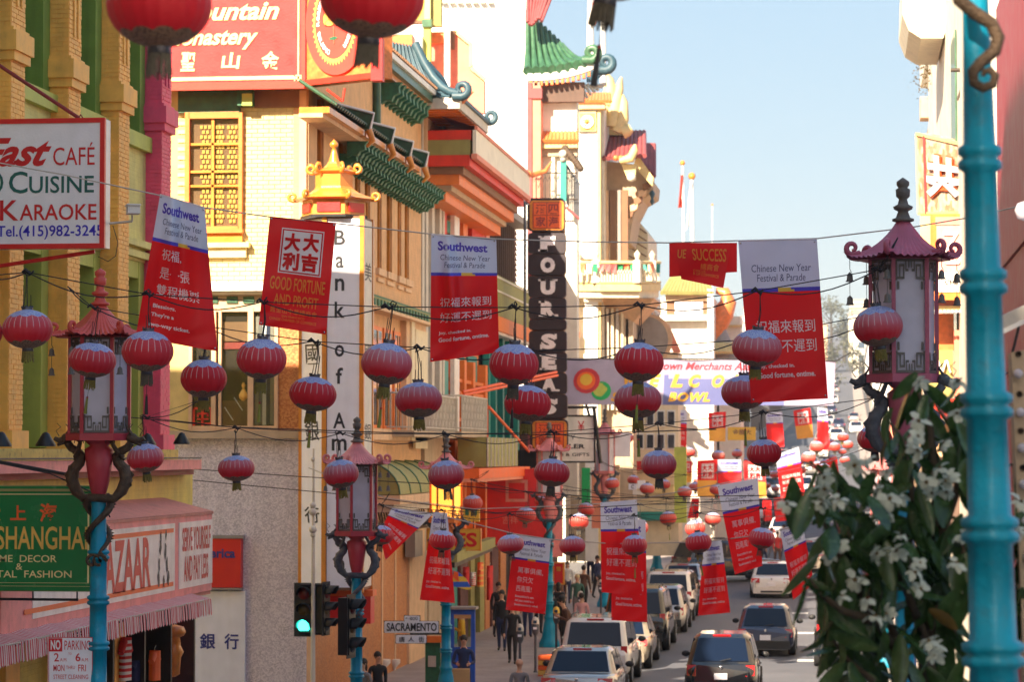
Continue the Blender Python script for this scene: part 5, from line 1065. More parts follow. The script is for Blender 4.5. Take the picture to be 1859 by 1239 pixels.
for i in range(15):
    t = i / 14; x = 1030 + 160 * t; Y = YC1 - 1.0 - 1.0 * math.sin(min(1, t * 1.7) * math.pi) * .6 + (3.2 * (t - .75) * 4 if t > .75 else 0)
    mt = ('flag_white', 'blue_paint', 'sign_orange', 'flag_white', 'jade_banner', 'sign_red', 'sign_red', 'sign_red', 'jade_banner', 'sign_orange', 'jade_banner', 'sign_orange', 'teal_paint', 'salmon_paint', 'teal_paint')[i]
    w = MB(); w.prism([PY(x, 479, Y), PY(x + 9, 479, Y), PY(x + 8, 493 + (i * 7) % 5, Y - .05), PY(x + 1, 491 + (i * 5) % 6, Y - .03)], (0, .02, 0), mt); w.build('pennant', bn)
# lower body
for i in range(6): w = MB(); x = 1100 + i * 9; fy_(w, ('grey_white', 'cream_wall')[i % 2], x, x + 5, 560, 745, YC1 + .6 + i * .1, .3, True); w.build('pilaster', ch_)
w = MB(); fy_(w, 'beige_wall', 1094, 1150, 556, 1020, YC1 + 1, 2, True); w.build('wall', ch_)
w = MB(); fy_(w, 'tile_orange', 1026, 1050, 602, 612, YC1 - .4, .8, True); fy_(w, 'cream_pale', 1060, 1092, 535, 548, YC1 - .3, .6, True); w.build('cornice', ch_)
rn = thing('round_gable_building', 'bay with a round grey gable between the balcony and the white building', 'building', PY(1180, 825, 124))
w = MB(); w.prism([PY(1177 + 44 * math.cos(R(a)), 616 - 46 * math.sin(R(a)), 123) for a in range(0, 360, 15)], (0, .3, 0), 'peach_plain'); w.build('gable_ring', rn)
w = MB(); w.prism([PY(1176 + 37 * math.cos(R(a)), 618 - 42 * math.sin(R(a)), 122.95) for a in range(0, 360, 15)], (0, -.15, 0), 'grey_panel'); w.build('round_panel', rn)
w = MB(); fy_(w, 'cream_wall', 1150, 1232, 640, 1010, 123.3, 3, True); w.build('wall', rn)
for r_ in range(4):
    for c_ in range(4):
        w = MB(); x0, y0 = 1156 + c_ * 19, 664 + r_ * 42; fy_(w, 'white_paint', x0 - 2, x0 + 13, y0 - 3, y0 + 27, 123.25, .08, True); wn = w.build('window', rn); w = MB(); fy_(w, 'glass_dark', x0, x0 + 11, y0, y0 + 24, 123.2, .06, True); w.build('pane', wn)
for y0, mt in ((838, 'cloth_red'), (880, 'yellow_trim'), (930, 'teal_paint')): w = MB(); fy_(w, mt, 1150, 1234, y0, y0 + 16, 122.8, .5, True); w.build('sign_board', rn)
w = MB(); w.prism([PY(x, y, 123.1) for x, y in ((1196, 580), (1214, 590), (1236, 640), (1222, 640))], (0, .5, 0), 'salmon_paint'); w.build('roof_edge', rn)

# ---------------------------------------------------------------- right-hand side of the street
YR_ = YX(1814, 2.85)
rw = thing('red_wall_building', 'deep red painted building wall behind the near teal pole', 'building', (4, 40, 0))
m = MB(); m.box((2.85, 37, -1), (9, YR_, 14.5), 'red_wall'); m.build('wall', rw)
for z in (5.5, 7.45, 9.4): w = MB(); w.box((2.8, 37, z), (2.86, YR_, z + .05), 'dark_red'); w.build('siding_joint', rw)
XS = 2.85
tw2 = thing('white_corner_building', 'weathered white sunlit corner building at the right with a curved top', 'building', (5, 80, 0))
m = MB(); m.box((XS, 62.8, 0), (14, YX(1690, XS), 19.6), 'stone_lit'); m.box((XS, YX(1690, XS), 0), (13, YX(1676, XS), 17.5), 'stone_lit'); m.build('wall', tw2)
m = MB(); yA, yB_ = 62.8, YX(1692, XS)
prof = [(1752, -60), (1694, -60), (1697, 0), (1694, 40), (1688, 66), (1676, 84), (1672, 105), (1673, 160)]
m.prism([PX(x, y, XS) - Vector((.05, 0, 0)) for x, y in prof[1:]] + [Vector((XS - .05, yA, 19.7)), Vector((XS - .05, yA, 26))], (3, 0, 0), 'stone_lit'); m.build('parapet', tw2)
w = MB(); q = PX(1690, 60, XS); c_ = PY(1687, 10, 84); pts = [PY(x, y, 80) for x, y in ((1640, -50), (1638, 25), (1650, 55), (1672, 69), (1712, 69), (1722, 40), (1720, -50))]
w.prism(pts, (0, 5.5, 0), 'cream_wall'); w.build('curved_canopy', tw2)
w = MB(); fy_(w, 'peach_plain', 1671, 1688, 175, 213, 97, 1.2, True); w.build('bay_box', tw2)
for y, px in ((160, 1735),): w = MB(); w.tube([PY(1726, 127, 70), PY(1752, 127, 70)], .05, 'copper_dark', 6); w.tube([PY(1746, 128, 70), PY(1745, 160, 70), PY(1738, 182, 70)], .03, 'copper_dark', 5); w.build('lamp_arm', tw2)
w = MB(); w.box((XS - .05, YX(1742, XS), 9), (XS - .01, YX(1734, XS), 17), 'tile_jade'); w.build('downpipe', tw2)
bsh = MB(); rr = random.Random(3); q = PY(1678, 128, 93)
for i in range(260):
    p = q + Vector((rr.gauss(0, .22), rr.gauss(0, .3), rr.gauss(0, .45))); s = .06; bsh.add([p + Vector((rr.uniform(-s, s), rr.uniform(-s, s), rr.uniform(-s, s))) for _ in range(3)], [(0, 1, 2)], 'leaf_old')
bsh.build('wall_bush', label='small dry bush growing on the edge of the white corner building', cat='bush')
hs = thing('chinese_character_sign', 'rusty orange sign with a large white Chinese character at the right', 'sign', D(1708, 388, 72))
P = [D(1664, 243, 74), D(1760, 265, 70), D(1760, 386, 70), D(1668, 388, 74)]; Nh = (P[1] - P[0]).cross(P[3] - P[0]).normalized(); Nh = Nh if Nh.y < 0 else -Nh
m = MB(); m.prism(P, -Nh * .4, 'rust_sign'); m.build('panel', hs)
m = MB()
for a_, b_ in zip(P, P[1:] + P[:1]): m.bar(a_, b_, .07, 'yellow_trim', .08)
m.bar(D(1677, 247, 73.3), D(1681, 388, 73.3), .06, 'dark_red'); m.build('frame', hs)
sf = lambda u, v, h=0: P[0].lerp(P[1], u).lerp(P[3].lerp(P[2], u), v) + Nh * h
m = MB(); write(m, '共', sf, .2, .2, .9, .8, 'sign_orange', bold=.07, lift=.05); write(m, '共', sf, .22, .22, .88, .78, 'white_text', bold=.045, lift=.08); m.build('character', hs)
def fsign(name, label, parts, Y, texts=()):
    th = thing(name, label, 'sign', PY((parts[0][2] + parts[0][3]) / 2, parts[0][5], Y))
    for k, (nm, mt, x0, x1, y0, y1, t) in enumerate(parts): m = MB(); fy_(m, mt, x0, x1, y0, y1, Y - t, .06 + t, True); m.build(nm, th)
    if texts:
        m = MB()
        for s_, a, b, c, d_, tm, bo in texts: write(m, s_, lambda u, v, h=0: PY(a + (c - a) * u, b + (d_ - b) * v, Y - .06) + Vector((0, -h, 0)), 0, 0, 1, 1, tm, bold=bo, lift=.02)
        m.build('lettering', th)
fsign('pink_shop_sign', 'pink and white hanging shop sign under the rusty character sign', (('frame', 'orange_paint', 1671, 1764, 389, 545, 0), ('side_board', 'yellow_trim', 1671, 1690, 392, 545, .02), ('shade', 'hood_red', 1698, 1764, 394, 408, .03), ('panel', 'cornice_pink', 1700, 1764, 410, 493, .03), ('panel', 'sign_cream', 1700, 1764, 494, 530, .03)), 70.5, (('CHINESE', 1715, 507, 1764, 517, 'black_text', .02), ('乙', 1712, 420, 1745, 480, 'sign_cream', .01)))
# shops on the right
sp = thing('right_shop_building', 'sunlit orange shop fronts with awnings behind the dragon lamp', 'building', (5, 110, 0))
m = MB(); m.box((XS, YX(1676, XS) + .1, 0), (12, 128, 10.5), 'peach_plain'); m.build('wall', sp)
for (x0, x1, y0, y1, mt, nm, Y) in ((1668, 1768, 532, 556, 'hood_red', 'fascia', 71), (1672, 1768, 556, 562, 'yellow_trim', 'cornice', 70.8), (1676, 1732, 570, 636, 'tile_orange', 'shop_panel', 72), (1732, 1768, 600, 720, 'salmon_paint', 'shop_panel', 71.5), (1680, 1731, 636, 722, 'olive_paint', 'shop_panel', 71.8), (1670, 1768, 724, 760, 'red_paint', 'awning_board', 71.2), (1690, 1768, 765, 830, 'peach_plain', 'shop_wall', 72), (1700, 1768, 830, 1000, 'brown_wall', 'shop_wall', 72)):
    w = MB(); fy_(w, mt, x0, x1, y0, y1, Y, .3, True); w.build(nm, sp)
for i in range(10): w = MB(); q = PY(1694 + i * 7, 566, 70.6); w.ball(q, .05, 'milk_glass', 8, 5); w.build('bulb', sp)
m = MB(); sf = lambda u, v, h=0: PY(1690 + 36 * u, 655 + 22 * v, 71.7) + Vector((0, -h, 0)); m.tube([sf(t, .5 + .5 * math.sin(t * 14)) for t in [i / 20 for i in range(21)]], .03, 'sign_cream', 5); m.build('script_sign', sp)
# ---------------------------------------------------------------- dragon street lamps
def make_lamp(name, label, H, roof_m, frame_m, drag_m, pane_m, dragons=True, bells=True, detail=True, cage_rot=0):
    t = thing(name, label, 'street lamp', (0, 0, 0), 0, 'dragon lamps along the street')
    zc = H - 2.26; zt = zc + 1.33; CRr = .37
    m = MB(); prof = [(.30, 0), (.30, .12), (.26, .2), (.21, .34), (.19, .5), (.16, .72), (.135, .84), (.155, .88), (.155, .93), (.125, .97)]
    def ring(z, r): return [(r, z - .07), (r + .035, z - .05), (r + .035, z - .02), (r + .008, z), (r + .035, z + .02), (r + .035, z + .05), (r, z + .07)]
    z = 1.35; r = .112
    while z < zc - 1.35: prof += ring(z, r); z += .6; r -= .003
    prof += [(.095, zc - 1.1), (.09, zc - .7)]
    fl = lambda a, zz: 1 + (.07 * abs(math.sin(4 * a)) if zz < .8 else (.03 * math.cos(8 * a) if zz < zc - 1.3 else 0))
    m.lathe(prof, 'teal_pole', 32, rf=fl); m.build('pole', t, local=True)
    m = MB(); m.lathe([(.09, zc - .75), (.13, zc - .6), (.16, zc - .4), (.19, zc - .15), (.12, zc - .1), (.2, zc - .03)], frame_m, 12); m.build('capital', t, local=True)
    if dragons:
        for s in (0, 1):
            a0 = math.pi * s; P, rs = [], []
            for i in range(9):                          # tail curl
                q = i / 8; P.append(Vector((.12 * math.cos(a0 + 1.2) + (.1 - .05 * q) * math.cos(q * 5), -.125, zc - 1.62 + (.1 - .05 * q) * math.sin(q * 5)))) ; rs.append(.022)
            P.reverse()
            for i in range(20):                         # body wound round the pole
                q = i / 19; a = a0 - 1.2 + q * 5.2; rr = .13 + .02 * q; P.append(Vector((rr * math.cos(a), rr * math.sin(a), zc - 1.5 + .72 * q))); rs.append(.024 + .03 * q)
            sx = 1 if s == 0 else -1
            for x, y, z, r in ((.2, -.05, -.8, .06), (.3, -.04, -.7, .075), (.35, 0, -.55, .082), (.32, .02, -.41, .078), (.24, .02, -.32, .068), (.22, 0, -.24, .06), (.29, -.03, -.17, .055), (.37, -.04, -.13, .052), (.42, -.04, -.06, .05)):
                P.append(Vector((sx * x, y * sx, zc + z))); rs.append(r)
            m = MB(); m.tube(P, rs, drag_m, 9)
            for i in range(12, len(P) - 2, 1):          # spine fins
                d_ = (P[i] - Vector((0, 0, P[i].z))).normalized(); m.add([P[i] + d_ * rs[i] * .8, P[i + 1] + d_ * rs[i] * .8, (P[i] + P[i + 1]) / 2 + d_ * (rs[i] + .035)], [(0, 1, 2)], drag_m)
            dr = m.build('dragon', t, local=True)
            h = Vector((sx * .43, -.04 * sx, zc + .0)); m = MB(); m.ball(h, .07, drag_m, 8, 6, (1.1, .9, 1)); m.tube([h, h + Vector((sx * .1, 0, -.03)), h + Vector((sx * .16, 0, .0))], [.055, .04, .028], drag_m, 7); m.tube([h + Vector((sx * .02, 0, -.04)), h + Vector((sx * .12, 0, -.09))], [.035, .02], drag_m, 6)
            for k in (-1, 1): m.tube([h + Vector((0, k * .03, .05)), h + Vector((-sx * .05, k * .05, .13)), h + Vector((sx * .0, k * .06, .19))], [.018, .012, .004], drag_m, 5)
            m.tube([h + Vector((sx * .1, 0, .03)), h + Vector((sx * .14, 0, .1)), h + Vector((sx * .08, 0, .15)), h + Vector((sx * .13, 0, .2))], .006, drag_m, 4); m.build('head', dr, local=True)
            m = MB(); b_ = Vector((sx * .3, 0, zc - .25)); m.tube([b_, b_ + Vector((-sx * .06, -.1, .1)), b_ + Vector((-sx * .1, -.16, .2))], [.04, .03, .025], drag_m, 6)
            for k in (-1, 0, 1): m.tube([b_ + Vector((-sx * .1, -.16, .2)), b_ + Vector((-sx * .1 + .05 * k, -.22, .23)), b_ + Vector((-sx * .1 + .06 * k, -.22, .18))], [.018, .014, .004], drag_m, 5)
            m.build('claw', dr, local=True)
    m = MB(); m.lathe([(.42, zc - .03), (.42, zc + .06), (.36, zc + .07)], frame_m, 6, sm=False, a0=cage_rot); m.build('base_plate', t, local=True)
    cor = [Vector((CRr * math.cos(cage_rot + R(60 * k)), CRr * math.sin(cage_rot + R(60 * k)), 0)) for k in range(6)]
    for k in range(6):
        p, q = cor[k], cor[(k + 1) % 6]; n = ((p + q) / 2).normalized()
        m = MB(); m.box((p.x - .022, p.y - .022, zc + .06), (p.x + .022, p.y + .022, zt), frame_m); m.build('post', t, local=True)
        m = MB(); u = (q - p).normalized(); a_, b_ = p + u * .025 - n * .02, q - u * .025 - n * .02
        m.prism([a_ + Vector((0, 0, zc + .07)), b_ + Vector((0, 0, zc + .07)), b_ + Vector((0, 0, zt)), a_ + Vector((0, 0, zt))], -n * .012, pane_m); m.build('pane', t, local=True)
        if detail:
            m = MB(); L = (b_ - a_).length; f0 = a_ + n * .012
            def fr(u0, z0, u1, z1): m.prism([f0 + u * (L * u0) + Vector((0, 0, z0)), f0 + u * (L * u1) + Vector((0, 0, z0)), f0 + u * (L * u1) + Vector((0, 0, z1)), f0 + u * (L * u0) + Vector((0, 0, z1))], n * .012, 'fret_grey')
            for sgn_, zb in ((1, zc + .07), (-1, zt)):
                for (u0, z0, u1, z1) in ((0, 0, 1, .03), (0, .03, .05, .24), (.12, .06, .16, .2), (.05, .2, .3, .225), (.26, .06, .3, .2), (.16, .06, .26, .085), (.34, .03, .37, .14), (.44, .03, .47, .1), (.37, .115, .44, .14), (.53, .03, .56, .1), (.63, .03, .66, .14), (.56, .115, .63, .14), (.95, .03, 1, .24), (.84, .06, .88, .2), (.7, .2, .95, .225), (.7, .06, .74, .2), (.74, .06, .84, .085), (.05, .25, .12, .34), (.88, .25, .95, .34)):
                    fr(u0, zb + sgn_ * z0, u1, zb + sgn_ * z1)
            m.build('fretwork', t, local=True)
    m = MB(); m.lathe([(CRr + .03, zt), (CRr + .03, zt + .06)], frame_m, 6, sm=False, a0=cage_rot); m.build('top_plate', t, local=True)
    # roof: six concave, fluted faces with a scalloped edge
    R0, R1, zh = .58, .07, .42
    m = MB(); n = 96
    def rad(a, s): 
        k = (a - cage_rot) % R(60); hexa = math.cos(R(30)) / math.cos(k - R(30)); return 1 + (hexa / math.cos(R(30)) - 1) * s * .9
    pr = []
    for i in range(11):
        q = i / 10; pr.append((R0 + (R1 - R0) * q, zt + .02 + zh * q ** 1.9, 1 - q))
    vs = []
    for r_, z_, s_ in pr:
        for j in range(n):
            a = 2 * math.pi * j / n; fl_ = 1 + .022 * (1 if j % 2 else -1) * s_; tip = abs(((a - cage_rot) % R(60)) - R(30)) / R(30)
            vs.append((r_ * rad(a, s_) * fl_ * math.cos(a), r_ * rad(a, s_) * fl_ * math.sin(a), z_ + .07 * s_ ** 2 * tip ** 4 + (.012 if j % 2 else -.012) * s_ ** 3))
    m.add(vs, [(i * n + j, i * n + (j + 1) % n, (i + 1) * n + (j + 1) % n, (i + 1) * n + j) for i in range(10) for j in range(n)], roof_m, False)
    m.lathe([(.3, zt + .03), (.56, zt + .0)], roof_m, 6, a0=cage_rot, sm=False); ro = m.build('roof', t, local=True)
    for k in range(6):
        a = cage_rot + R(60 * k); m = MB(); curl((R0 * .99 * math.cos(a), R0 * .99 * math.sin(a), zt + .06), (math.cos(a), math.sin(a), 0), .075, .035, roof_m, m); m.build('curl', ro, local=True)
    m = MB(); zf = zt + .02 + zh; hf = H - zf
    m.lathe([(r_, zf + h_ * hf) for r_, h_ in ((.09, -.02), (.12, .0), (.12, .05), (.08, .08), (.055, .22), (.1, .27), (.11, .33), (.06, .38), (.045, .5), (.075, .56), (.08, .72), (.05, .76), (.07, .82), (.07, .9), (.03, .96), (0, 1.0))], 'fret_grey' if roof_m != 'lamp_red' else roof_m, 14); m.build('finial', t, local=True)
    if bells:
        for k in range(6):
            a = cage_rot + R(60 * k); p = Vector((.6 * math.cos(a), .6 * math.sin(a), zt + .02)); m = MB()
            m.tube([p, p + Vector((0, 0, -.12)), p + Vector((.02, 0, -.16))], .005, 'cable', 4)
            for dz in (-.16, -.42): m.lathe([(.05, -.1), (.035, -.08), (.03, -.02), (.012, 0), (0, .01)], 'fret_grey', 8, p + Vector((0, 0, dz))); 
            m.tube([p + Vector((0, 0, -.2)), p + Vector((0, 0, -.44))], .004, 'cable', 4); m.build('bell', t, local=True)
    return t
def place(o, px, d, ptop, H):
    q = D(px, 825, d); o.location = (q.x, q.y, G(q.y) + .13 * (1 if (q.y < 50 or q.y > 62.6) else 0)); s = (D(px, ptop, d).z - o.location.z) / H; o.scale = (1, 1, s) if abs(s - 1) < .12 else (s, s, s); return o
L1 = place(make_lamp('dragon_lamp', 'teal dragon lamp with orange red roof beside the green Shanghai sign', 6.95, 'lamp_red', 'lamp_frame', 'bronze', 'milk_glass', cage_rot=R(10)), 180, 34.6, 486, 6.95)
L2 = place(make_lamp('dragon_lamp', 'mauve roofed dragon lamp among white blossoms in front of the sky', 7.0, 'lamp_mauve', 'lamp_mauve', 'iron_grey', 'milk_glass', cage_rot=R(12)), 1642, 30.3, 320, 7.0)
L3 = place(make_lamp('dragon_lamp', 'pink roofed dragon lamp in front of the tall white bank sign', 6.9, 'lamp_pink', 'lamp_frame', 'iron_grey', 'milk_glass', cage_rot=R(25)), 648, 51, 757, 6.9)
L4 = place(make_lamp('dragon_lamp', 'pink roofed dragon lamp with a glowing bulb beside the Sacramento sign', 6.9, 'lamp_pink', 'orange_paint', 'iron_grey', 'lit_glass', bells=False, cage_rot=R(5)), 810, 65, 787, 6.9)
m = MB(); m.ball((0, 0, 5.45), .07, 'lamp_glow', 10, 6); m.build('bulb', L4, local=True)
for k in [c for c in kids(L4) if c.name.startswith('pane')]: pass
base = make_lamp('dragon_lamp', 'faded pink dragon lamp over the pavement crowd beside the lower orange square sign', 6.95, 'lamp_pink', 'lamp_pink', 'iron_grey', 'milk_glass', bells=False, detail=False)
place(base, 997, 84, 766, 6.95)
far = [(1098, 106, 742, 'orange roofed dragon lamp just left of the double paper lanterns'), (1192, 128, 748, 'dragon lamp under the round grey gable behind a large paper lantern'), (1221, 142, 765, 'dragon lamp whose teal pole stands right of the other far pole'), (1283, 176, 795, 'small dragon lamp behind the lucky red banner with white seal'), (1606, 76, 800, 'pink roofed dragon lamp half hidden by the blossoming tree')]
for px, d, top, lb in far:
    o = copy_tree(base, (0, 0, 0), label=lb); q = D(px, 825, d); o.location = (q.x, q.y, G(q.y) + .13); s = (D(px, top, d).z - o.location.z) / 6.95; o.scale = (1, 1, s)
# the near pole, its lamp above the picture
np_ = make_lamp('dragon_lamp', 'near out of focus teal lamp pole standing in front of the red wall', 7.6, 'lamp_mauve', 'lamp_mauve', 'bronze', 'milk_glass', dragons=False)
q = D(1791, 825, 13.3); np_.location = (q.x, q.y, G(q.y) + .13)
for c in kids(np_):
    if c.name.startswith('pole'):
        me = c.data
        for v in me.vertices: f_ = max(.62, 1 - .1 * max(0, v.co.z - 1.4)); v.co.x = v.co.x * f_ - .02 * (v.co.z - 1.4) + .025; v.co.y *= f_
m = MB(); q0 = np_.location; P = []
for x, y, dz in ((1735, -40, -.16), (1742, 0, -.15), (1768, 22, -.14), (1800, 42, -.13), (1812, 68, -.12), (1806, 92, -.12), (1782, 112, -.13), (1766, 130, -.14), (1768, 150, -.14), (1785, 160, -.14), (1803, 153, -.14), (1807, 137, -.14), (1798, 127, -.14), (1786, 130, -.14), (1785, 138, -.14)):
    P.append(D(x, y, 13.3 + dz) - q0)
m.tube(P, [.034] * 5 + [.032, .03, .028, .026, .025, .023, .021, .019, .016, .012], 'bronze', 10); m.build('dragon_tail', np_, local=True)

# ---------------------------------------------------------------- paper lanterns
def lantern_mat(nm, base_c, pale):
    m = bpy.data.materials.new(nm); m.use_nodes = True; MT[nm] = m
    n, l = m.node_tree.nodes, m.node_tree.links; b = n['Principled BSDF']; out = n['Material Output']
    tc = n.new('ShaderNodeTexCoord'); sp = n.new('ShaderNodeSeparateXYZ'); l.new(tc.outputs['Object'], sp.inputs[0])
    def math_(op, a, b_=None, c=None):
        x = n.new('ShaderNodeMath'); x.operation = op
        for i, v in enumerate((a, b_, c)):
            if v is None: continue
            if isinstance(v, (int, float)): x.inputs[i].default_value = v
            else: l.new(v, x.inputs[i])
        return x.outputs[0]
    def rng(v, a, b_, c=0., d=1.):
        x = n.new('ShaderNodeMapRange'); l.new(v, x.inputs[0]); x.inputs[1].default_value = a; x.inputs[2].default_value = b_; x.inputs[3].default_value = c; x.inputs[4].default_value = d; return x.outputs[0]
    def mix(f, a, b_):
        x = n.new('ShaderNodeMix'); x.data_type = 'RGBA'; l.new(f, x.inputs[0])
        for i, v in ((6, a), (7, b_)):
            if isinstance(v, tuple): x.inputs[i].default_value = (*v, 1)
            else: l.new(v, x.inputs[i])
        return x.outputs[2]
    oi = n.new('ShaderNodeObjectInfo'); oc = n.new('ShaderNodeSeparateColor'); l.new(oi.outputs['Color'], oc.inputs[0])
    z = sp.outputs['Z']; ang = math_('ARCTAN2', sp.outputs['Y'], sp.outputs['X'])
    nz = n.new('ShaderNodeTexNoise'); nz.inputs['Scale'].default_value = 7; l.new(tc.outputs['Object'], nz.inputs[0])
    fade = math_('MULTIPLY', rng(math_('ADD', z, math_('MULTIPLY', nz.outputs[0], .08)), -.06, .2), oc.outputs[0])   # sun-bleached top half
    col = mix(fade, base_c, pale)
    st = math_('PINGPONG', math_('ADD', ang, 10), math.pi / 24); line = math_('MULTIPLY', math_('LESS_THAN', st, .013), rng(z, -.01, .02))
    line = math_('MULTIPLY', line, .85)
    col = mix(line, col, (.8, .72, .72))
    vo = n.new('ShaderNodeTexVoronoi'); vo.inputs['Scale'].default_value = 70; l.new(tc.outputs['Object'], vo.inputs[0])
    scal = math_('ADD', .142, math_('MULTIPLY', math_('ABSOLUTE', math_('SINE', math_('MULTIPLY', ang, 5))), -.022))
    topm = math_('GREATER_THAN', z, scal); flo = rng(vo.outputs['Distance'], .25, .5)
    col = mix(topm, col, mix(flo, (.08, .2, .8), (.55, .68, 1.0)))
    botm = math_('LESS_THAN', z, math_('ADD', -.15, math_('MULTIPLY', math_('ABSOLUTE', math_('SINE', math_('MULTIPLY', ang, 5))), .018)))
    col = mix(botm, col, mix(flo, (.05, .035, .03), (.3, .22, .14)))
    l.new(col, b.inputs['Base Color']); b.inputs['Roughness'].default_value = .45; b.inputs['Specular IOR Level'].default_value = .4; b.inputs['Sheen Weight'].default_value = .15
    wv = math_('SINE', math_('MULTIPLY', z, 420)); bp = n.new('ShaderNodeBump'); bp.inputs['Strength'].default_value = .3; bp.inputs['Distance'].default_value = .004; l.new(wv, bp.inputs['Height']); l.new(bp.outputs[0], b.inputs['Normal'])
    t = n.new('ShaderNodeBsdfTranslucent'); l.new(col, t.inputs[0]); ms = n.new('ShaderNodeMixShader'); ms.inputs[0].default_value = .38; l.new(b.outputs[0], ms.inputs[1]); l.new(t.outputs[0], ms.inputs[2]); l.new(ms.outputs[0], out.inputs[0])
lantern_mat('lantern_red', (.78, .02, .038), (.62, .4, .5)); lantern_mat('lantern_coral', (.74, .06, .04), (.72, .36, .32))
mat('lantern_cap', (.08, .08, .1), rough=.35, metal=.6, dirt=.3); mat('fringe_gold', (.2, .17, .04), rough=.8, var=.3, scale=40); mat('fringe_grey', (.1, .09, .07), rough=.8, var=.3, scale=40); mat('tassel_green', (.2, .22, .04), rough=.8)
lib_l = {}
def lantern_proto(kind, fringe, tassel, wires, sm):
    mt = 'lantern_red' if kind == 0 else 'lantern_coral'
    n, k = (96, 22) if sm == 0 else (48, 12)
    t = thing('paper_lantern', 'x', 'lantern', (0, 0, 0))
    pr = []
    for i in range(k + 1):
        th = -math.pi / 2 + math.pi * i / k; r = .275 * abs(math.cos(th)) ** 1.04; z = .212 * math.sin(th) * (1 + .02 * math.cos(th)); pr.append((max(r, .055), z))
    m = MB(); m.lathe(pr, mt, n, rf=lambda a, z: 1 - .022 * (1 - abs(math.sin(12 * a))) ** 2); m.build('body', t, local=True)
    m = MB(); m.lathe([(.06, .2), (.062, .235), (.058, .24)], 'lantern_cap', 16)
    for a in range(8): m.box((.058 * math.cos(a * .785) - .006, .058 * math.sin(a * .785) - .006, .23), (.058 * math.cos(a * .785) + .006, .058 * math.sin(a * .785) + .006, .252), 'lantern_cap')
    m.build('top_cap', t, local=True)
    m = MB(); m.lathe([(.058, -.245), (.064, -.24), (.06, -.205)], 'lantern_cap', 16); m.build('bottom_cap', t, local=True)
    m = MB(); nn = 28 if sm == 0 else 14; fm = 'fringe_gold' if fringe else 'fringe_grey'; rr = random.Random(kind * 7 + fringe)
    for i in range(nn):
        a = 2 * math.pi * i / nn; x, y = .056 * math.cos(a), .056 * math.sin(a); L = rr.uniform(.09, .13); m.bar((x, y, -.24), (x * 1.12 + rr.uniform(-.006, .006), y * 1.12, -.24 - L), .009, fm)
    m.build('fringe', t, local=True)
    if wires:
        m = MB(); m.tube([(0, 0, .24), (.006, .01, .4), (-.004, 0, .62)], .006, 'cable', 5)
        for x in (-.045, .05): m.tube([(x, 0, .23), (x * .9, .01, .42 + x)], .0045, 'cable', 4)
        m.tube([(.045, 0, .24), (.03, .02, .4), (.005, 0, .6)], .004, 'cable', 4)
        m.tube([(-.02, 0, .58), (-.03, .02, .63), (.02, .02, .645), (.04, 0, .61), (0, 0, .59)], .008, 'cable', 4); m.build('hanger', t, local=True)
    if tassel:
        m = MB(); m.tube([(0, 0, -.24), (.01, 0, -.45)], .003, 'cable', 4); m.ball((.01, 0, -.46), .014, 'dark_red', 6, 4); m.tube([(.01, 0, -.47), (.014, 0, -.66)], [.012, .02], 'tassel_green' if fringe else 'cable', 6); m.build('tassel', t, local=True)
    return t
def lantern(px, py, w, label, group, d=None, kind=0, fade=.3, fringe=None, tassel=None, rnd=random.Random(11)):
    d = d or 2750 / w; sm = 0 if w > 55 else 1; fr = int(rnd.random() < .45) if fringe is None else fringe; ta = (rnd.random() < .3) if tassel is None else tassel
    key = (kind, fr, ta, w > 28, sm)
    if key not in lib_l: o = lib_l[key] = lantern_proto(*key); o['used'] = 0
    o = lib_l[key]
    if not o['used']: o['used'] = 1; o.location = D(px, py, d); o['label'] = label; o['group'] = group
    else: o = copy_tree(o, D(px, py, d), label=label, group=group)
    s = w * d / 5000 / .55; o.scale = (s * rnd.uniform(.97, 1.03), s * rnd.uniform(.97, 1.03), s * rnd.uniform(.93, 1.07)); o.rotation_euler = (R(rnd.uniform(-7, 7)), R(rnd.uniform(-7, 7)), rnd.uniform(0, 6))
    for c in kids(o):
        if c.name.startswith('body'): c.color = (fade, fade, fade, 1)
    return o
ORD = ['leftmost', 'second from the left', 'third from the left', 'fourth from the left', 'fifth from the left', 'sixth from the left', 'seventh from the left', 'eighth from the left', 'ninth from the left', 'tenth from the left', 'eleventh from the left', 'twelfth from the left'] + [w_ + ' from the left' for w_ in 'thirteenth fourteenth fifteenth sixteenth seventeenth eighteenth nineteenth twentieth'.split()]
lantern(289, 8, 192, 'large blurred lantern hanging over the orange pillars at the top', 'large blurred lanterns overhead', fade=.0, tassel=False, fringe=0)
lantern(675, -6, 192, 'large blurred lantern hanging in front of the monastery emblem at the top', 'large blurred lanterns overhead', fade=.0, tassel=False, fringe=0)
lantern(1111, -76, 192, 'blurred lantern cut by the top edge, its dark cap and tassel against the sky', 'large blurred lanterns overhead', fade=.0, tassel=True, fringe=0)
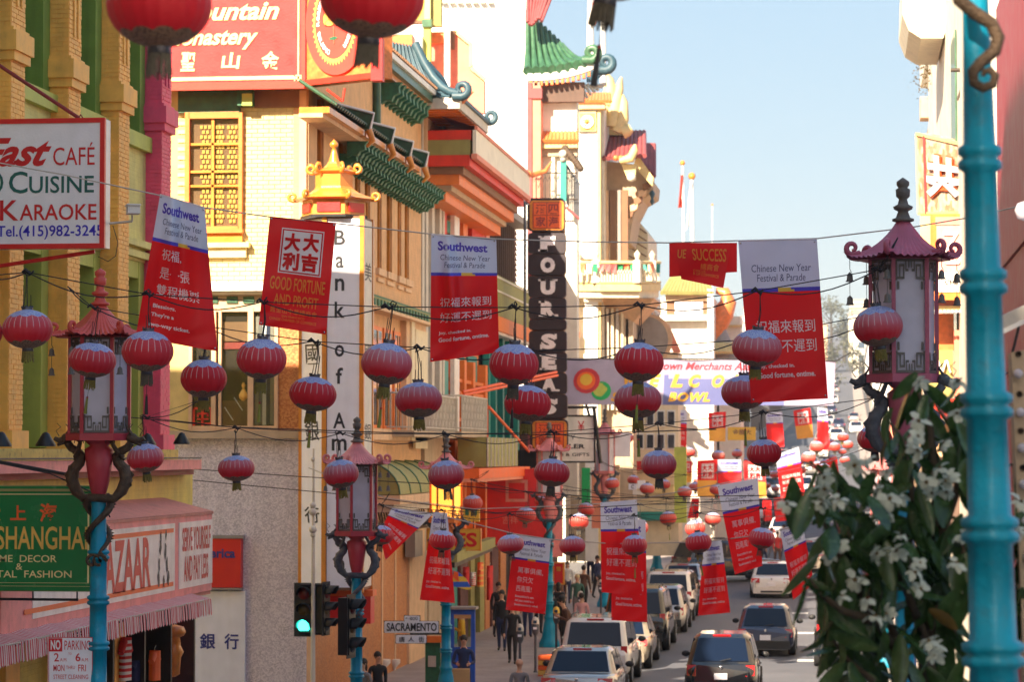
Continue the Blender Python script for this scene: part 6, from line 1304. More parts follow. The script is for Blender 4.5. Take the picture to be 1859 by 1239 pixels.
ROWS = {
 'A': dict(d=30.0, items=[(-40, 606, .1), (50, 598, .3), (268, 638, .15), (475, 652, .2), (702, 661, .85), (933, 662, .1), (1160, 658, .1), (1374, 632, .75), (1594, 593, .8)], nm='front lantern row crossing the street', lb='large red lantern with blue flowered top, %s in the front row'),
 'B': dict(d=32.4, items=[(168, 654, .25), (370, 688, .05), (568, 716, .1), (760, 727, .9), (958, 733, .05), (1158, 727, .8), (1351, 713, .7)], nm='second lantern row just below the front row', lb='red lantern, %s in the lower row right behind the front row'),
 'C': dict(d=42.0, items=[(264, 832, .7), (429, 851, .6), (619, 861, .9), (810, 863, .9), (1002, 859, .3), (1196, 844, .9), (1387, 823, .15), (1588, 797, .2)], nm='third lantern row level with the lamp roofs', lb='medium lantern, %s in the row over the parked cars'),
 'D': dict(d=57.0, items=[(691, 972, .1), (803, 982, .1), (927, 989, .9), (1039, 992, .7), (1152, 991, .2), (1268, 986, .15), (1383, 978, .25)], nm='fourth lantern row among the small banners', lb='smaller red lantern, %s in the row among the small banners'),
 'E': dict(d=74.0, kind=1, items=[(858, 914, .3), (955, 936, .2), (1051, 948, .3), (1159, 958, .5), (1262, 960, .4)], nm='fifth lantern row behind the small banners', lb='small coral lantern, %s in the row behind the small banners'),
 'F': dict(d=87.0, kind=1, items=[(986, 911, .3), (1064, 926, .3), (1213, 942, .2), (1294, 943, .7)], nm='sixth lantern row over the crowd', lb='small coral lantern, %s in the faint row over the crowd'),
 'G': dict(d=100.0, kind=1, items=[(1111, 879, .5), (1175, 888, .8), (1243, 894, .8), (1302, 890, .5)], nm='seventh lantern row', lb='tiny faded lantern, %s in the row beside the far teal poles'),
 'H': dict(d=118.0, kind=1, items=[(1150, 872, .4), (1206, 880, .6), (1262, 884, .5), (1322, 882, .3), (1380, 876, .7), (1440, 866, .6), (1496, 852, .5)], nm='eighth lantern row', lb='very small lantern, %s in the eighth row back'),
 'I': dict(d=142.0, kind=1, items=[(1222, 872, .5), (1268, 874, .4), (1316, 872, .8), (1362, 868, .5), (1408, 862, .3), (1454, 854, .8), (1498, 842, .4)], nm='ninth lantern row', lb='very small lantern, %s in the ninth row back'),
}
for key, r in ROWS.items():
    nm = r['nm']
    for i, (px, py, f) in enumerate(r['items']):
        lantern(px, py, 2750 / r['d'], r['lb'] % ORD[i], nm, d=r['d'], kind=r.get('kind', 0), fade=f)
    # two cables: the carrying wire and the slack electric cable
    its = r['items']; s = 5000 / r['d']; P = [D(px, py - .62 * s, r['d']) for px, py, f in its]
    xL, xR = -9.3, .55
    a, b = P[0] + (P[0] - P[1]) * ((P[0].x - xL) / max(.01, (P[1].x - P[0].x))) * .6, P[-1] + (P[-1] - P[-2]) * ((xR - P[-1].x) / max(.01, P[-1].x - P[-2].x)); a.z, b.z = P[0].z + .25, P[-1].z + .35; P2 = [a] + P + [b]
    t = thing('lantern_cable', 'black cable carrying the ' + nm, 'cable', P[0])
    m = MB(); m.tube(P2, .0065 if r['d'] < 60 else .01, 'cable', 5); m.build('carrying_wire', t)
    m = MB(); Q = []
    for u, v in zip(P2, P2[1:]):
        n = 8
        for k in range(n): w_ = k / n; Q.append(u.lerp(v, w_) - Vector((0, 0, .13 * math.sin(math.pi * w_) * ((v - u).length / 1.3))))
    m.tube(Q + [P2[-1]], .0075, 'cable', 5); m.build('slack_cable', t)
    m = MB()
    for q in P: m.tube([q + Vector((-.06, 0, .0)), q + Vector((-.02, -.02, .03)), q + Vector((.03, .01, -.02)), q + Vector((.07, 0, .015))], [.012, .02, .02, .01], 'cable', 5)
    m.build('cable_tie', t)
# the far lanterns between the hill and the banners
FAR = [(1139, 795, 24), (1159, 838, 17), (1111, 880, 20), (1250, 822, 24), (1238, 856, 20), (1338, 824, 20), (1304, 828, 25), (1468, 831, 27), (1483, 812, 26), (1515, 812, 22), (1539, 808, 20), (1530, 794, 22), (1534, 836, 20), (1450, 838, 20), (1408, 832, 22), (1484, 845, 18), (1512, 833, 16), (1335, 838, 16), (1296, 815, 16), (1347, 810, 14)]
rf = random.Random(4)
FAR += [(int(rf.uniform(1185, 1262)), int(rf.uniform(806, 868)), 15) for _ in range(7)] + [(int(rf.uniform(1270, 1418)), int(rf.uniform(812, 900)), 15) for _ in range(12)] + [(int(rf.uniform(1422, 1530)), int(rf.uniform(800, 905)), 16) for _ in range(9)]
for i, (px, py, w) in enumerate(sorted(FAR)):
    near = 'left of the lucky seal banner' if px < 1265 else ('between the lucky banners and the yellow sign' if px < 1420 else 'over the far hill street')
    k = [x for x in sorted(FAR) if (x[0] < 1265) == (px < 1265) and (x[0] < 1420) == (px < 1420)].index((px, py, w))
    lantern(px, py, w, 'tiny coral lantern %s, %s' % (near, ORD[k]), 'distant lanterns over the street', kind=1, fade=(.2, .6, .9)[i % 3])

# ---------------------------------------------------------------- banners
for nm, c in (('bn_red', (.8, .014, .018)), ('bn_white', (.62, .68, .85)), ('bn_blue', (.07, .05, .5)), ('bn_yellow', (.75, .45, .05)), ('bn_text', (.8, .72, .74)), ('bn_gold', (.85, .42, .07)), ('bn_ink', (.06, .08, .2)), ('bn_brand', (.07, .04, .42))):
    mat(nm, c, rough=.42, var=.08, scale=1.5, bump=.3, bscale=5, spec=.45, trans=.45 if nm in ('bn_red', 'bn_white', 'bn_gold') else 0)
TXT = {
 'sw': [('Southwest', .1, .05, .86, .125, 'bn_brand', .035, 0), ('Chinese New Year', .14, .155, .9, .2, 'bn_ink', 0, .12), ('Festival & Parade', .2, .215, .82, .26, 'bn_ink', 0, .12)],
 'wait': [('祝福來報到', .14, .5, .9, .58, 'bn_text', 0, 0), ('好運不遲到', .14, .62, .9, .7, 'bn_text', 0, 0), ('Joy, checked in.', .12, .77, .6, .8, 'bn_text', .02, 0), ('Good fortune, ontime.', .12, .82, .86, .86, 'bn_text', .02, 0)],
 'bless': [('祝福,', .2, .36, .52, .44, 'bn_text', 0, 0), ('是一張', .2, .49, .66, .57, 'bn_text', 0, 0), ('雙程機票', .18, .61, .8, .69, 'bn_text', 0, 0), ('Blessings.', .16, .75, .47, .785, 'bn_text', .02, 0), ("They're a", .15, .81, .45, .845, 'bn_text', .02, 0), ('two-way ticket.', .13, .88, .66, .915, 'bn_text', .02, 0)],
 'wind': [('萬事俱備,', .2, .42, .86, .5, 'bn_text', 0, 0), ('你只欠', .2, .54, .62, .62, 'bn_text', 0, 0), ('西南風!', .2, .66, .6, .74, 'bn_text', 0, 0), ("Everything's set.", .2, .79, .68, .825, 'bn_text', .02, 0), ('All you need is a', .2, .845, .68, .88, 'bn_text', .02, 0), ('Southwesterly wind.', .2, .9, .8, .935, 'bn_text', .02, 0)],
 'lucky': [('GOOD FORTUNE', .1, .535, .92, .655, 'bn_gold', .012, 0), ('AND PROFIT', .18, .69, .84, .79, 'bn_gold', .012, 0), ('舊金山中華總商會', .14, .815, .84, .865, 'bn_gold', 0, 0), ('SAN FRANCISCO', .32, .88, .66, .9, 'bn_gold', 0, 0), ('CHINESE CHAMBER OF COMMERCE', .14, .91, .84, .935, 'bn_gold', 0, 0)],
}
def banner(name, label, group, q, d, kind, txt=None, fold=(.04, 2.0, 0.0), pinch=None, tilt=0.0, twist=0.0, seed=0, sw=True):
    """q: photo corners TL, TR, BR, BL"""
    t = thing(name, label, 'banner', D((q[0][0] + q[1][0]) / 2, (q[2][1] + q[3][1]) / 2, d), 0, group)
    A = [D(x, y, d) for x, y in q]; Ndir = -ray(q[0][0], q[0][1]).normalized(); am, fq, ph = fold; rr = random.Random(seed)
    f2, p2 = rr.uniform(1, 2), rr.uniform(0, 6)
    def S(u, v, h=0.0):
        P = A[0].lerp(A[1], u).lerp(A[3].lerp(A[2], u), v)
        w = am * math.sin(2 * math.pi * fq * u + ph + 2.0 * v) * (.25 + .75 * math.sin(math.pi * min(1, v * .9 + .1))) + am * .6 * math.sin(2 * math.pi * f2 * v + p2 + u * 2.5) + tilt * v + twist * (u - .5) * (v - .5)
        if pinch:
            for (pu, pv, pw, pa) in pinch: w += pa * math.exp(-((u - pu - .35 * (v - pv) * pw * 3) / pw) ** 2) * math.exp(-((v - pv) / .34) ** 2)
        w += .02 * math.sin(u * 9 + v * 31 + seed) * smooth(.75, 1, v)
        return P + Ndir * (w + h)
    hd = .30 if kind == 'sw' else 0
    def mf(u, v):
        if kind == 'sw':
            if v < .3: return 'bn_white'
            if v < .325: return 'bn_yellow' if .42 < u - (v - .3) * 3 < .62 else 'bn_blue'
        if kind == 'fargold' and v > .55: return 'bn_gold'
        return 'bn_red'
    m = MB(); nv = 80 if d < 45 else 40; m.grid(lambda u, v: S(u, v), 24 if d < 45 else 14, nv, mf); m.build('cloth', t)
    m = MB(); L = .004 if d < 45 else .008
    if kind == 'sw':
        for s_, u0, v0, u1, v1, mt, bo, sh in TXT['sw'][0 if sw else 1:]: write(m, s_, S, u0, v0, u1, v1, mt, bold=bo, shear=sh, lift=L)
    if kind in ('lucky', 'fargold'):
        k = 8; 
        def rr_(u0, v0, u1, v1, mt, h): m.grid(lambda a, b: S(u0 + (u1 - u0) * a, v0 + (v1 - v0) * b, h), 10, 10, mt)
        rr_(.2, .09, .84, .5, 'bn_text', L); rr_(.215, .1, .825, .49, 'bn_red', L * 1.8); rr_(.235, .112, .805, .478, 'bn_text', L * 2.6)
        for ch, u0, v0 in (('大', .25, .13), ('大', .53, .12), ('利', .25, .305), ('吉', .53, .3)): write(m, ch, S, u0, v0, u0 + .25, v0 + .165, 'bn_red', bold=.05, lift=L * 3.6)
    for s_, u0, v0, u1, v1, mt, bo, sh in TXT.get(txt, []): write(m, s_, S, u0, v0, u1, v1, mt, bold=bo, shear=sh, lift=L)
    if m.v: m.build('print', t)
    m = MB()
    for u in (.03, .97):
        for v in (.02, .98): m.ball(S(u, v, .008), .012, 'chrome', 6, 4)
    m.build('grommet', t)
    if d < 45: m = MB(); m.tube([S(i / 12, .004, .002) for i in range(13)], .007, 'bn_text' if kind == 'sw' else 'bn_red', 5); m.build('hem', t)
    return t
bg_ = 'banners strung across the street'
banner('street_banner', 'twisted red and pale blue banner reading two-way ticket beside the pink pillar', bg_, ((291, 352), (371, 376), (395, 638), (246, 612)), 30.6, 'sw', 'bless', (.07, 1.3, .5), [(.35, .35, .14, .22)], seed=1)
banner('street_banner', 'red good fortune and profit banner with white seal in front of the bank sign', bg_, ((490, 393), (610, 405), (592, 608), (470, 590)), 31, 'lucky', 'lucky', (.02, 1.1, 1.2), seed=2)
banner('street_banner', 'creased red and pale blue banner in front of the grey pagoda roofed building', bg_, ((783, 425), (901, 434), (906, 640), (781, 658)), 31, 'sw', 'wait', (.03, 1.4, 2.2), [(.3, .45, .1, .3)], seed=3)
b4 = thing('street_banner', 'half flipped red success banner against the sky beside the large blue topped banner', 'banner', D(1276, 520, 31), 0, bg_)
m = MB(); A_ = [D(x, y, 31) for x, y in ((1215, 441), (1338, 441), (1338, 494), (1215, 503))]; S4 = lambda u, v, h=0: A_[0].lerp(A_[1], u).lerp(A_[3].lerp(A_[2], u), v) - ray(1276, 460).normalized() * (.02 * math.sin(u * 7) + h)
m.grid(lambda u, v: S4(u, v), 20, 10, 'bn_red'); A5 = [D(x, y, 30.96) for x, y in ((1226, 452), (1326, 452), (1313, 523), (1237, 507))]; S5 = lambda u, v, h=0: A5[0].lerp(A5[1], u).lerp(A5[3].lerp(A5[2], u), v) - ray(1276, 460).normalized() * (.05 + .03 * math.sin(u * 5 + v * 3) + h)
m.grid(lambda u, v: S5(u, v), 16, 10, 'bn_red'); m.build('cloth', b4)
m = MB(); write(m, 'SUCCESS', S5, .3, .0, .95, .34, 'bn_gold', bold=.01, shear=-.2, lift=.012); write(m, 'UE', S5, .02, .02, .2, .3, 'bn_gold', bold=.01, shear=.4, lift=.012); write(m, '總商會', S5, .46, .42, .84, .6, 'bn_gold', lift=.02); write(m, 'CISCO', S5, .3, .62, .56, .68, 'bn_gold', lift=.02); write(m, 'R OF COMMERCE', S5, .3, .7, .86, .78, 'bn_gold', lift=.02); m.build('print', b4)
banner('street_banner', 'large red banner with pale blue top reading ontime, right of the success banner', bg_, ((1340, 436), (1483, 433), (1503, 724), (1364, 732)), 30.6, 'sw', 'wait', (.015, .8, .3), seed=5, sw=False)
cb = MB(); cb.tube([D(x, y, 31) for x, y in ((-60, 285), (120, 318), (291, 355), (371, 377), (490, 394), (612, 406), (783, 425), (901, 434), (1060, 439), (1215, 441), (1340, 437), (1485, 433), (1660, 412), (1760, 395))] + [D(1880, 368, 30.5)], .008, 'cable_pale', 5); cb.build('banner_wire', label='thin pale wire carrying the high front banners', cat='wire')
bg2 = 'small banners of the second wire'
banner('street_banner', 'small banner blown sideways beside the lamp with the glowing bulb', bg2, ((712, 922), (786, 934), (700, 1018), (688, 968)), 57.5, 'sw', 'wait', (.06, 1, 0), seed=6)
banner('street_banner', 'flared banner hanging in front of the teal pole by the blue doorway', bg2, ((786, 930), (812, 932), (826, 1096), (762, 1090)), 57.5, 'sw', 'wait', (.09, 1.2, 1), [(.5, .4, .2, .1)], seed=7)
banner('street_banner', 'Southwesterly wind banner hanging left of the pole over the pavement crowd', bg2, ((934, 970), (1000, 980), (990, 1116), (918, 1108)), 57.5, 'sw', 'wind', (.02, 1, 2), seed=8)
banner('street_banner', 'longer banner over the black parked car, partly behind its twin', bg2, ((1110, 938), (1172, 945), (1175, 1131), (1110, 1127)), 59.5, 'sw', 'wait', (.02, 1, 3), seed=9)
banner('street_banner', 'small banner just left of the far teal pole and nearer than its twin', bg2, ((1090, 913), (1156, 908), (1166, 1084), (1092, 1076)), 57.5, 'sw', 'wait', (.03, 1.5, 4), seed=10)
banner('street_banner', 'flared banner hanging above the black hatchback in the lane', bg2, ((1278, 986), (1310, 982), (1326, 1113), (1267, 1119)), 57.5, 'sw', 'wait', (.07, 1.3, 5), seed=11)
banner('street_banner', 'tilted Southwesterly wind banner above the middle lane', bg2, ((1302, 882), (1376, 868), (1384, 1028), (1334, 1044)), 57.5, 'sw', 'wind', (.02, 1, .7), seed=12)
banner('street_banner', 'slanting small banner half covered by the blossoming tree', bg2, ((1416, 962), (1456, 948), (1478, 1060), (1440, 1090)), 57.5, 'sw', 'wait', (.04, 1, 1.7), seed=13)
cb = MB(); cb.tube([D(x, y, 57.5) for x, y in ((640, 905), (712, 922), (786, 933), (934, 970), (1000, 980), (1110, 988), (1278, 985), (1380, 972), (1420, 962), (1560, 930), (1660, 900))], .012, 'cable_pale', 5); cb.build('banner_wire', label='thin pale wire carrying the lower small banners', cat='wire')
cb = MB(); cb.tube([D(x, y, 57.6) for x, y in ((560, 850), (700, 905), (860, 925), (1000, 920), (1090, 915), (1156, 908), (1302, 880), (1376, 866), (1500, 840), (1640, 790))], .01, 'cable_pale', 5); cb.build('banner_wire', label='pale wire rising to the right above the middle lane', cat='wire')
bg3 = 'distant banners over the street'
for (q, d, kd, tx, lb) in [
 (((1211, 745), (1247, 745), (1246, 824), (1212, 818)), 125, 'sw', 'wait', 'distant red and pale banner just right of the double lanterns under the welcome banner'),
 (((1266, 837), (1302, 835), (1301, 904), (1266, 902)), 105, 'fargold', None, 'distant lucky seal banner left of the small pale notice banner'),
 (((1303, 835), (1346, 835), (1346, 905), (1303, 905)), 106, 'sw', None, 'distant banner with pale notice between two lucky seal banners'),
 (((1350, 838), (1388, 840), (1392, 905), (1352, 903)), 106, 'fargold', None, 'distant lucky seal banner right behind the medium lantern over the lane'),
 (((1286, 750), (1318, 748), (1317, 802), (1287, 802)), 130, 'fargold', None, 'distant lucky banner hanging in front of the blue vertical sign'),
 (((1440, 746), (1471, 741), (1477, 795), (1447, 798)), 135, 'fargold', None, 'tilted distant lucky banner below the large ontime banner'),
 (((1390, 750), (1420, 748), (1424, 812), (1393, 812)), 125, 'sw', None, 'distant red and white banner left of the tilted lucky banner'),
 (((1484, 740), (1502, 742), (1506, 818), (1484, 818)), 125, 'sw', None, 'narrow distant banner right of the tilted lucky banner'),
 (((1408, 826), (1450, 812), (1462, 902), (1418, 905)), 95, 'sw', 'wait', 'distant slanted banner left of the tree top leaves'),
 (((1256, 905), (1270, 905), (1268, 942), (1248, 942)), 120, 'red', None, 'distant dark red banner under the lucky seal banners'),
 (((1500, 835), (1520, 832), (1524, 880), (1504, 880)), 140, 'red', None, 'small distant red banner over the hill street'),
 (((1404, 905), (1440, 900), (1440, 945), (1408, 948)), 110, 'red', None, 'distant plain red banner left of the tree'),
 (((1384, 908), (1400, 906), (1402, 946), (1386, 948)), 118, 'red', None, 'narrow distant red banner left of the plain red one'),
 (((1330, 912), (1350, 910), (1352, 950), (1334, 952)), 122, 'sw', None, 'tiny distant banner behind the tilted wind banner'),
 (((1442, 908), (1462, 904), (1466, 948), (1446, 950)), 125, 'sw', None, 'tiny distant banner just left of the tree leaves'),
 (((1182, 800), (1204, 800), (1203, 836), (1184, 838)), 128, 'red', None, 'small distant red banner behind the large faded lantern'),
 (((1236, 838), (1256, 838), (1256, 876), (1238, 878)), 132, 'fargold', None, 'small distant lucky banner left of the larger lucky seals'),
]: banner('street_banner', lb, bg3, q, d, kd, tx, (.03, 1, d), seed=int(d))
# welcome banner across the street
wl = thing('welcome_banner', 'wide lilac welcome banner with fruit picture stretched across the street', 'banner', D(1270, 735, 104))
mat('wb_lilac', (.42, .37, .52), rough=.6, var=.06, trans=.25); mat('wb_blue', (.13, .15, .36), rough=.6, var=.12, scale=.6, trans=.2); mat('wb_orange', (.85, .42, .04), rough=.6, bump=0); mat('wb_red', (.55, .03, .05), rough=.6, bump=0)
A_ = [D(x, y, 104) for x, y in ((1028, 652), (1517, 656), (1513, 737), (1024, 735))]; SW = lambda u, v, h=0: A_[0].lerp(A_[1], u).lerp(A_[3].lerp(A_[2], u), v) - ray(1270, 690).normalized() * (.05 * math.sin(u * 23) + .03 * math.sin(v * 5 + u * 9) + h)
m = MB(); m.grid(lambda u, v: SW(u, v), 60, 12, lambda u, v: 'wb_blue' if u > .36 and u < .82 and v > .34 - .1 * math.sin(u * 9) else 'wb_lilac'); m.build('cloth', wl)
m = MB(); ux = lambda x: (x - 1026) / 488; vy = lambda y: (y - 653) / 82
write(m, 'Chinatown Merchants Association', SW, ux(1150), vy(657), ux(1425), vy(671), 'wb_red', bold=.015, shear=.3, lift=.02)
for ch, x in zip('WELCOME', (1132, 1177, 1217, 1250, 1292, 1330, 1372)): write(m, ch, SW, ux(x), vy(679), ux(x + 22), vy(703), 'wb_orange', bold=.05, shear=.25, lift=.02)
write(m, 'SUPER', SW, ux(1110), vy(712), ux(1196), vy(729), 'wb_orange', bold=.05, shear=.25, space=1.2, lift=.02); write(m, 'BOWL', SW, ux(1214), vy(712), ux(1290), vy(729), 'wb_orange', bold=.05, shear=.25, space=1.15, lift=.02); m.build('lettering', wl)
m = MB()
for cx_, cy_, r_, mt, h in ((1065, 692, 24, 'wb_red', .03), (1064, 692, 17, 'sign_orange', .035), (1064, 690, 11, 'bn_yellow', .04), (1092, 710, 18, 'jade_banner', .025), (1090, 708, 13, 'green_light', .028)):
    m.add([SW(ux(cx_ + r_ * math.cos(i * .3927)), vy(cy_ + r_ * .95 * math.sin(i * .3927)), h) for i in range(16)], [tuple(range(16))], mt)
m.build('fruit_print', wl)
m = MB(); m.tube([D(1000, 640, 104), A_[0], D(1270, 652, 104), A_[1], D(1545, 640, 104)], .03, 'cable', 5); m.build('rope', wl)
# loose service cables
for i, (pts, dd, lb) in enumerate(((((0, 738), (150, 750), (420, 776), (700, 786), (1000, 790), (1300, 780)), 44, 'thin grey cable sagging below the second lantern row'),
    (((345, 852), (545, 866), (800, 880), (1100, 905), (1400, 900)), 52, 'dark cable running from the grey wall over the crossing'), (((345, 872), (640, 900), (900, 932), (1200, 915), (1500, 905)), 53, 'lower dark cable running from the grey wall over the crossing'),
    (((0, 842), (90, 860), (180, 900), (200, 940)), 36, 'short dark cable leading to the dragon lamp by the Shanghai sign'), (((985, 885), (1150, 903), (1300, 908), (1520, 905)), 90, 'upper dark cable behind the small banners'), (((985, 895), (1150, 910), (1300, 914), (1520, 908)), 91, 'lower dark cable behind the small banners'))):
    cb = MB(); cb.tube([D(x, y, dd) for x, y in pts], .009, 'cable', 5); cb.build('service_cable', label=lb, cat='cable')
# ---------------------------------------------------------------- shop fronts and signs at street level, left
ls = thing('left_shop_building', 'street level shop fronts with goods under the red building', 'building', (-12.2, 86, 0))
m = MB(); fx_(m, 'beige_wall', 770, 800, 905, 1300, XP, XP + .14, 780); m.build('pier', ls)
for i, (p0, p1, mt) in enumerate(((806, 816, 'teal_paint'), (822, 836, 'wood_dark'), (841, 848, 'olive_paint'), (850, 857, 'interior'), (858, 866, 'olive_paint'), (868, 876, 'orange_granite'), (880, 892, 'wood_dark'), (896, 906, 'orange_granite'), (908, 922, 'interior'), (926, 932, 'beige_wall'), (936, 950, 'interior'), (952, 957, 'orange_paint'))):
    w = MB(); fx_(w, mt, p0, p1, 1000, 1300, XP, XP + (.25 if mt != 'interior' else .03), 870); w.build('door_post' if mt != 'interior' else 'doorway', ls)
w = MB(); w.bar(D(822, 1012, 76), D(892, 985, 86), .25, 'olive_paint', .3); w.bar(D(822, 1022, 76), D(892, 992, 86), .1, 'black_metal', .3); w.build('canopy_beam', ls)
def facing_sign(name, label, x0, y0, x1, y1, Y, mt, texts=(), frame=None, t=.15, tilt=0):
    th = thing(name, label, 'sign', PY((x0 + x1) / 2, y1, Y)); m = MB(); fy_(m, mt, x0, x1, y0, y1, Y, t, True); m.build('panel', th)
    if frame:
        m = MB(); f = frame[1]
        for q in ((x0 - f, x1 + f, y0 - f, y0), (x0 - f, x1 + f, y1, y1 + f), (x0 - f, x0, y0, y1), (x1, x1 + f, y0, y1)): fy_(m, frame[0], *q, Y - .03, t + .03, True)
        m.build('frame', th)
    if texts:
        m = MB()
        for s_, a, b, c, d_, tm, bo in texts: write(m, s_, lambda u, v, h=0: PY(a + (c - a) * u, b + (d_ - b) * v, Y) + Vector((0, -h, 0)), 0, 0, 1, 1, tm, bold=bo, lift=.012)
        m.build('lettering', th)
    return th
facing_sign('yellow_sign', 'upper yellow sign with green letters behind the glowing lamp', 776, 906, 870, 948, 78, 'bn_yellow', (('Sym', 782, 912, 866, 944, 'bracket_green', .02),))
facing_sign('yellow_sign', 'lower orange yellow sign ending in red ES', 776, 962, 871, 999, 77.5, 'bn_yellow', (('ES', 826, 968, 866, 994, 'sign_red_text', .03),), ('gold_paint', 2))
facing_sign('red_shop_sign', 'large red sign with outlined square emblem left of the far pole', 884, 852, 991, 990, 93, 'cloth_red', (('□', 918, 872, 958, 912, 'hood_red', .01), ('吉祥', 912, 938, 940, 952, 'hood_red', .0)))
facing_sign('pink_pillar_sign', 'plain pink vertical banner sign beside the faded pink dragon lamp', 1003, 868, 1021, 1012, 95, 'cornice_pink')
facing_sign('jeweler_sign', 'cream jeweler sign in a black frame right of the four seas sign', 1010, 757, 1078, 838, 99, 'sign_cream', (('¥', 1049, 765, 1061, 783, 'sign_red_text', .0), ('Y', 1036, 791, 1044, 798, 'black_text', .02), ('LER', 1033, 807, 1062, 815, 'black_text', .03), ('N & GIFTS', 1014, 823, 1070, 829, 'black_text', .01)), ('black_metal', 3))
w = MB(); w.tube([PY(1064, 735, 99), PY(1070, 757, 99)], .05, 'black_metal', 5); w.tube([PY(1020, 740, 99), PY(1084, 740, 99)], .05, 'black_metal', 5); w.tube([PY(1078, 742, 98.9), PY(1090, 842, 98.9)], .07, 'black_metal', 5); w.build('sign_bracket', label='black iron frame bars holding the cream jeweler sign', cat='bracket')
facing_sign('small_sign', 'small white sign with letter C in the dark shop row', 1141, 879, 1156, 890, 108, 'sign_white', (('C', 1146, 881, 1151, 888, 'black_text', .02),))
facing_sign('small_sign', 'pale blank sign right above the letter C sign', 1157, 873, 1171, 888, 107.6, 'sign_white')
facing_sign('small_sign', 'cream small sign below the letter C sign', 1149, 891, 1168, 899, 107.8, 'sign_cream')
facing_sign('poster_sign', 'pale blue and white picture sign left of the distant red banner', 1114, 785, 1144, 830, 106, 'sign_white', (), None)
facing_sign('blue_vertical_sign', 'blue vertical sign with white letters behind the lucky banner', 1277, 737, 1306, 905, 150, 'blue_paint', tuple((c, 1279, 742 + i * 19, 1290, 758 + i * 19, 'white_text', .03) for i, c in enumerate('Chatou')))
facing_sign('yellow_board_sign', 'yellow board sign with dark characters behind the medium lantern', 1321, 776, 1372, 800, 140, 'bn_yellow', (('金龍大', 1330, 780, 1364, 790, 'recess_brown', .02),))
facing_sign('brown_window_sign', 'gold framed red picture board over the crowd', 1006, 1024, 1022, 1060, 96, 'cloth_red', (('■', 1010, 1030, 1018, 1038, 'bn_gold', .0),), ('bn_gold', 2.5))
# street name sign
st = thing('street_name_sign', 'white Sacramento street name sign with arrow plate and Chinese plate', 'sign', PY(750, 1170, 63.6))
def plate(x0, y0, x1, y1, nm): m = MB(); fy_(m, 'black_metal', x0 - 1, x1 + 1, y0 - 1, y1 + 1, 63.62, .02, True); rbox(m, x0, y0, x1, y1, 63.6, .02, 'sign_white', 2); m.build(nm, st)
plate(698, 1129, 796, 1150, 'name_plate'); plate(734, 1119, 762, 1129, 'number_plate'); plate(719, 1154, 774, 1169, 'chinese_plate')
m = MB()
for s_, a, b, c, d_, bo in (('SACRAMENTO', 702, 1132, 793, 1147, .02), ('←', 736, 1122, 741, 1125, .02), ('800', 744, 1121, 758, 1127, 0), ('唐', 724, 1157, 735, 1167, .01), ('人', 741, 1157, 752, 1166, .01), ('街', 760, 1157, 770, 1167, .01)): write(m, s_, lambda u, v, h=0: PY(a + (c - a) * u, b + (d_ - b) * v, 63.57) + Vector((0, -h, 0)), 0, 0, 1, 1, 'black_text', bold=bo, lift=.008)
m.build('lettering', st)
m = MB(); m.tube([PY(745, 1152, 63.66), PY(811, 1152, 64.6)], .02, 'black_metal', 6); m.build('bracket', st)
# parking sign on the left lamp
pk = thing('parking_sign', 'white and red no parking street cleaning sign beside the left lamp pole', 'sign', D(128, 1242, 34.4))
dk_ = 34.4
def PD(x, y): return D(x, y, dk_)
m = MB(); P = []
for cx_, cy_, a0 in ((163, 1163, -90), (163, 1241, 0), (92, 1241, 90), (92, 1163, 180)):
    for k in range(4): a = R(a0 + k * 30); P.append(PD(cx_ + 5 * math.cos(a), cy_ + 5 * math.sin(a)))
m.prism(P, ray(128, 1200) * .012, 'sign_white'); m.build('plate', pk)
m = MB(); f = lambda a, b, c, d_: (lambda u, v, h=0: PD(a + (c - a) * u, b + (d_ - b) * v) - ray(128, 1200) * h)
m.prism([f(89, 1160, 113, 1184)(u, v, .003) for u, v in ((0, 0), (1, 0), (1, 1), (0, 1))], ray(128, 1200) * -.001, 'sign_red_text')
for a in ((88, 1158, 168, 1159.2), (88, 1244, 168, 1245), (88, 1158, 89, 1245), (167, 1158, 168, 1245)): m.prism([f(*a)(u, v, .003) for u, v in ((0, 0), (1, 0), (1, 1), (0, 1))], ray(128, 1200) * -.001, 'sign_red_text')
for s_, a, mt, bo in (('NO', (92, 1163, 110, 1181), 'white_text', .03), ('PARKING', (117, 1164, 164, 1181), 'sign_red_text', .0), ('2', (98, 1187, 107, 1202), 'sign_red_text', .01), ('A.M.', (109, 1196, 122, 1202), 'sign_red_text', 0), ('TO', (124, 1186, 130, 1190), 'sign_red_text', 0), ('6', (137, 1187, 146, 1202), 'sign_red_text', .01), ('A.M.', (148, 1196, 161, 1202), 'sign_red_text', 0), ('MON', (97, 1208, 117, 1220), 'sign_red_text', .005), ('THRU', (120, 1210, 136, 1216), 'sign_red_text', 0), ('FRI', (142, 1208, 156, 1220), 'sign_red_text', .005), ('STREET CLEANING', (97, 1226, 160, 1234), 'sign_red_text', 0)): write(m, s_, f(*a), 0, 0, 1, 1, mt, bold=bo, lift=.005)
m.build('lettering', pk)
m = MB()
for y in (1170, 1225): m.tube([PD(166, y), PD(178, y) + ray(178, y) * .1], .012, 'chrome', 6)
m.build('clamp', pk)
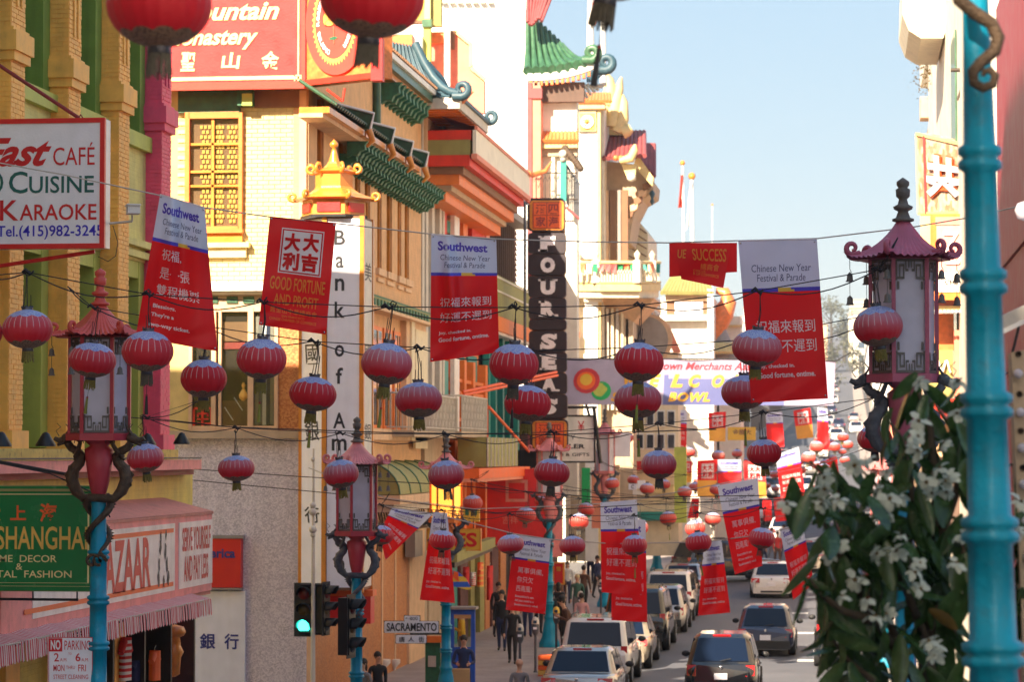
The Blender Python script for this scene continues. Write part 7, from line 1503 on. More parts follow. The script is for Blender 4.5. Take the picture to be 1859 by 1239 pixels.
# traffic signals
def signal(label, px, py, d, yaw, lit=True, S=1.0):
    t = thing('traffic_signal', label, 'traffic light', D(px, py, d), yaw, 'traffic lights at the crossing'); 
    m = MB(); m.box((-.17, -.02, -.52), (.17, .2, .52), 'black_metal'); m.build('housing', t, local=True)
    m = MB(); m.box((-.22, .0, -.58), (.22, .015, .58), 'plastic_black'); m.build('backplate', t, local=True)
    for i, mt in enumerate(('signal_dim_red', 'signal_dim_amber', 'signal_green' if lit else 'glass_dark')):
        z = .35 - i * .35; m = MB(); m.lathe([(.135, 0), (.12, .02), (.07, .045), (0, .055)], mt, 20); 
        m.v = [(x, -zz - .02, y + z) for x, y, zz in m.v]; m.build('lens', t, local=True)
        m = MB(); n = 14; m.grid(lambda u, v: (.15 * math.cos(math.pi * (1.15 * u - .075)), -.02 - .26 * v * (.55 + .45 * math.sin(math.pi * u)), z + .15 * math.sin(math.pi * (1.15 * u - .075))), n, 3, 'plastic_black'); m.build('visor', t, local=True, thick=.008)
    return t
signal('traffic light facing the camera with its green lens lit', 552, 1108, 59.5, 0, True, 1.0)
signal('traffic light seen from the side, right of the green one', 592, 1106, 59.5, R(78), False)
signal('traffic light seen from the side behind the middle teal lamp pole', 638, 1138, 50.2, R(80), False)
sp_ = thing('signal_pole', 'thin grey pole with knobbed finial in front of the white bank sign', 'pole', D(568, 1239, 59.3))
m = MB(); q = D(568, 1239, 59.3); zt_ = D(568, 815, 59.3).z; m.tube([(q.x, q.y, 0), (q.x, q.y, 3.2), (q.x, q.y, zt_)], [.06, .045, .02], 'grey_white', 8); m.build('shaft', sp_)
m = MB()
for y, r in ((835, .05), (918, .07), (930, .09), (962, .09), (972, .06)): c = D(568, y, 59.3); m.ball(c, r, 'grey_white', 8, 5)
m.build('knob', sp_, kind='stuff')
m = MB(); m.tube([D(545, 1063, 59.4), D(592, 1063, 59.4)], .04, 'black_metal', 6); m.tube([D(545, 1150, 59.4), D(592, 1150, 59.4)], .05, 'black_metal', 6); m.build('bracket', sp_)
# blue kiosk with window, seen past the teal pole
kb = thing('blue_booth', 'blue painted booth with a window at the corner pavement', 'booth', PY(838, 1300, 69))
m = MB()
for q in ((817, 824, 1108, 1320), (855, 862, 1108, 1320), (824, 855, 1108, 1117), (824, 855, 1176, 1320)): fy_(m, 'blue_paint', *q, 69, .1, True)
m.build('frame', kb)
m = MB(); fy_(m, 'cardboard', 824, 855, 1117, 1124, 69.0, .08, True); fy_(m, 'grey_panel', 816, 864, 1103, 1108, 68.9, .5, True); m.build('lintel', kb)
m = MB(); fy_(m, 'glass_clear', 824, 855, 1124, 1176, 69.05, .02, True); m.build('pane', kb)
gb_ = thing('green_door', 'dark green door with a small window beside the blue booth', 'door', PY(790, 1300, 70))
m = MB(); fy_(m, 'bracket_green', 772, 799, 1168, 1300, 70, .1, True); m.build('leaf', gb_)
m = MB(); fy_(m, 'grey_white', 777, 791, 1192, 1212, 69.95, .05, True); m.build('window', gb_); m = MB(); fy_(m, 'orange_paint', 770, 801, 1156, 1168, 69.9, .2, True); m.build('lintel', gb_)
# hanging goods
for a in ((846, 1030, 1062, .32, ['cloth_red'], 'plain red garment hanging beside the rainbow kite', 'garment', -11.8), (872, 1022, 1066, .42, ['sign_orange', 'paper_gold', 'sign_orange'], 'orange and gold robe hanging at the shop front', 'garment', -11.7), (889, 1028, 1090, .5, ['cloth_red'], 'large red cloth hanging right of the gold robe', 'garment', -11.6), (858, 1040, 1064, .25, ['cloth_white', 'cloth_red'], 'small red and white shirt hanging left of the gold robe', 'garment', -11.75)): garment(a[0], a[1], a[2], a[3], a[4], a[5], a[6], a[7], 'clothes hanging at the shop front')
m = MB(); pts = [D(x, y, 76) for x, y in ((817, 1036), (832, 1040), (846, 1052), (856, 1070), (848, 1072), (818, 1064))]; m.prism(pts, (0, .05, 0), 'rainbow'); m.prism([p + Vector((0, -.01, 0)) for p in (pts[0], pts[1], pts[2].lerp(pts[5], .45), pts[0].lerp(pts[5], .35))], (0, -.01, 0), 'sign_orange'); m.build('kite', label='rainbow coloured kite hanging over the blue booth', cat='kite')

# ---------------------------------------------------------------- further buildings down the street
def block(name, label, side, Y0, Y1, H, mt, trim, floors, bays, shop='brown_wall', roof=None, awn=None, X=None, seed=0):
    X = X if X is not None else (XP if side < 0 else XS); g0 = min(G(Y0), G(Y1)) - 1; b = G((Y0 + Y1) / 2); t = thing(name, label, 'building', (X, (Y0 + Y1) / 2, b))
    o = 10 * side; n = -side
    m = MB(); m.box((X, Y0, g0), (X + o, Y1, b + H), mt); m.build('wall', t)
    m = MB(); m.box((X - o * .01, Y0 - .1, b + H), (X + .35 * n, Y1 + .1, b + H + .35), trim); m.box((X, Y0, b + H - .5), (X + .15 * n, Y1, b + H - .35), trim); m.build('cornice', t)
    m = MB(); m.box((X, Y0 + .2, b), (X + .06 * n, Y1 - .2, b + 3.1), shop); m.box((X, Y0, b + 3.2), (X + .3 * n, Y1, b + 3.6), trim); m.build('shop_front', t)
    fh = (H - 4) / floors; bw = (Y1 - Y0) / bays
    for f in range(floors):
        for k in range(bays):
            y0 = Y0 + bw * (k + .22); y1 = Y0 + bw * (k + .78); z0 = b + 4 + fh * (f + .18); z1 = b + 4 + fh * (f + .8)
            m = MB(); m.box((X, y0 - .08, z0 - .12), (X + .12 * n, y1 + .08, z0), trim); m.box((X, y0 - .08, z1), (X + .1 * n, y1 + .08, z1 + .12), trim); m.box((X, y0 - .08, z0), (X + .07 * n, y0, z1), trim); m.box((X, y1, z0), (X + .07 * n, y1 + .08, z1), trim); w_ = m.build('window', t)
            m = MB(); m.box((X, y0, z0), (X + .03 * n, y1, z1), 'glass_blue'); m.build('pane', w_)
    if Y0 < 260:                                             # windows of the wall that looks back at us, above its neighbour
        for f in range(floors):
            for k in range(3): x0 = X + side * (1.2 + 2.6 * k); m = MB(); m.box((x0, Y0 - .04, b + 5 + fh * f), (x0 + side * 1.1, Y0, b + 4.6 + fh * (f + .7)), 'glass_blue'); m.build('window', t)
    if roof: m = MB(); tiles(m, (X + side * 1.2, Y0, b + H + 1.6), (X + side * 1.2, Y1, b + H + 1.6), (X + .9 * n, Y1, b + H + .4), (X + .9 * n, Y0, b + H + .4), int((Y1 - Y0) / .5), roof, .12); m.build('tile_roof', t)
    if awn: m = MB(); m.grid(lambda u, v: (X + n * 1.5 * v, Y0 + .4 + (Y1 - Y0 - .8) * u, b + 3.6 - .8 * v - .1 * math.sin(math.pi * v)), 6, 4, awn); m.build('awning', t)
    return t
lb = [('peach building with green tile roof just past the cream hall', -1, 136, 152, 12, 'cream_pale', 'yellow_trim', 3, 5, 'tile_green', 'cloth_red'), ('white building with olive ridged roof below the success banner', -1, 152, 172, 15, 'white_paint', 'peach_plain', 3, 6, None, 'olive_paint'),
 ('tall tan building behind the blue vertical sign', -1, 172, 196, 13, 'peach_plain', 'cream_pale', 3, 7, None, 'dark_red'), ('low pink building beyond the tan one', -1, 196, 222, 11, 'salmon_paint', 'white_paint', 2, 7, None, 'cloth_red'), ('cream building at the foot of the hill', -1, 222, 260, 12, 'cream_wall', 'white_paint', 3, 9, None, None),
 ('grey building on the lower hill, left side', -1, 262, 310, 11, 'grey_white', 'white_paint', 3, 9, None, None), ('white building on the middle hill, left side', -1, 315, 380, 10, 'white_paint', 'grey_white', 3, 10, None, None), ('tan building on the upper hill, left side', -1, 385, 470, 10, 'peach_plain', 'white_paint', 3, 10, None, None), ('pale building near the hill top, left side', -1, 480, 620, 10, 'cream_pale', 'grey_white', 3, 12, None, None),
 ('orange shop building behind the pink roofed far lamp', 1, 128, 150, 9, 'peach_plain', 'yellow_trim', 2, 6, 'tile_orange', 'cloth_red'), ('cream building right of the far hill street', 1, 150, 185, 10, 'cream_pale', 'salmon_paint', 2, 8, None, 'sign_orange'), ('red brick building at the right hill foot', 1, 185, 230, 10, 'salmon_paint', 'white_paint', 3, 9, None, None),
 ('pale building on the right of the lower hill', 1, 232, 300, 9, 'white_paint', 'grey_white', 3, 10, None, None), ('tan building on the right of the middle hill', 1, 305, 400, 9, 'cream_wall', 'white_paint', 3, 10, None, None), ('grey building on the right of the upper hill', 1, 410, 560, 10, 'grey_white', 'white_paint', 3, 10, None, None)]
for i, (l_, sd, a, b, H, mt, tr, fl, by, rf, aw_) in enumerate(lb): block('street_building', l_, sd, a, b, H, mt, tr, fl, by, 'brown_wall', rf, aw_, seed=i, X=(XP if sd < 0 else XS) if b < 300 else (-11 if sd < 0 else 3.6))
m = MB(); m.box((-22, 110.5, 0), (XP, 117, 8.5), 'brown_wall'); m.build('dark_shop_block', label='dark brown low shop block between the pagoda tower and the cream hall', cat='building')
for i, (x0, x1, y0, y1, mt, lb_) in enumerate(((1036, 1052, 872, 990, 'beige_wall', 'tan pillar with a brass plate in the dark shop row'), (1056, 1070, 850, 940, 'jade_banner', 'pale green cloth panel in the dark shop row'), (1074, 1094, 855, 960, 'salmon_paint', 'salmon pillar behind the small lanterns'), (1100, 1124, 845, 955, 'peach_plain', 'peach pillar left of the letter C sign'), (1224, 1246, 812, 950, 'green_light', 'light green pillar right of the far teal poles'))):
    m = MB(); fy_(m, mt, x0, x1, y0, y1, 109 + i * .3, .4, True); m.build('shop_pillar', label=lb_, cat='pillar')
# white facade with the framed window and ridged pagoda roof behind the success banner
wf_ = thing('white_facade_building', 'white sunlit house with a dark framed window under a ridged olive roof', 'building', PY(1260, 825, 145))
m = MB(); fy_(m, 'cream_pale', 1200, 1296, 540, 1000, 146, 6, True); m.build('wall', wf_)
m = MB(); fy_(m, 'peach_plain', 1208, 1290, 532, 546, 145.6, .5, True); fy_(m, 'white_paint', 1198, 1298, 572, 582, 145.4, .5, True); fy_(m, 'white_paint', 1284, 1296, 525, 760, 145.2, .5, True); m.build('cornice', wf_)
m = MB(); fy_(m, 'recess_brown', 1210, 1284, 545, 573, 145.8, .2, True); w_ = m.build('window', wf_); m = MB(); fy_(m, 'sign_white', 1225, 1276, 548, 570, 145.7, .1, True); m.build('blind', w_)
m = MB(); tiles(m, PY(1224, 500, 148), PY(1282, 500, 148), PY(1292, 534, 145.2), PY(1202, 534, 145.2), 14, 'yellow_trim', .12, m2='olive_paint'); m.build('tile_roof', wf_)
sh2 = thing('small_turret_house', 'narrow house with salmon scroll bracket and grey cone roof', 'building', PY(1310, 825, 150))
m = MB(); fy_(m, 'cream_pale', 1290, 1345, 660, 1000, 150, 5, True); m.build('wall', sh2)
m = MB(); m.tube([PY(x, y, 149) for x, y in ((1296, 640), (1300, 600), (1312, 570), (1322, 548), (1316, 530), (1300, 528))], [.35, .5, .6, .45, .3, .2], 'tile_orange', 8); m.build('scroll_bracket', sh2)
m = MB(); c = PY(1310, 660, 149); m.lathe([(1.0, 0), (.75, .6), (.35, 1.6), (.1, 2.2)], 'grey_panel', 12, c); tiles(m, PY(1294, 625, 148.4), PY(1340, 625, 148.4), PY(1344, 642, 147.8), PY(1292, 642, 147.8), 10, 'yellow_trim', .1); m.build('cone_roof', sh2)
m = MB(); fy_(m, 'cream_pale', 1316, 1345, 575, 660, 150.5, 3, True); fy_(m, 'yellow_trim', 1314, 1347, 590, 594, 150.3, .3, True); m.build('upper_wall', sh2)
# roof flags
def flagpole(px, y0, y1, d, r, label, fl=None, lean=0):
    t = thing('flagpole', label, 'flagpole', D(px, y1, d)); m = MB(); m.tube([D(px, y1, d), D(px + lean, y0, d)], [r, r * .6], 'white_paint', 8); m.ball(D(px + lean, y0, d), r * 1.5, 'gold_paint', 6, 4); m.build('pole', t)
    if fl:
        pts, mt = fl; m = MB(); A = [D(x, y, d - .1) for x, y in pts]; m.grid(lambda u, v: A[0].lerp(A[1], u).lerp(A[3].lerp(A[2], u), v) + Vector((0, .1 * math.sin(u * 6 + v * 4), 0)), 8, 12, (lambda u, v: mt[int(v * 9 + u * 2) % len(mt)]) if isinstance(mt, list) else mt); m.build('flag', t)
    return t
flagpole(1242, 296, 560, 150, .1, 'distant white flagpole with a narrow red flag', (((1236, 318), (1240, 316), (1238, 376), (1231, 378)), 'flag_red'), -3)
flagpole(1258, 320, 620, 150, .14, 'distant white flagpole with a limp white flag', (((1251, 340), (1257, 330), (1256, 400), (1245, 420)), 'flag_white'), -2)
flagpole(1293, 372, 560, 170, .05, 'thin grey mast right of the two distant flags')
flagpole(1072, -30, 110, 112, .17, 'left of two tall white flagpoles behind the jade roof', (((1076, 0), (1088, 0), (1086, 34), (1079, 48)), ['flag_white', 'flag_red']), 0)
flagpole(1095, -30, 150, 114, .14, 'right of two tall white flagpoles behind the jade roof')

# ---------------------------------------------------------------- cars
def car(name, label, paint, w=1.8, L=4.5, h=1.45, style='sedan', mirrors=True):
    t = thing(name, label, 'car', (0, 0, 0)); hw = w / 2
    zb = .2 if style != 'suv' else .3; belt = h * (.62 if style == 'sedan' else .58); 
    prof = {'sedan': [(0, .78, belt * .93), (.06, .9, belt * .98), (.5, .97, belt), (1.1, 1, belt), (L * .62, 1, belt * .99), (L * .72, .98, belt * .96), (L - .35, .92, belt * .8), (L - .05, .8, belt * .66), (L, .74, belt * .55)],
            'hatch': [(0, .8, belt * .96), (.07, .93, belt), (.6, 1, belt * 1.02), (L * .62, 1, belt), (L * .74, .97, belt * .95), (L - .3, .9, belt * .78), (L - .04, .78, belt * .62), (L, .72, belt * .5)],
            'suv': [(0, .88, belt), (.05, .97, belt), (.5, 1, belt), (L * .66, 1, belt), (L * .74, .98, belt * .98), (L - .3, .95, belt * .9), (L - .03, .88, belt * .8), (L, .84, belt * .7)]}[style]
    def sec(k, z): return [(0, zb), (hw * k * .86, zb), (hw * k * .97, zb + .12), (hw * k, z * .55), (hw * k * .99, z * .82), (hw * k * .94, z - .03), (hw * k * .8, z), (0, z + .015)]
    m = MB(); S = [sec(k, z) for y, k, z in prof]; n = len(S[0]); vs = []
    for (y, k, z), s_ in zip(prof, S):
        tail = 1 if y < .1 else 0
        for i, (x, zz) in enumerate(s_): vs.append((x, y + (.1 if tail and i in (5, 6, 7) else 0), zz))
        for i, (x, zz) in list(enumerate(s_))[1:-1][::-1]: vs.append((-x, y + (.1 if tail and i in (5, 6) else 0), zz))
    n = 2 * n - 2; m.add(vs, [(i * n + j, i * n + (j + 1) % n, (i + 1) * n + (j + 1) % n, (i + 1) * n + j) for i in range(len(S) - 1) for j in range(n)], paint, True)
    m.add(vs[:n], [tuple(range(n))], paint); m.add(vs[-n:], [tuple(range(n))[::-1]], paint); m.build('body', t, local=True)
    y0, y1 = {'sedan': (.85, 1.5), 'hatch': (.12, .75), 'suv': (.08, .45)}[style]; f1, f0 = L * .58, L * .74
    tw = .74 if style != 'suv' else .8; zr = h
    m = MB(); rings = []
    for q in (0, .35, .7, .9, 1.0):
        z = belt - .03 + (zr - belt + .03) * q; k = .93 + (tw - .93) * q; e = q if q < .95 else 1
        ya, yb = y0 + (y1 - y0) * e, f0 + (f1 - f0) * e; x = hw * k; c = .12
        if q == 1: x -= .1; ya += .12; yb -= .12; z = zr
        rings.append([(-x + c, ya, z), (x - c, ya, z), (x, ya + c, z), (x, yb - c, z), (x - c, yb, z), (-x + c, yb, z), (-x, yb - c, z), (-x, ya + c, z)])
    rings[3] = [(x, y, z - .02) for x, y, z in rings[3]]
    vs = [p for r in rings for p in r]; m.add(vs, [(i * 8 + j, i * 8 + (j + 1) % 8, (i + 1) * 8 + (j + 1) % 8, (i + 1) * 8 + j) for i in range(4) for j in range(8)], paint, True); m.add(rings[-1], [tuple(range(8))], paint, True)
    m.build('cabin', t, local=True)
    def pane(nm, a, b, c, d_, N):                          # a-b along the belt, d-c along the roof
        a, b, c, d_ = map(Vector, (a, b, c, d_)); N = Vector(N) * .012; m = MB()
        m.prism([a + N, b + N, c + N, d_ + N], -N, 'car_glass'); m.build(nm, t, local=True)
    lo, hi = .1, .86
    def Z(q): return belt - .03 + (zr - belt + .03) * q
    xl, xh = hw * (.93 + (tw - .93) * lo) - .14, hw * (.93 + (tw - .93) * hi) - .12
    ang = Vector((0, -(zr - belt), y1 - y0)).normalized(); pane('rear_window', (-xl, y0 + (y1 - y0) * lo, Z(lo)), (xl, y0 + (y1 - y0) * lo, Z(lo)), (xh, y0 + (y1 - y0) * hi, Z(hi)), (-xh, y0 + (y1 - y0) * hi, Z(hi)), ang)
    ang = Vector((0, (zr - belt), f0 - f1)).normalized(); pane('windscreen', (-xl, f0 + (f1 - f0) * lo, Z(lo)), (xl, f0 + (f1 - f0) * lo, Z(lo)), (xh, f0 + (f1 - f0) * hi, Z(hi)), (-xh, f0 + (f1 - f0) * hi, Z(hi)), ang)
    for s in (-1, 1):
        X0, X1 = hw * (.93 + (tw - .93) * lo), hw * (.93 + (tw - .93) * hi); mid = (y0 + f0) / 2 + .1
        for a, b in ((y0 + (y1 - y0) * .5 + .2, mid - .04), (mid + .04, f0 - .42)): pane('side_window', (s * X0, a - .12, Z(lo)), (s * X0, b + (.22 if b > mid + .2 else 0), Z(lo)), (s * X1, b - (.12 if b > mid + .2 else 0), Z(hi)), (s * X1, a + .14, Z(hi)), (s, 0, .15))
        if mirrors: m = MB(); m.ball((s * (hw + .1), f0 - .45, belt + .06), .11, 'plastic_black', 8, 5, (1, .6, .7)); m.build('mirror', t, local=True)
        m = MB()
        lw, lz0, lz1 = {'sedan': (.32, belt * .72, belt * .93), 'hatch': (.2, belt * .66, belt * .95), 'suv': (.14, belt * .62, belt * 1.05)}[style]
        m.prism([(s * (hw * .9 - lw), -.012, lz0), (s * hw * .92, .04, lz0 + .02), (s * hw * .92, .09, lz1), (s * (hw * .9 - lw), .03 + .06, lz1)], (0, .09, 0), 'tail_red'); m.build('tail_light', t, local=True)
        m = MB(); m.prism([(s * hw * .5, L - .02, belt * .58), (s * hw * .86, L - .14, belt * .6), (s * hw * .84, L - .2, belt * .76), (s * hw * .5, L - .07, belt * .72)], (0, -.06, 0), 'chrome'); m.build('headlight', t, local=True)
        for y in (.78, L - .85):
            rw = .32 if style != 'suv' else .37; m = MB(); m.lathe([(rw * .6, -.11), (rw * .95, -.11), (rw, -.07), (rw, .07), (rw * .95, .11), (rw * .6, .11)], 'rubber', 20); m.v = [(zz + s * (hw - .1), yy + y, xx + rw) for xx, yy, zz in m.v]; wh = m.build('wheel', t, local=True)
            m = MB(); m.lathe([(.05, .1), (rw * .62, .1), (rw * .64, .112)], 'rim', 10); 
            for k in range(5): a = R(72 * k); m.bar((0, 0, .115), (rw * .6 * math.cos(a), rw * .6 * math.sin(a), .11), .06, 'rim', .02)
            m.v = [(s * zz + s * (hw - .1), yy + y, xx + rw) for xx, yy, zz in m.v]; m.build('rim', wh, local=True)
    m = MB(); m.box((-hw * .84, -.04, zb + .02), (hw * .84, .06, zb + .26), paint if style == 'sedan' else 'plastic_black'); m.build('rear_bumper', t, local=True)
    m = MB(); zpl = belt * .66 if style != 'suv' else belt * .74; m.box((-.16, -.03, zpl - .075), (.16, .03, zpl + .075), 'sign_white'); m.build('number_plate', t, local=True)
    m = MB(); m.ball((0, .02 if style != 'sedan' else .0, belt * .9), .045, 'chrome', 8, 5, (1, .4, 1)); m.build('badge', t, local=True)
    m = MB(); m.box((-.22, y1 + .0, zr - .05), (.22, y1 + .06, zr - .01), 'tail_red'); m.build('brake_light', t, local=True)
    m = MB(); m.prism([(0, y1 + .35, zr), (0, y1 + .5, zr), (0, y1 + .38, zr + .1)], (.015, 0, 0), 'plastic_black'); m.build('aerial', t, local=True)
    m = MB(); zs = belt * .5
    for q in (((-hw * .72, -.006, zs), (hw * .72, .0, zs + .012)), ((-hw * .73, -.006, zs), (-hw * .72, .02, belt * .86)), ((hw * .72, -.006, zs), (hw * .73, .02, belt * .86)), ((-hw * .5, -.045, zb + .05), (hw * .5, -.03, zb + .13))): m.box(*q, 'plastic_black')
    m.build('tailgate_seam', t, local=True)
    for s in (-1, 1):
        for y in (y0 + 1.05, y0 + 2.0): m = MB(); m.box((s * hw * .985, y, belt * .84), (s * (hw + .02), y + .16, belt * .87), 'chrome' if paint != 'car_black' else 'plastic_black'); m.build('door_handle', t, local=True)
    if style != 'sedan': m = MB(); m.bar((-.02, y0 + .02, Z(.12)), (.24, y0 + .06, Z(.2)), .02, 'plastic_black'); m.build('rear_wiper', t, local=True)
    if style == 'suv':
        for s in (-1, 1): m = MB(); m.tube([(s * hw * .7, y1 + .2, zr + .02), (s * hw * .7, y1 + .3, zr + .07), (s * hw * .68, f1 - .3, zr + .07), (s * hw * .68, f1 - .2, zr + .02)], .02, 'plastic_black', 6); m.build('roof_rail', t, local=True)
    return t
def park(o, px, d, rz=0, dz=0): q = D(px, 1100, d); o.location = (q.x, q.y, G(q.y) + .008 + dz); o.rotation_euler = (0, 0, rz); return o
c1 = park(car('compact_car', 'black tall hatchback driving away in the nearest lane position', 'car_black', 1.78, 4.0, 1.58, 'hatch'), 1308, 66.7)
c2 = park(car('hatchback_car', 'dark navy hatchback driving ahead of the black hatchback', 'car_navy', 1.74, 4.0, 1.46, 'hatch'), 1389, 81.5)
c3 = park(car('saloon_car', 'silver white saloon farthest along in the driving lane', 'car_white', 1.8, 4.5, 1.45, 'sedan'), 1401, 113)
c4 = park(car('off_road_car', 'cream white boxy off road car with roof rails parked at the kerb', 'car_white', 1.84, 4.5, 1.76, 'suv'), 1078, 70.5)
c5 = park(car('saloon_car', 'silver parked saloon cut off by the bottom edge', 'car_silver', 1.8, 4.6, 1.42, 'sedan'), 1046, 63.5)
c6 = park(car('saloon_car', 'champagne saloon parked in front of the cream off road car', 'car_gold', 1.8, 4.7, 1.45, 'sedan'), 1120, 76.5)
c7 = park(car('off_road_car', 'large black off road car parked under the twin banners', 'car_black', 2.0, 4.9, 1.88, 'suv'), 1152, 83.5)
c8 = park(car('estate_car', 'silver hatchback parked ahead of the large black car', 'car_silver', 1.78, 4.2, 1.55, 'hatch'), 1196, 92)
for i, (o, px, d, lb_) in enumerate(((c4, 1212, 98.5, 'white off road car parked beyond the silver hatchback'), (c6, 1222, 106, 'second champagne saloon parked beyond the white off road car'), (c5, 1236, 112.5, 'silver saloon last in the near parked row'))): park(copy_tree(o, (0, 0, 0), label=lb_), px, d)
park(copy_tree(c7, (0, 0, 0), label='dark off road car turning across the far junction'), 1232, 122, R(-62))
park(copy_tree(c7, (0, 0, 0), label='dark parked car whose roof shows left of the blue awning'), 1330, 150, 0)
park(copy_tree(c3, (0, 0, 0), label='white saloon driving far ahead at the foot of the hill'), 1424, 150)
park(copy_tree(c5, (0, 0, 0), label='silver saloon driving ahead of the far white one'), 1432, 172)
park(copy_tree(c2, (0, 0, 0), label='dark hatchback parked on the right at the foot of the hill'), 1560, 140)
for i, (px, d, src, lb_) in enumerate(((1466, 128, c6, 'champagne saloon parked at the right kerb before the far junction'), (1405, 190, c3, 'white saloon in the left of the lane on the lower hill'), (1440, 205, c4, 'white off road car climbing the lower hill'), (1372, 165, c4, 'white off road car parked left beyond the far junction'), (1352, 158, c5, 'silver saloon parked left beyond the far junction'), (1418, 228, c6, 'champagne saloon climbing behind the white off road car'), (1478, 178, c5, 'silver saloon parked at the right foot of the hill'))): park(copy_tree(src, (0, 0, 0), label=lb_), px, d)
tr_ = park(car('pickup_truck', 'dark grey truck at the right kerb half hidden by the tree', 'car_black', 2.1, 5.4, 2.0, 'suv'), 1546, 77)
hill = [(1503, 300, 'car_white'), (1500, 340, 'car_silver'), (1506, 380, 'car_white'), (1511, 430, 'car_navy'), (1515, 480, 'car_white'), (1518, 540, 'car_silver'), (1520, 600, 'car_white'), (1495, 270, 'car_gold'), (1488, 240, 'car_white'), (1524, 350, 'car_navy'), (1556, 330, 'car_white'), (1552, 400, 'car_silver'), (1520, 290, 'car_white'), (1470, 215, 'car_silver'), (1458, 190, 'car_white')]
NTH = 'first second third fourth fifth sixth seventh eighth ninth tenth eleventh twelfth thirteenth fourteenth fifteenth sixteenth'.split()
for i, (px, d, p) in enumerate(sorted(hill, key=lambda x: x[1])):
    o = copy_tree({'car_white': c3, 'car_silver': c5, 'car_gold': c6, 'car_navy': c2}[p], (0, 0, 0), label='%s car on the far hill street, %s' % ({'car_white': 'white', 'car_silver': 'silver', 'car_gold': 'champagne', 'car_navy': 'dark'}[p], ORD[0].replace('leftmost', 'lowest of the hill cars') if i == 0 else NTH[i] + ' going uphill'), group='cars on the far hill street'); park(o, px, d)
    o.rotation_euler = (R(2), 0, 0)

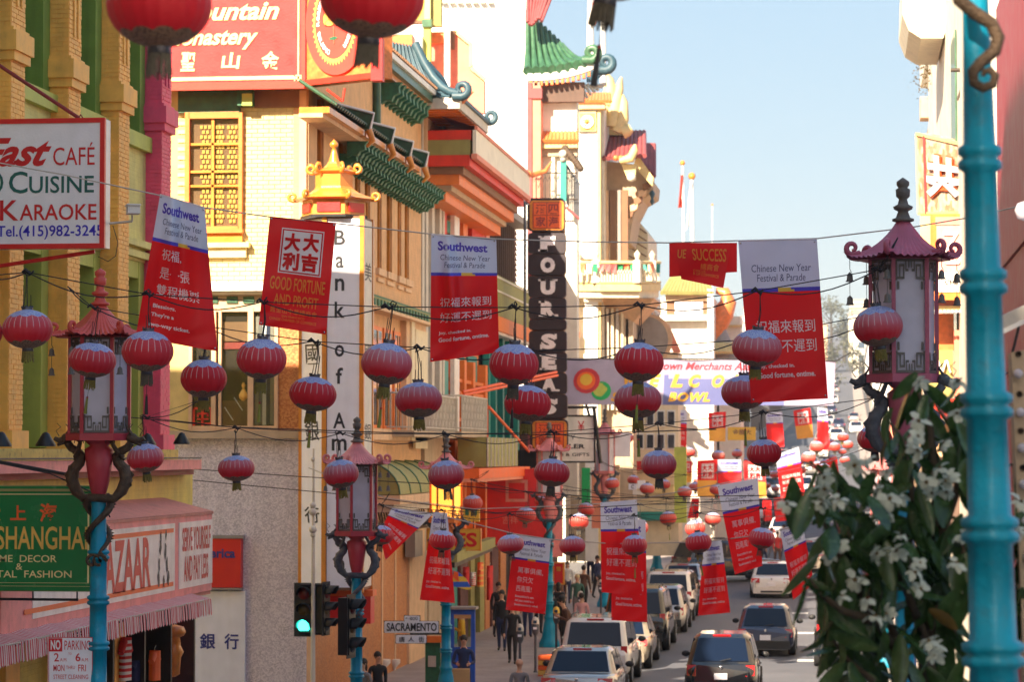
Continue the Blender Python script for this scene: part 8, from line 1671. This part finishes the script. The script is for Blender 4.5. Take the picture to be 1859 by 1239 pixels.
# ---------------------------------------------------------------- people
def person(label, px, d, h=1.68, top='cloth_black', legs='cloth_navy', hair='hair', face=0.0, walk=.5, lean=0.0, skirt=False, arms='down', hat=None, z=None, grp='people on the pavement'):
    q = D(px, 1150, d); base = (q.x, q.y, (G(q.y) + .13) if z is None else z)
    t = thing('person', label, 'person', base, face, grp); k = h / 1.7; w = walk
    V_ = {'pel': ((0, 0, .93), .125, .1), 'belly': ((0, .01 - lean * .1, 1.08), .125, .095), 'chest': ((0, -lean * .25, 1.28), .155, .105), 'neck0': ((0, -lean * .38, 1.43), .07, .065), 'neck': ((0, -lean * .42, 1.49), .048, .05), 'head0': ((0, -.015 - lean * .5, 1.56), .072, .085), 'head': ((0, -.01 - lean * .52, 1.63), .077, .092), 'crown': ((0, 0 - lean * .5, 1.68), .05, .06)}
    E_ = [('pel', 'belly', 't'), ('belly', 'chest', 't'), ('chest', 'neck0', 't'), ('neck0', 'neck', 's'), ('neck', 'head0', 's'), ('head0', 'head', 's'), ('head', 'crown', 's')]
    for s, nm in ((-1, 'l'), (1, 'r')):
        st_ = s * .2 * w; V_[nm + 'hip'] = ((s * .09, 0, .86), .1, .1); V_[nm + 'knee'] = ((s * .1, -st_ - .03 * w, .48), .062, .065); V_[nm + 'ank'] = ((s * .1, -st_ * 1.2 + (.12 * w if s < 0 else 0), .09), .04, .045); V_[nm + 'toe'] = ((s * .11, -st_ * 1.2 - .15 + (.12 * w if s < 0 else 0), .04), .04, .032)
        E_ += [('pel', nm + 'hip', 'l'), (nm + 'hip', nm + 'knee', 'l'), (nm + 'knee', nm + 'ank', 'l'), (nm + 'ank', nm + 'toe', 'b')]
        sh = (s * .185, -lean * .3, 1.37); V_[nm + 'sh'] = (sh, .06, .06)
        if arms == 'carry' : el, ha = (s * .25, -.08 - lean * .3, 1.1), (s * .15, -.32 - lean * .3, 1.08)
        elif arms == 'bent': el, ha = (s * .26, .0 - lean * .3, 1.1), (s * .12, -.2 - lean * .3, 1.2)
        else: el, ha = (s * .225, .03 + st_ * .3, 1.1), (s * .215, -.02 + st_ * .9, .86)
        V_[nm + 'el'] = (el, .043, .043); V_[nm + 'ha'] = (ha, .028, .03)
        E_ += [('chest', nm + 'sh', 't'), (nm + 'sh', nm + 'el', 't'), (nm + 'el', nm + 'ha', 't2')]
    names = list(V_); me = bpy.data.meshes.new('body'); me.from_pydata([tuple(c * k for c in V_[n][0]) for n in names], [(names.index(a), names.index(b)) for a, b, _ in E_], [])
    ob = bpy.data.objects.new('body', me); COL.objects.link(ob); md = ob.modifiers.new('skin', 'SKIN'); md.use_smooth_shade = True
    if not me.skin_vertices: return t
    for i, n in enumerate(names): me.skin_vertices[0].data[i].radius = (V_[n][1] * k, V_[n][2] * k); me.skin_vertices[0].data[i].use_root = n == 'pel'
    md2 = ob.modifiers.new('sub', 'SUBSURF'); md2.levels = 1; md2.render_levels = 1
    dg = bpy.context.evaluated_depsgraph_get(); mm = bpy.data.meshes.new_from_object(ob.evaluated_get(dg)); bpy.data.objects.remove(ob)
    ms_ = [top, legs, 'skin', 'plastic_black']; 
    for x in ms_: mm.materials.append(MT[x])
    segs = [(Vector(V_[a][0]) * k, Vector(V_[b][0]) * k, {'t': 0, 't2': 0, 'l': 1, 's': 2, 'b': 3}[c]) for a, b, c in E_]
    for p in mm.polygons:
        c = p.center; best = min(segs, key=lambda s_: (c - (s_[0] + (s_[1] - s_[0]) * max(0, min(1, (c - s_[0]).dot(s_[1] - s_[0]) / (s_[1] - s_[0]).length_squared)))).length)
        p.material_index = best[2]
    o = bpy.data.objects.new('body', mm); COL.objects.link(o); o.parent = t
    hc = Vector(V_['head'][0]) * k
    m = MB(); m.ball(hc + Vector((0, .022, .018)), .1 * k, hair, 12, 8, (.9, 1.0, 1.02)); 
    if skirt: m.ball(hc + Vector((0, .05, -.1)), .09 * k, hair, 10, 6, (.95, .6, 1.5))
    m.build('hair', t, local=True)
    m = MB()
    for s in (-1, 1): m.ball(hc + Vector((s * .03, -.083, -.005)) * k, .009, 'plastic_black', 6, 4); m.ball(hc + Vector((s * .078, 0, -.02)) * k, .018, 'skin', 6, 4, (.5, 1, 1.3))
    m.bar(hc + Vector((0, -.088, 0)), hc + Vector((0, -.105, -.035)), .018, 'skin'); m.bar(hc + Vector((-.022, -.085, -.06)), hc + Vector((.022, -.085, -.06)), .008, 'cloth_brown'); m.build('face', t, local=True)
    for nm, s in (('l', -1), ('r', 1)):
        ha = Vector(V_[nm + 'ha'][0]) * k; e = Vector(V_[nm + 'el'][0]) * k; dv = (ha - e).normalized(); sd = Vector((0, -1, 0)) if abs(dv.z) > .7 else Vector((0, 0, 1)); m = MB(); m.tube([ha - dv * .01, ha + dv * .04, ha + dv * .085], [.026, .036, .03], 'skin', 7)
        for f in range(4): b_ = ha + dv * .085 + sd * (.03 - .02 * f); L_ = (.055, .068, .07, .055)[f]; m.tube([b_, b_ + dv * L_ * .6, b_ + dv * L_ + Vector((-s * .012, 0, 0))], [.01, .009, .006], 'skin', 5)
        b_ = ha + dv * .03 + sd * .03; m.tube([b_, b_ + sd * .03 + dv * .02, b_ + sd * .04 + dv * .055], [.012, .011, .008], 'skin', 5); m.build('hand', t, local=True)
    if hat: m = MB(); m.lathe([(.1, 0), (.102, .05), (.07, .1), (0, .115)], hat, 14, hc + Vector((0, .01, .05))); m.box(hc + Vector((-.07, -.2, .06)), hc + Vector((.07, -.07, .075)), hat); m.build('cap', t, local=True)
    return t
PI = math.pi
person('woman in black top and trousers walking towards the camera on the left pavement', 930, 77, 1.66, 'cloth_black', 'cloth_black', walk=.7)
person('man in dark jacket walking just behind the woman in black', 911, 82, 1.78, 'cloth_black', 'cloth_navy', walk=.6)
person('person in dark blue clothes standing in front of the Southwesterly wind banner', 958, 88, 1.7, 'cloth_navy', 'cloth_navy', face=PI, walk=.3)
person('person in black trousers walking away left of the far pole', 978, 90, 1.72, 'cloth_grey', 'cloth_black', face=PI, walk=.8)
person('man in brown jacket and black cap bending over his hands near the meters', 1036, 78.5, 1.75, 'cloth_brown', 'cloth_black', face=-1.2, walk=.2, lean=.5, arms='bent', hat='cloth_black')
person('person in a long black coat beside the man in the brown jacket', 1022, 80.5, 1.72, 'cloth_black', 'cloth_black', face=2.2, walk=.2, skirt=True)
person('woman with long black hair seen from behind right of the far pole', 1014, 90, 1.64, 'cloth_black', 'cloth_navy', face=PI, walk=.3, skirt=True)
person('blond woman in green jacket walking in the crowd', 1048, 95, 1.68, 'cloth_green', 'cloth_grey', hair='hair_blond', walk=.4)
person('person with dark red jacket in the crowd behind the blond woman', 1060, 101, 1.75, 'cloth_brown', 'cloth_black', face=2.8, walk=.5)
person('person in patterned brown top in the crowd below the gold framed board', 1018, 99, 1.6, 'cloth_brown', 'cloth_grey', face=.5, walk=.3)
person('person in pink top half hidden behind the man in brown', 1056, 84, 1.6, 'cloth_pink', 'cloth_black', face=PI, walk=.2)
person('person in dark blue coat by the shop doors near the lower far pole', 1145, 118, 1.75, 'cloth_grey', 'cloth_navy', face=.3, walk=.4)
person('person in red top among the shops beyond the crowd', 1085, 112, 1.7, 'cloth_navy', 'cloth_black', face=1, walk=.5)
person('young man in grey jacket among the far crowd left of the teal pole', 968, 104, 1.72, 'cloth_grey', 'cloth_black', walk=.4)
person('woman in white top among the far crowd right of the faded pink lamp', 1030, 108, 1.62, 'cloth_white', 'cloth_navy', walk=.6, skirt=True)
person('man in black jacket near the door posts behind the man in dark jacket', 905, 88, 1.74, 'cloth_black', 'cloth_black', face=.4, walk=.4)
person('woman in dark coat on the kerb beside the yellow topped meter', 1000, 86, 1.63, 'cloth_black', 'cloth_black', face=2.6, walk=.5, skirt=True)
person('man in brown coat far down the left pavement', 1072, 120, 1.75, 'cloth_brown', 'cloth_navy', walk=.5)
person('person in navy jacket farthest down the left pavement', 1098, 130, 1.7, 'cloth_navy', 'cloth_black', face=1, walk=.4)
person('bald person at the bottom edge beside the parking meter', 943, 65, 1.62, 'cloth_grey', 'cloth_grey', hair='skin', face=PI, walk=.3, z=-.5)
person('man in black with dark hair at the bottom edge by the orange granite wall', 686, 65, 1.72, 'cloth_black', 'cloth_black', face=.6, walk=.3, z=-.42)
person('person with dark hair and grey hood beside the middle teal pole', 660, 64, 1.66, 'cloth_grey', 'cloth_navy', face=-.6, walk=.3, z=-.45, skirt=True)
pb = person('man in suit carrying a cardboard box in front of the blue booth', 842, 66.5, 1.74, 'cloth_navy', 'cloth_navy', face=.1, walk=.2, arms='carry', z=-.15)
m = MB(); q = D(836, 1226, 66.1); m.box((q.x - .28, q.y - .2, q.z - .28), (q.x + .22, q.y + .15, q.z + .14), 'cardboard', .1); m.build('cardboard_box', label='tan cardboard box held by the man in front of the blue booth', cat='box')
person('woman in a yellow jacket seen through the window of the blue booth', 838, 70.5, 1.7, 'cloth_yellow', 'cloth_grey', face=-1.4, walk=.1, arms='bent', z=.35)

for i, (px, d, tp_, lb_) in enumerate(((1388, 134, 'cloth_pink', 'person in a pink top crossing the far junction, leftmost of the sunlit walkers'), (1402, 137, 'cloth_white', 'person in white crossing the far junction beside the one in pink'), (1412, 133, 'cloth_red', 'person in red crossing the far junction'), (1424, 139, 'sign_orange', 'person in orange crossing the far junction'), (1436, 135, 'cloth_yellow', 'person in a yellow coat crossing the far junction'), (1448, 141, 'cloth_white', 'person in white at the right end of the far crossing'), (1458, 136, 'cloth_brown', 'person in brown at the right end of the far crossing'), (1378, 142, 'cloth_navy', 'person in navy left of the sunlit walkers at the far crossing'))):
    person(lb_, px, d, 1.62 + .03 * (i % 4), tp_, ('cloth_navy', 'cloth_grey', 'cloth_brown')[i % 3], face=(-1.5, 1.5, .3)[i % 3], walk=.6, skirt=bool(i % 2), z=G(d * .99) + .01, grp='people crossing the far junction')
# ---------------------------------------------------------------- parking meters and pole base
def meter(px, d, head, label):
    q = D(px, 1150, d); t = thing('parking_meter', label, 'parking meter', (q.x, q.y, G(q.y) + .13), 0, 'parking meters along the kerb')
    m = MB(); m.tube([(0, 0, 0), (0, 0, 1.05)], .035, 'iron_grey', 8); m.lathe([(.06, 0), (.05, .04)], 'iron_grey', 10); m.build('post', t, local=True)
    m = MB(); m.lathe([(.05, 1.0), (.09, 1.08), (.1, 1.25), (.095, 1.36), (.07, 1.44), (.03, 1.48)], 'iron_grey', 14); m.build('housing', t, local=True)
    m = MB(); m.lathe([(.1, 1.3), (.098, 1.38), (.07, 1.46), (.0, 1.5)], head, 14); m.box((-.05, -.11, 1.16), (.05, -.08, 1.22), 'sign_white'); m.box((-.045, -.11, 1.32), (.045, -.085, 1.4), 'glass_blue'); m.build('dome', t, local=True)
meter(944, 71, 'grey_white', 'grey parking meter in front of the woman in black'); meter(972, 74, 'grey_white', 'grey parking meter left of the teal far pole'); meter(1010, 79, 'bn_yellow', 'yellow topped parking meter right of the teal far pole'); meter(1091, 96, 'grey_white', 'small grey parking meter left of the large black car'); meter(1054, 88, 'grey_white', 'grey parking meter beside the person in pink')
t = thing('striped_planter', 'orange and red striped wooden box at the foot of the far teal pole', 'planter', D(1002, 1239, 73)); q = D(1002, 1190, 73)
for i in range(8): m = MB(); z = q.z - i * .13; m.box((q.x - .34, q.y - .3, z - .12), (q.x + .34, q.y + .3, z - .005), ('sign_orange', 'paper_gold')[i % 2]); m.build('board', t)

# ---------------------------------------------------------------- right edge: bulb board and lamp arm
bb_ = thing('bulb_sign_board', 'tan sign edge with white round bulbs at the right picture edge', 'sign', D(1850, 1239, 16)); dd = 16.0
P = [D(x, y, dd) for x, y in ((1836, 640), (1900, 628), (1910, 1300), (1862, 1300))]; m = MB(); m.prism(P, (0, .35, 0), 'beige_wall'); m.build('board', bb_)
for i, (x, y) in enumerate(((1848, 679), (1852, 749), (1855, 814), (1858, 880), (1862, 946), (1866, 1012), (1870, 1078))):
    c = D(x, y, dd - .01); m = MB(); m.lathe([(.03, 0), (.026, .03)], 'grey_white', 10); m.v = [(a + c.x, c.y - zz, b + c.z) for a, b, zz in m.v]; m.build('socket', bb_); m = MB(); m.ball(c + Vector((0, -.045, 0)), .026, 'milk_glass', 12, 8); m.build('bulb', bb_)
for i, (x, y) in enumerate(((1849, 643), (1851, 716), (1853, 783), (1857, 850))): c = D(x, y, dd - .005); m = MB(); m.lathe([(.02, 0), (.016, .015), (.008, .0)], 'copper_dark', 10); m.v = [(a + c.x, c.y - zz, b + c.z) for a, b, zz in m.v]; m.build('empty_socket', bb_)
t = thing('tube_light', 'slanted grey metal tube light fixture at the right picture edge', 'light', D(1850, 560, 18)); m = MB(); a, b = D(1800, 598, 18), D(1905, 548, 18); m.bar(a, b, .13, 'grey_white', .1); m.bar(a + Vector((0, -.03, -.05)), b + Vector((0, -.03, -.05)), .08, 'chrome', .03); m.build('housing', t); m = MB(); m.tube([D(1852, 572, 18), D(1848, 600, 18), D(1838, 640, 18)], .01, 'cable', 5); m.build('cord', t)
m = MB(); c = D(1862, 382, 20); m.lathe([(.0, .07), (.06, .05), (.08, 0), (.06, -.06), (0, -.08)][::-1], 'milk_glass', 14, c); m.build('globe_lamp', label='pale round globe cut by the right edge beside the red wall', cat='lamp')

# ---------------------------------------------------------------- flowering tree
rt = random.Random(21)
tree = thing('flowering_tree', 'dark leaved tree with white blossom clusters in the right foreground', 'tree', (0, 0, 0)); tq = D(1690, 1240, 15.6); tree.location = (tq.x, tq.y, G(tq.y) + .1)
TL = tree.location.copy()
def Tp(x, y, d): return D(x, y, d)
limbs = [[(1690, 1500, 15.6), (1688, 1300, 15.6), (1680, 1180, 15.6), (1690, 1050, 15.5), (1700, 900, 15.5), (1690, 780, 15.6), (1660, 690, 15.7)],
 [(1690, 1300, 15.6), (1640, 1200, 15.3), (1590, 1130, 15.1), (1540, 1040, 15.0), (1500, 960, 15.0), (1470, 900, 15.0), (1440, 890, 15.0)], [(1640, 1200, 15.3), (1600, 1090, 15.7), (1560, 980, 15.9), (1530, 900, 15.9), (1492, 860, 15.9), (1470, 838, 15.9)], [(1688, 1180, 15.6), (1640, 1060, 15.1), (1610, 960, 15.0), (1590, 880, 15.0), (1560, 850, 15.1)],
 [(1700, 1000, 15.5), (1735, 900, 15.4), (1745, 800, 15.4), (1735, 720, 15.4)], [(1590, 1130, 15.1), (1530, 1110, 14.9), (1490, 1080, 14.9), (1470, 1050, 14.9)], [(1680, 1150, 15.6), (1735, 1080, 15.2), (1750, 1000, 15.2), (1740, 950, 15.3)], [(1690, 1300, 15.6), (1760, 1180, 16), (1850, 1100, 16.2), (1862, 980, 16.2), (1858, 880, 16.2)], [(1640, 1060, 15.1), (1650, 980, 15.2), (1655, 880, 15.2), (1640, 800, 15.3), (1610, 760, 15.3)], [(1690, 1300, 15.6), (1600, 1250, 15.2), (1540, 1200, 15.1), (1510, 1160, 15.1)]]
m = MB()
for i, L_ in enumerate(limbs):
    P = [Tp(*p) for p in L_]; k = len(P); r0 = .07 if i == 0 else .028
    m.tube(P, [max(.007, r0 * (1 - j / (k - .3))) for j in range(k)], 'bark', 7)
base_ = Vector((TL.x, TL.y, TL.z)); m.tube([base_, (base_ + Tp(1690, 1500, 15.6)) / 2, Tp(1690, 1500, 15.6)], [.11, .08, .07], 'bark', 9); m.build('trunk', tree)
def leaf_mesh(mt, L_, wd, bend):
    m = MB(); n = 6
    def P(u, v): w_ = wd * math.sin(math.pi * min(1, v * .92 + .05)) ** .75; return ((u - .5) * w_ , -abs(u - .5) * w_ * .5 + bend * v * v, -L_ * v)
    m.grid(P, 2, n, mt); return m.mesh('leaf')
lm = [leaf_mesh('leaf', .22, .075, .03), leaf_mesh('leaf', .26, .085, -.05), leaf_mesh('leaf', .18, .07, .06), leaf_mesh('leaf_old', .2, .07, .03)]
spots = []
for i, L_ in enumerate(limbs):
    for a, b in zip(L_[1 if i else 2:], L_[2 if i else 3:]):
        n = int(max(3, math.hypot(a[0] - b[0], a[1] - b[1]) / 8.5))
        for k in range(n): q = (k + rt.random()) / n; spots.append((a[0] + (b[0] - a[0]) * q, a[1] + (b[1] - a[1]) * q, a[2] + (b[2] - a[2]) * q))
for _ in range(110):
    while 1:
        x, y = rt.uniform(1500, 1765), rt.uniform(900, 1260)
        if (x - 1500) > (1000 - y) * .4: break
    spots.append((x, y, rt.uniform(15.0, 16.4)))
rt.shuffle(spots); rest = MB(); cnt = 0
for x, y, d in spots:
    if 1765 < x < 1835: continue
    p = Tp(x + rt.gauss(0, 12), y + rt.gauss(0, 14) - 18, d + rt.gauss(0, .14)); rot = Matrix.Rotation(rt.uniform(0, 2 * PI), 4, 'Z') @ Matrix.Rotation(rt.gauss(0, .55), 4, 'X') @ Matrix.Rotation(rt.gauss(0, .45), 4, 'Y'); s = rt.uniform(.85, 1.45); me = rt.choice(lm[:3]) if rt.random() > .035 else lm[3]
    if cnt < 290:
        o = bpy.data.objects.new('leaf', me); COL.objects.link(o); o.parent = tree; o.matrix_local = Matrix.Translation(p - TL) @ rot @ Matrix.Scale(s, 4); cnt += 1
    else:
        M_ = Matrix.Translation(p) @ rot @ Matrix.Scale(s, 4); rest.add([M_ @ v.co for v in me.vertices], [tuple(f.vertices) for f in me.polygons], 'leaf', True)
rest.build('leaves', tree, kind='stuff')
def flower_mesh(seed):
    r_ = random.Random(seed); m = MB()
    for k in range(9):
        a = 2 * PI * k / 9 + r_.uniform(-.2, .2); el = r_.uniform(-.5, .9) ; L_ = r_.uniform(.04, .06); M_ = Matrix.Rotation(a, 4, 'Z') @ Matrix.Rotation(el, 4, 'Y')
        pts = [M_ @ Vector(v) for v in ((0, 0, 0), (L_ * .5, -.019, .008), (L_, -.012, .002), (L_ * 1.15, 0, -.006), (L_, .012, .002), (L_ * .5, .019, .008))]; m.add(pts, [(0, 1, 5), (1, 2, 4, 5), (2, 3, 4)], 'petal', True)
    m.ball((0, 0, 0), .012, 'leaf_old', 6, 4); return m.mesh('blossom')
fm_ = [flower_mesh(i) for i in range(4)]
FL = [(1475, 860), (1500, 882), (1497, 905), (1570, 858), (1590, 895), (1438, 912), (1600, 930), (1482, 915), (1512, 905), (1700, 872), (1722, 892), (1668, 762), (1678, 812), (1742, 742), (1722, 805), (1640, 1018), (1655, 1032), (1668, 1052), (1518, 990), (1506, 1000), (1560, 1062), (1545, 1080), (1578, 1098), (1590, 1120), (1690, 1165), (1705, 1185), (1756, 962), (1738, 1040), (1692, 905), (1728, 870), (1852, 900), (1856, 960), (1858, 1180), (1625, 905), (1612, 872), (1566, 838), (1660, 700), (1735, 690), (1640, 990), (1602, 1010)]
for i, (x, y) in enumerate(FL):
    for j in range(rt.choice((1, 1, 2))):
        o = bpy.data.objects.new('blossom', rt.choice(fm_)); COL.objects.link(o); o.parent = tree; s = rt.uniform(.9, 1.35); o.matrix_local = Matrix.Translation(Tp(x + rt.gauss(0, 9), y + rt.gauss(0, 10), 14.8 + rt.uniform(-.1, .1)) - TL) @ Matrix.Rotation(rt.uniform(0, 6), 4, 'Z') @ Matrix.Rotation(rt.uniform(-1.4, 1.4), 4, 'X') @ Matrix.Scale(s, 4)

# ---------------------------------------------------------------- the hill behind: houses and trees
rh = random.Random(5); pal = ['cream_pale', 'white_paint', 'peach_plain', 'grey_white', 'salmon_paint', 'cream_wall']
hl = MB(); hl.add([(-400, 640, 2), (-30, 640, 2), (-30, 900, 40), (-400, 900, 52)], [(0, 1, 2, 3)], 'foliage_far'); hl.add([(12, 640, 2), (300, 640, 2), (300, 1000, 60), (12, 1000, 42)], [(0, 1, 2, 3)], 'foliage_far'); hl.build('hills', kind='structure', local=True)
hcount = {}
for Yh in sorted(rh.uniform(560, 1050) for _ in range(40)):
    px = rh.uniform(1340, 1680); Y = Yh; q = PY(px, 700, Y)
    if -10.5 < q.x < 3.5: q.x = -14 - rh.random() * 6 if rh.random() < .5 else 7 + rh.random() * 6
    g = max(G(Y), 2) - 1; w_, h_ = rh.uniform(7, 13), rh.uniform(8, 17); mt = rh.choice(pal)
    pos = 'left' if q.x < 0 else 'right'; hcount[(mt, pos)] = hcount.get((mt, pos), 0) + 1; t = thing('hill_house', '%s hill house %s of the far street, %s of its colour going uphill' % ({'cream_pale': 'cream', 'white_paint': 'white', 'peach_plain': 'tan', 'grey_white': 'grey', 'salmon_paint': 'pink', 'cream_wall': 'yellowish'}[mt], pos, NTH[hcount[(mt, pos)] - 1]), 'house', (q.x, Y, g), 0, 'houses on the far hill')
    m = MB(); m.box((-w_ / 2, 0, 0), (w_ / 2, 10, h_), mt); m.box((-w_ / 2 - .3, -.3, h_), (w_ / 2 + .3, 10, h_ + .4), 'grey_panel'); m.build('wall', t, local=True)
    for f in range(int(h_ / 3.2)):
        for k in range(3): m = MB(); x = -w_ / 2 + w_ * (k + .3) / 3; m.box((x, -.12, 1.2 + f * 3.1), (x + w_ * .14, .02, 2.8 + f * 3.1), 'glass_blue'); m.build('window', t, local=True)
def crown_tree(label, px, py, d, r, h, n=500, seed=0, mt='foliage_far'):
    q = D(px, py, d); rr = random.Random(seed); t = thing('hill_tree', label, 'tree', (q.x, q.y, q.z - h), 0, 'trees on the far hill')
    m = MB(); m.tube([(0, 0, 0), (.2, 0, h * .5), (0, 0, h)], [r * .12, r * .09, r * .04], 'bark', 6)
    for k in range(5): a = k * 1.3; m.tube([(0, 0, h * (.55 + k * .07)), (r * .6 * math.cos(a), r * .5 * math.sin(a), h * (.75 + k * .06))], [r * .05, r * .02], 'bark', 5)
    m.build('trunk', t, local=True); m = MB(); cl = [(rr.gauss(0, r * .45), rr.gauss(0, r * .45), h + rr.uniform(-.5, .55) * r) for _ in range(11)]
    for i in range(n):
        c = Vector(rr.choice(cl)) + Vector((rr.gauss(0, r * .2), rr.gauss(0, r * .2), rr.gauss(0, r * .17))); s = r * .09; m.add([c + Vector((rr.uniform(-s, s), rr.uniform(-s, s), rr.uniform(-s, s))) for _ in range(4)], [(0, 1, 2), (1, 2, 3)], mt)
    m.build('crown', t, local=True)
for i, a in enumerate((('dark round tree rising above the far left hill houses', 1508, 560, 760, 4.5, 14), ('brownish tree just right of the tallest hill tree', 1532, 588, 780, 6, 14), ('low tree above the hill street behind the front lantern', 1552, 600, 760, 5, 12), ('tree on the skyline left of the large ontime banner', 1326, 600, 600, 4, 12), ('tree standing low beside the hill street', 1510, 640, 600, 4, 10), ('tree half way up the hill on the right', 1566, 650, 560, 4, 9), ('low tree at the left of the hill street foot', 1497, 700, 420, 3, 7), ('autumn tree behind the right hill houses', 1585, 600, 700, 6, 14))): crown_tree(a[0], a[1], a[2], a[3], a[4], a[5], 520, i, 'foliage_far')
# ---------------------------------------------------------------- air between us and the far hill
hz = MB(); hz.box((-390, -55, -8), (390, 1290, 84), 'cable'); o = hz.build('haze', kind='stuff', local=True)
hm = bpy.data.materials.new('haze_air'); hm.use_nodes = True; n_ = hm.node_tree.nodes; n_.remove(n_['Principled BSDF']); pv = n_.new('ShaderNodeVolumePrincipled'); pv.inputs['Color'].default_value = (.9, .93, 1, 1); pv.inputs['Density'].default_value = HAZE; pv.inputs['Anisotropy'].default_value = .2; hm.node_tree.links.new(pv.outputs[0], n_['Material Output'].inputs['Volume'])
o.data.materials.clear(); o.data.materials.append(hm)
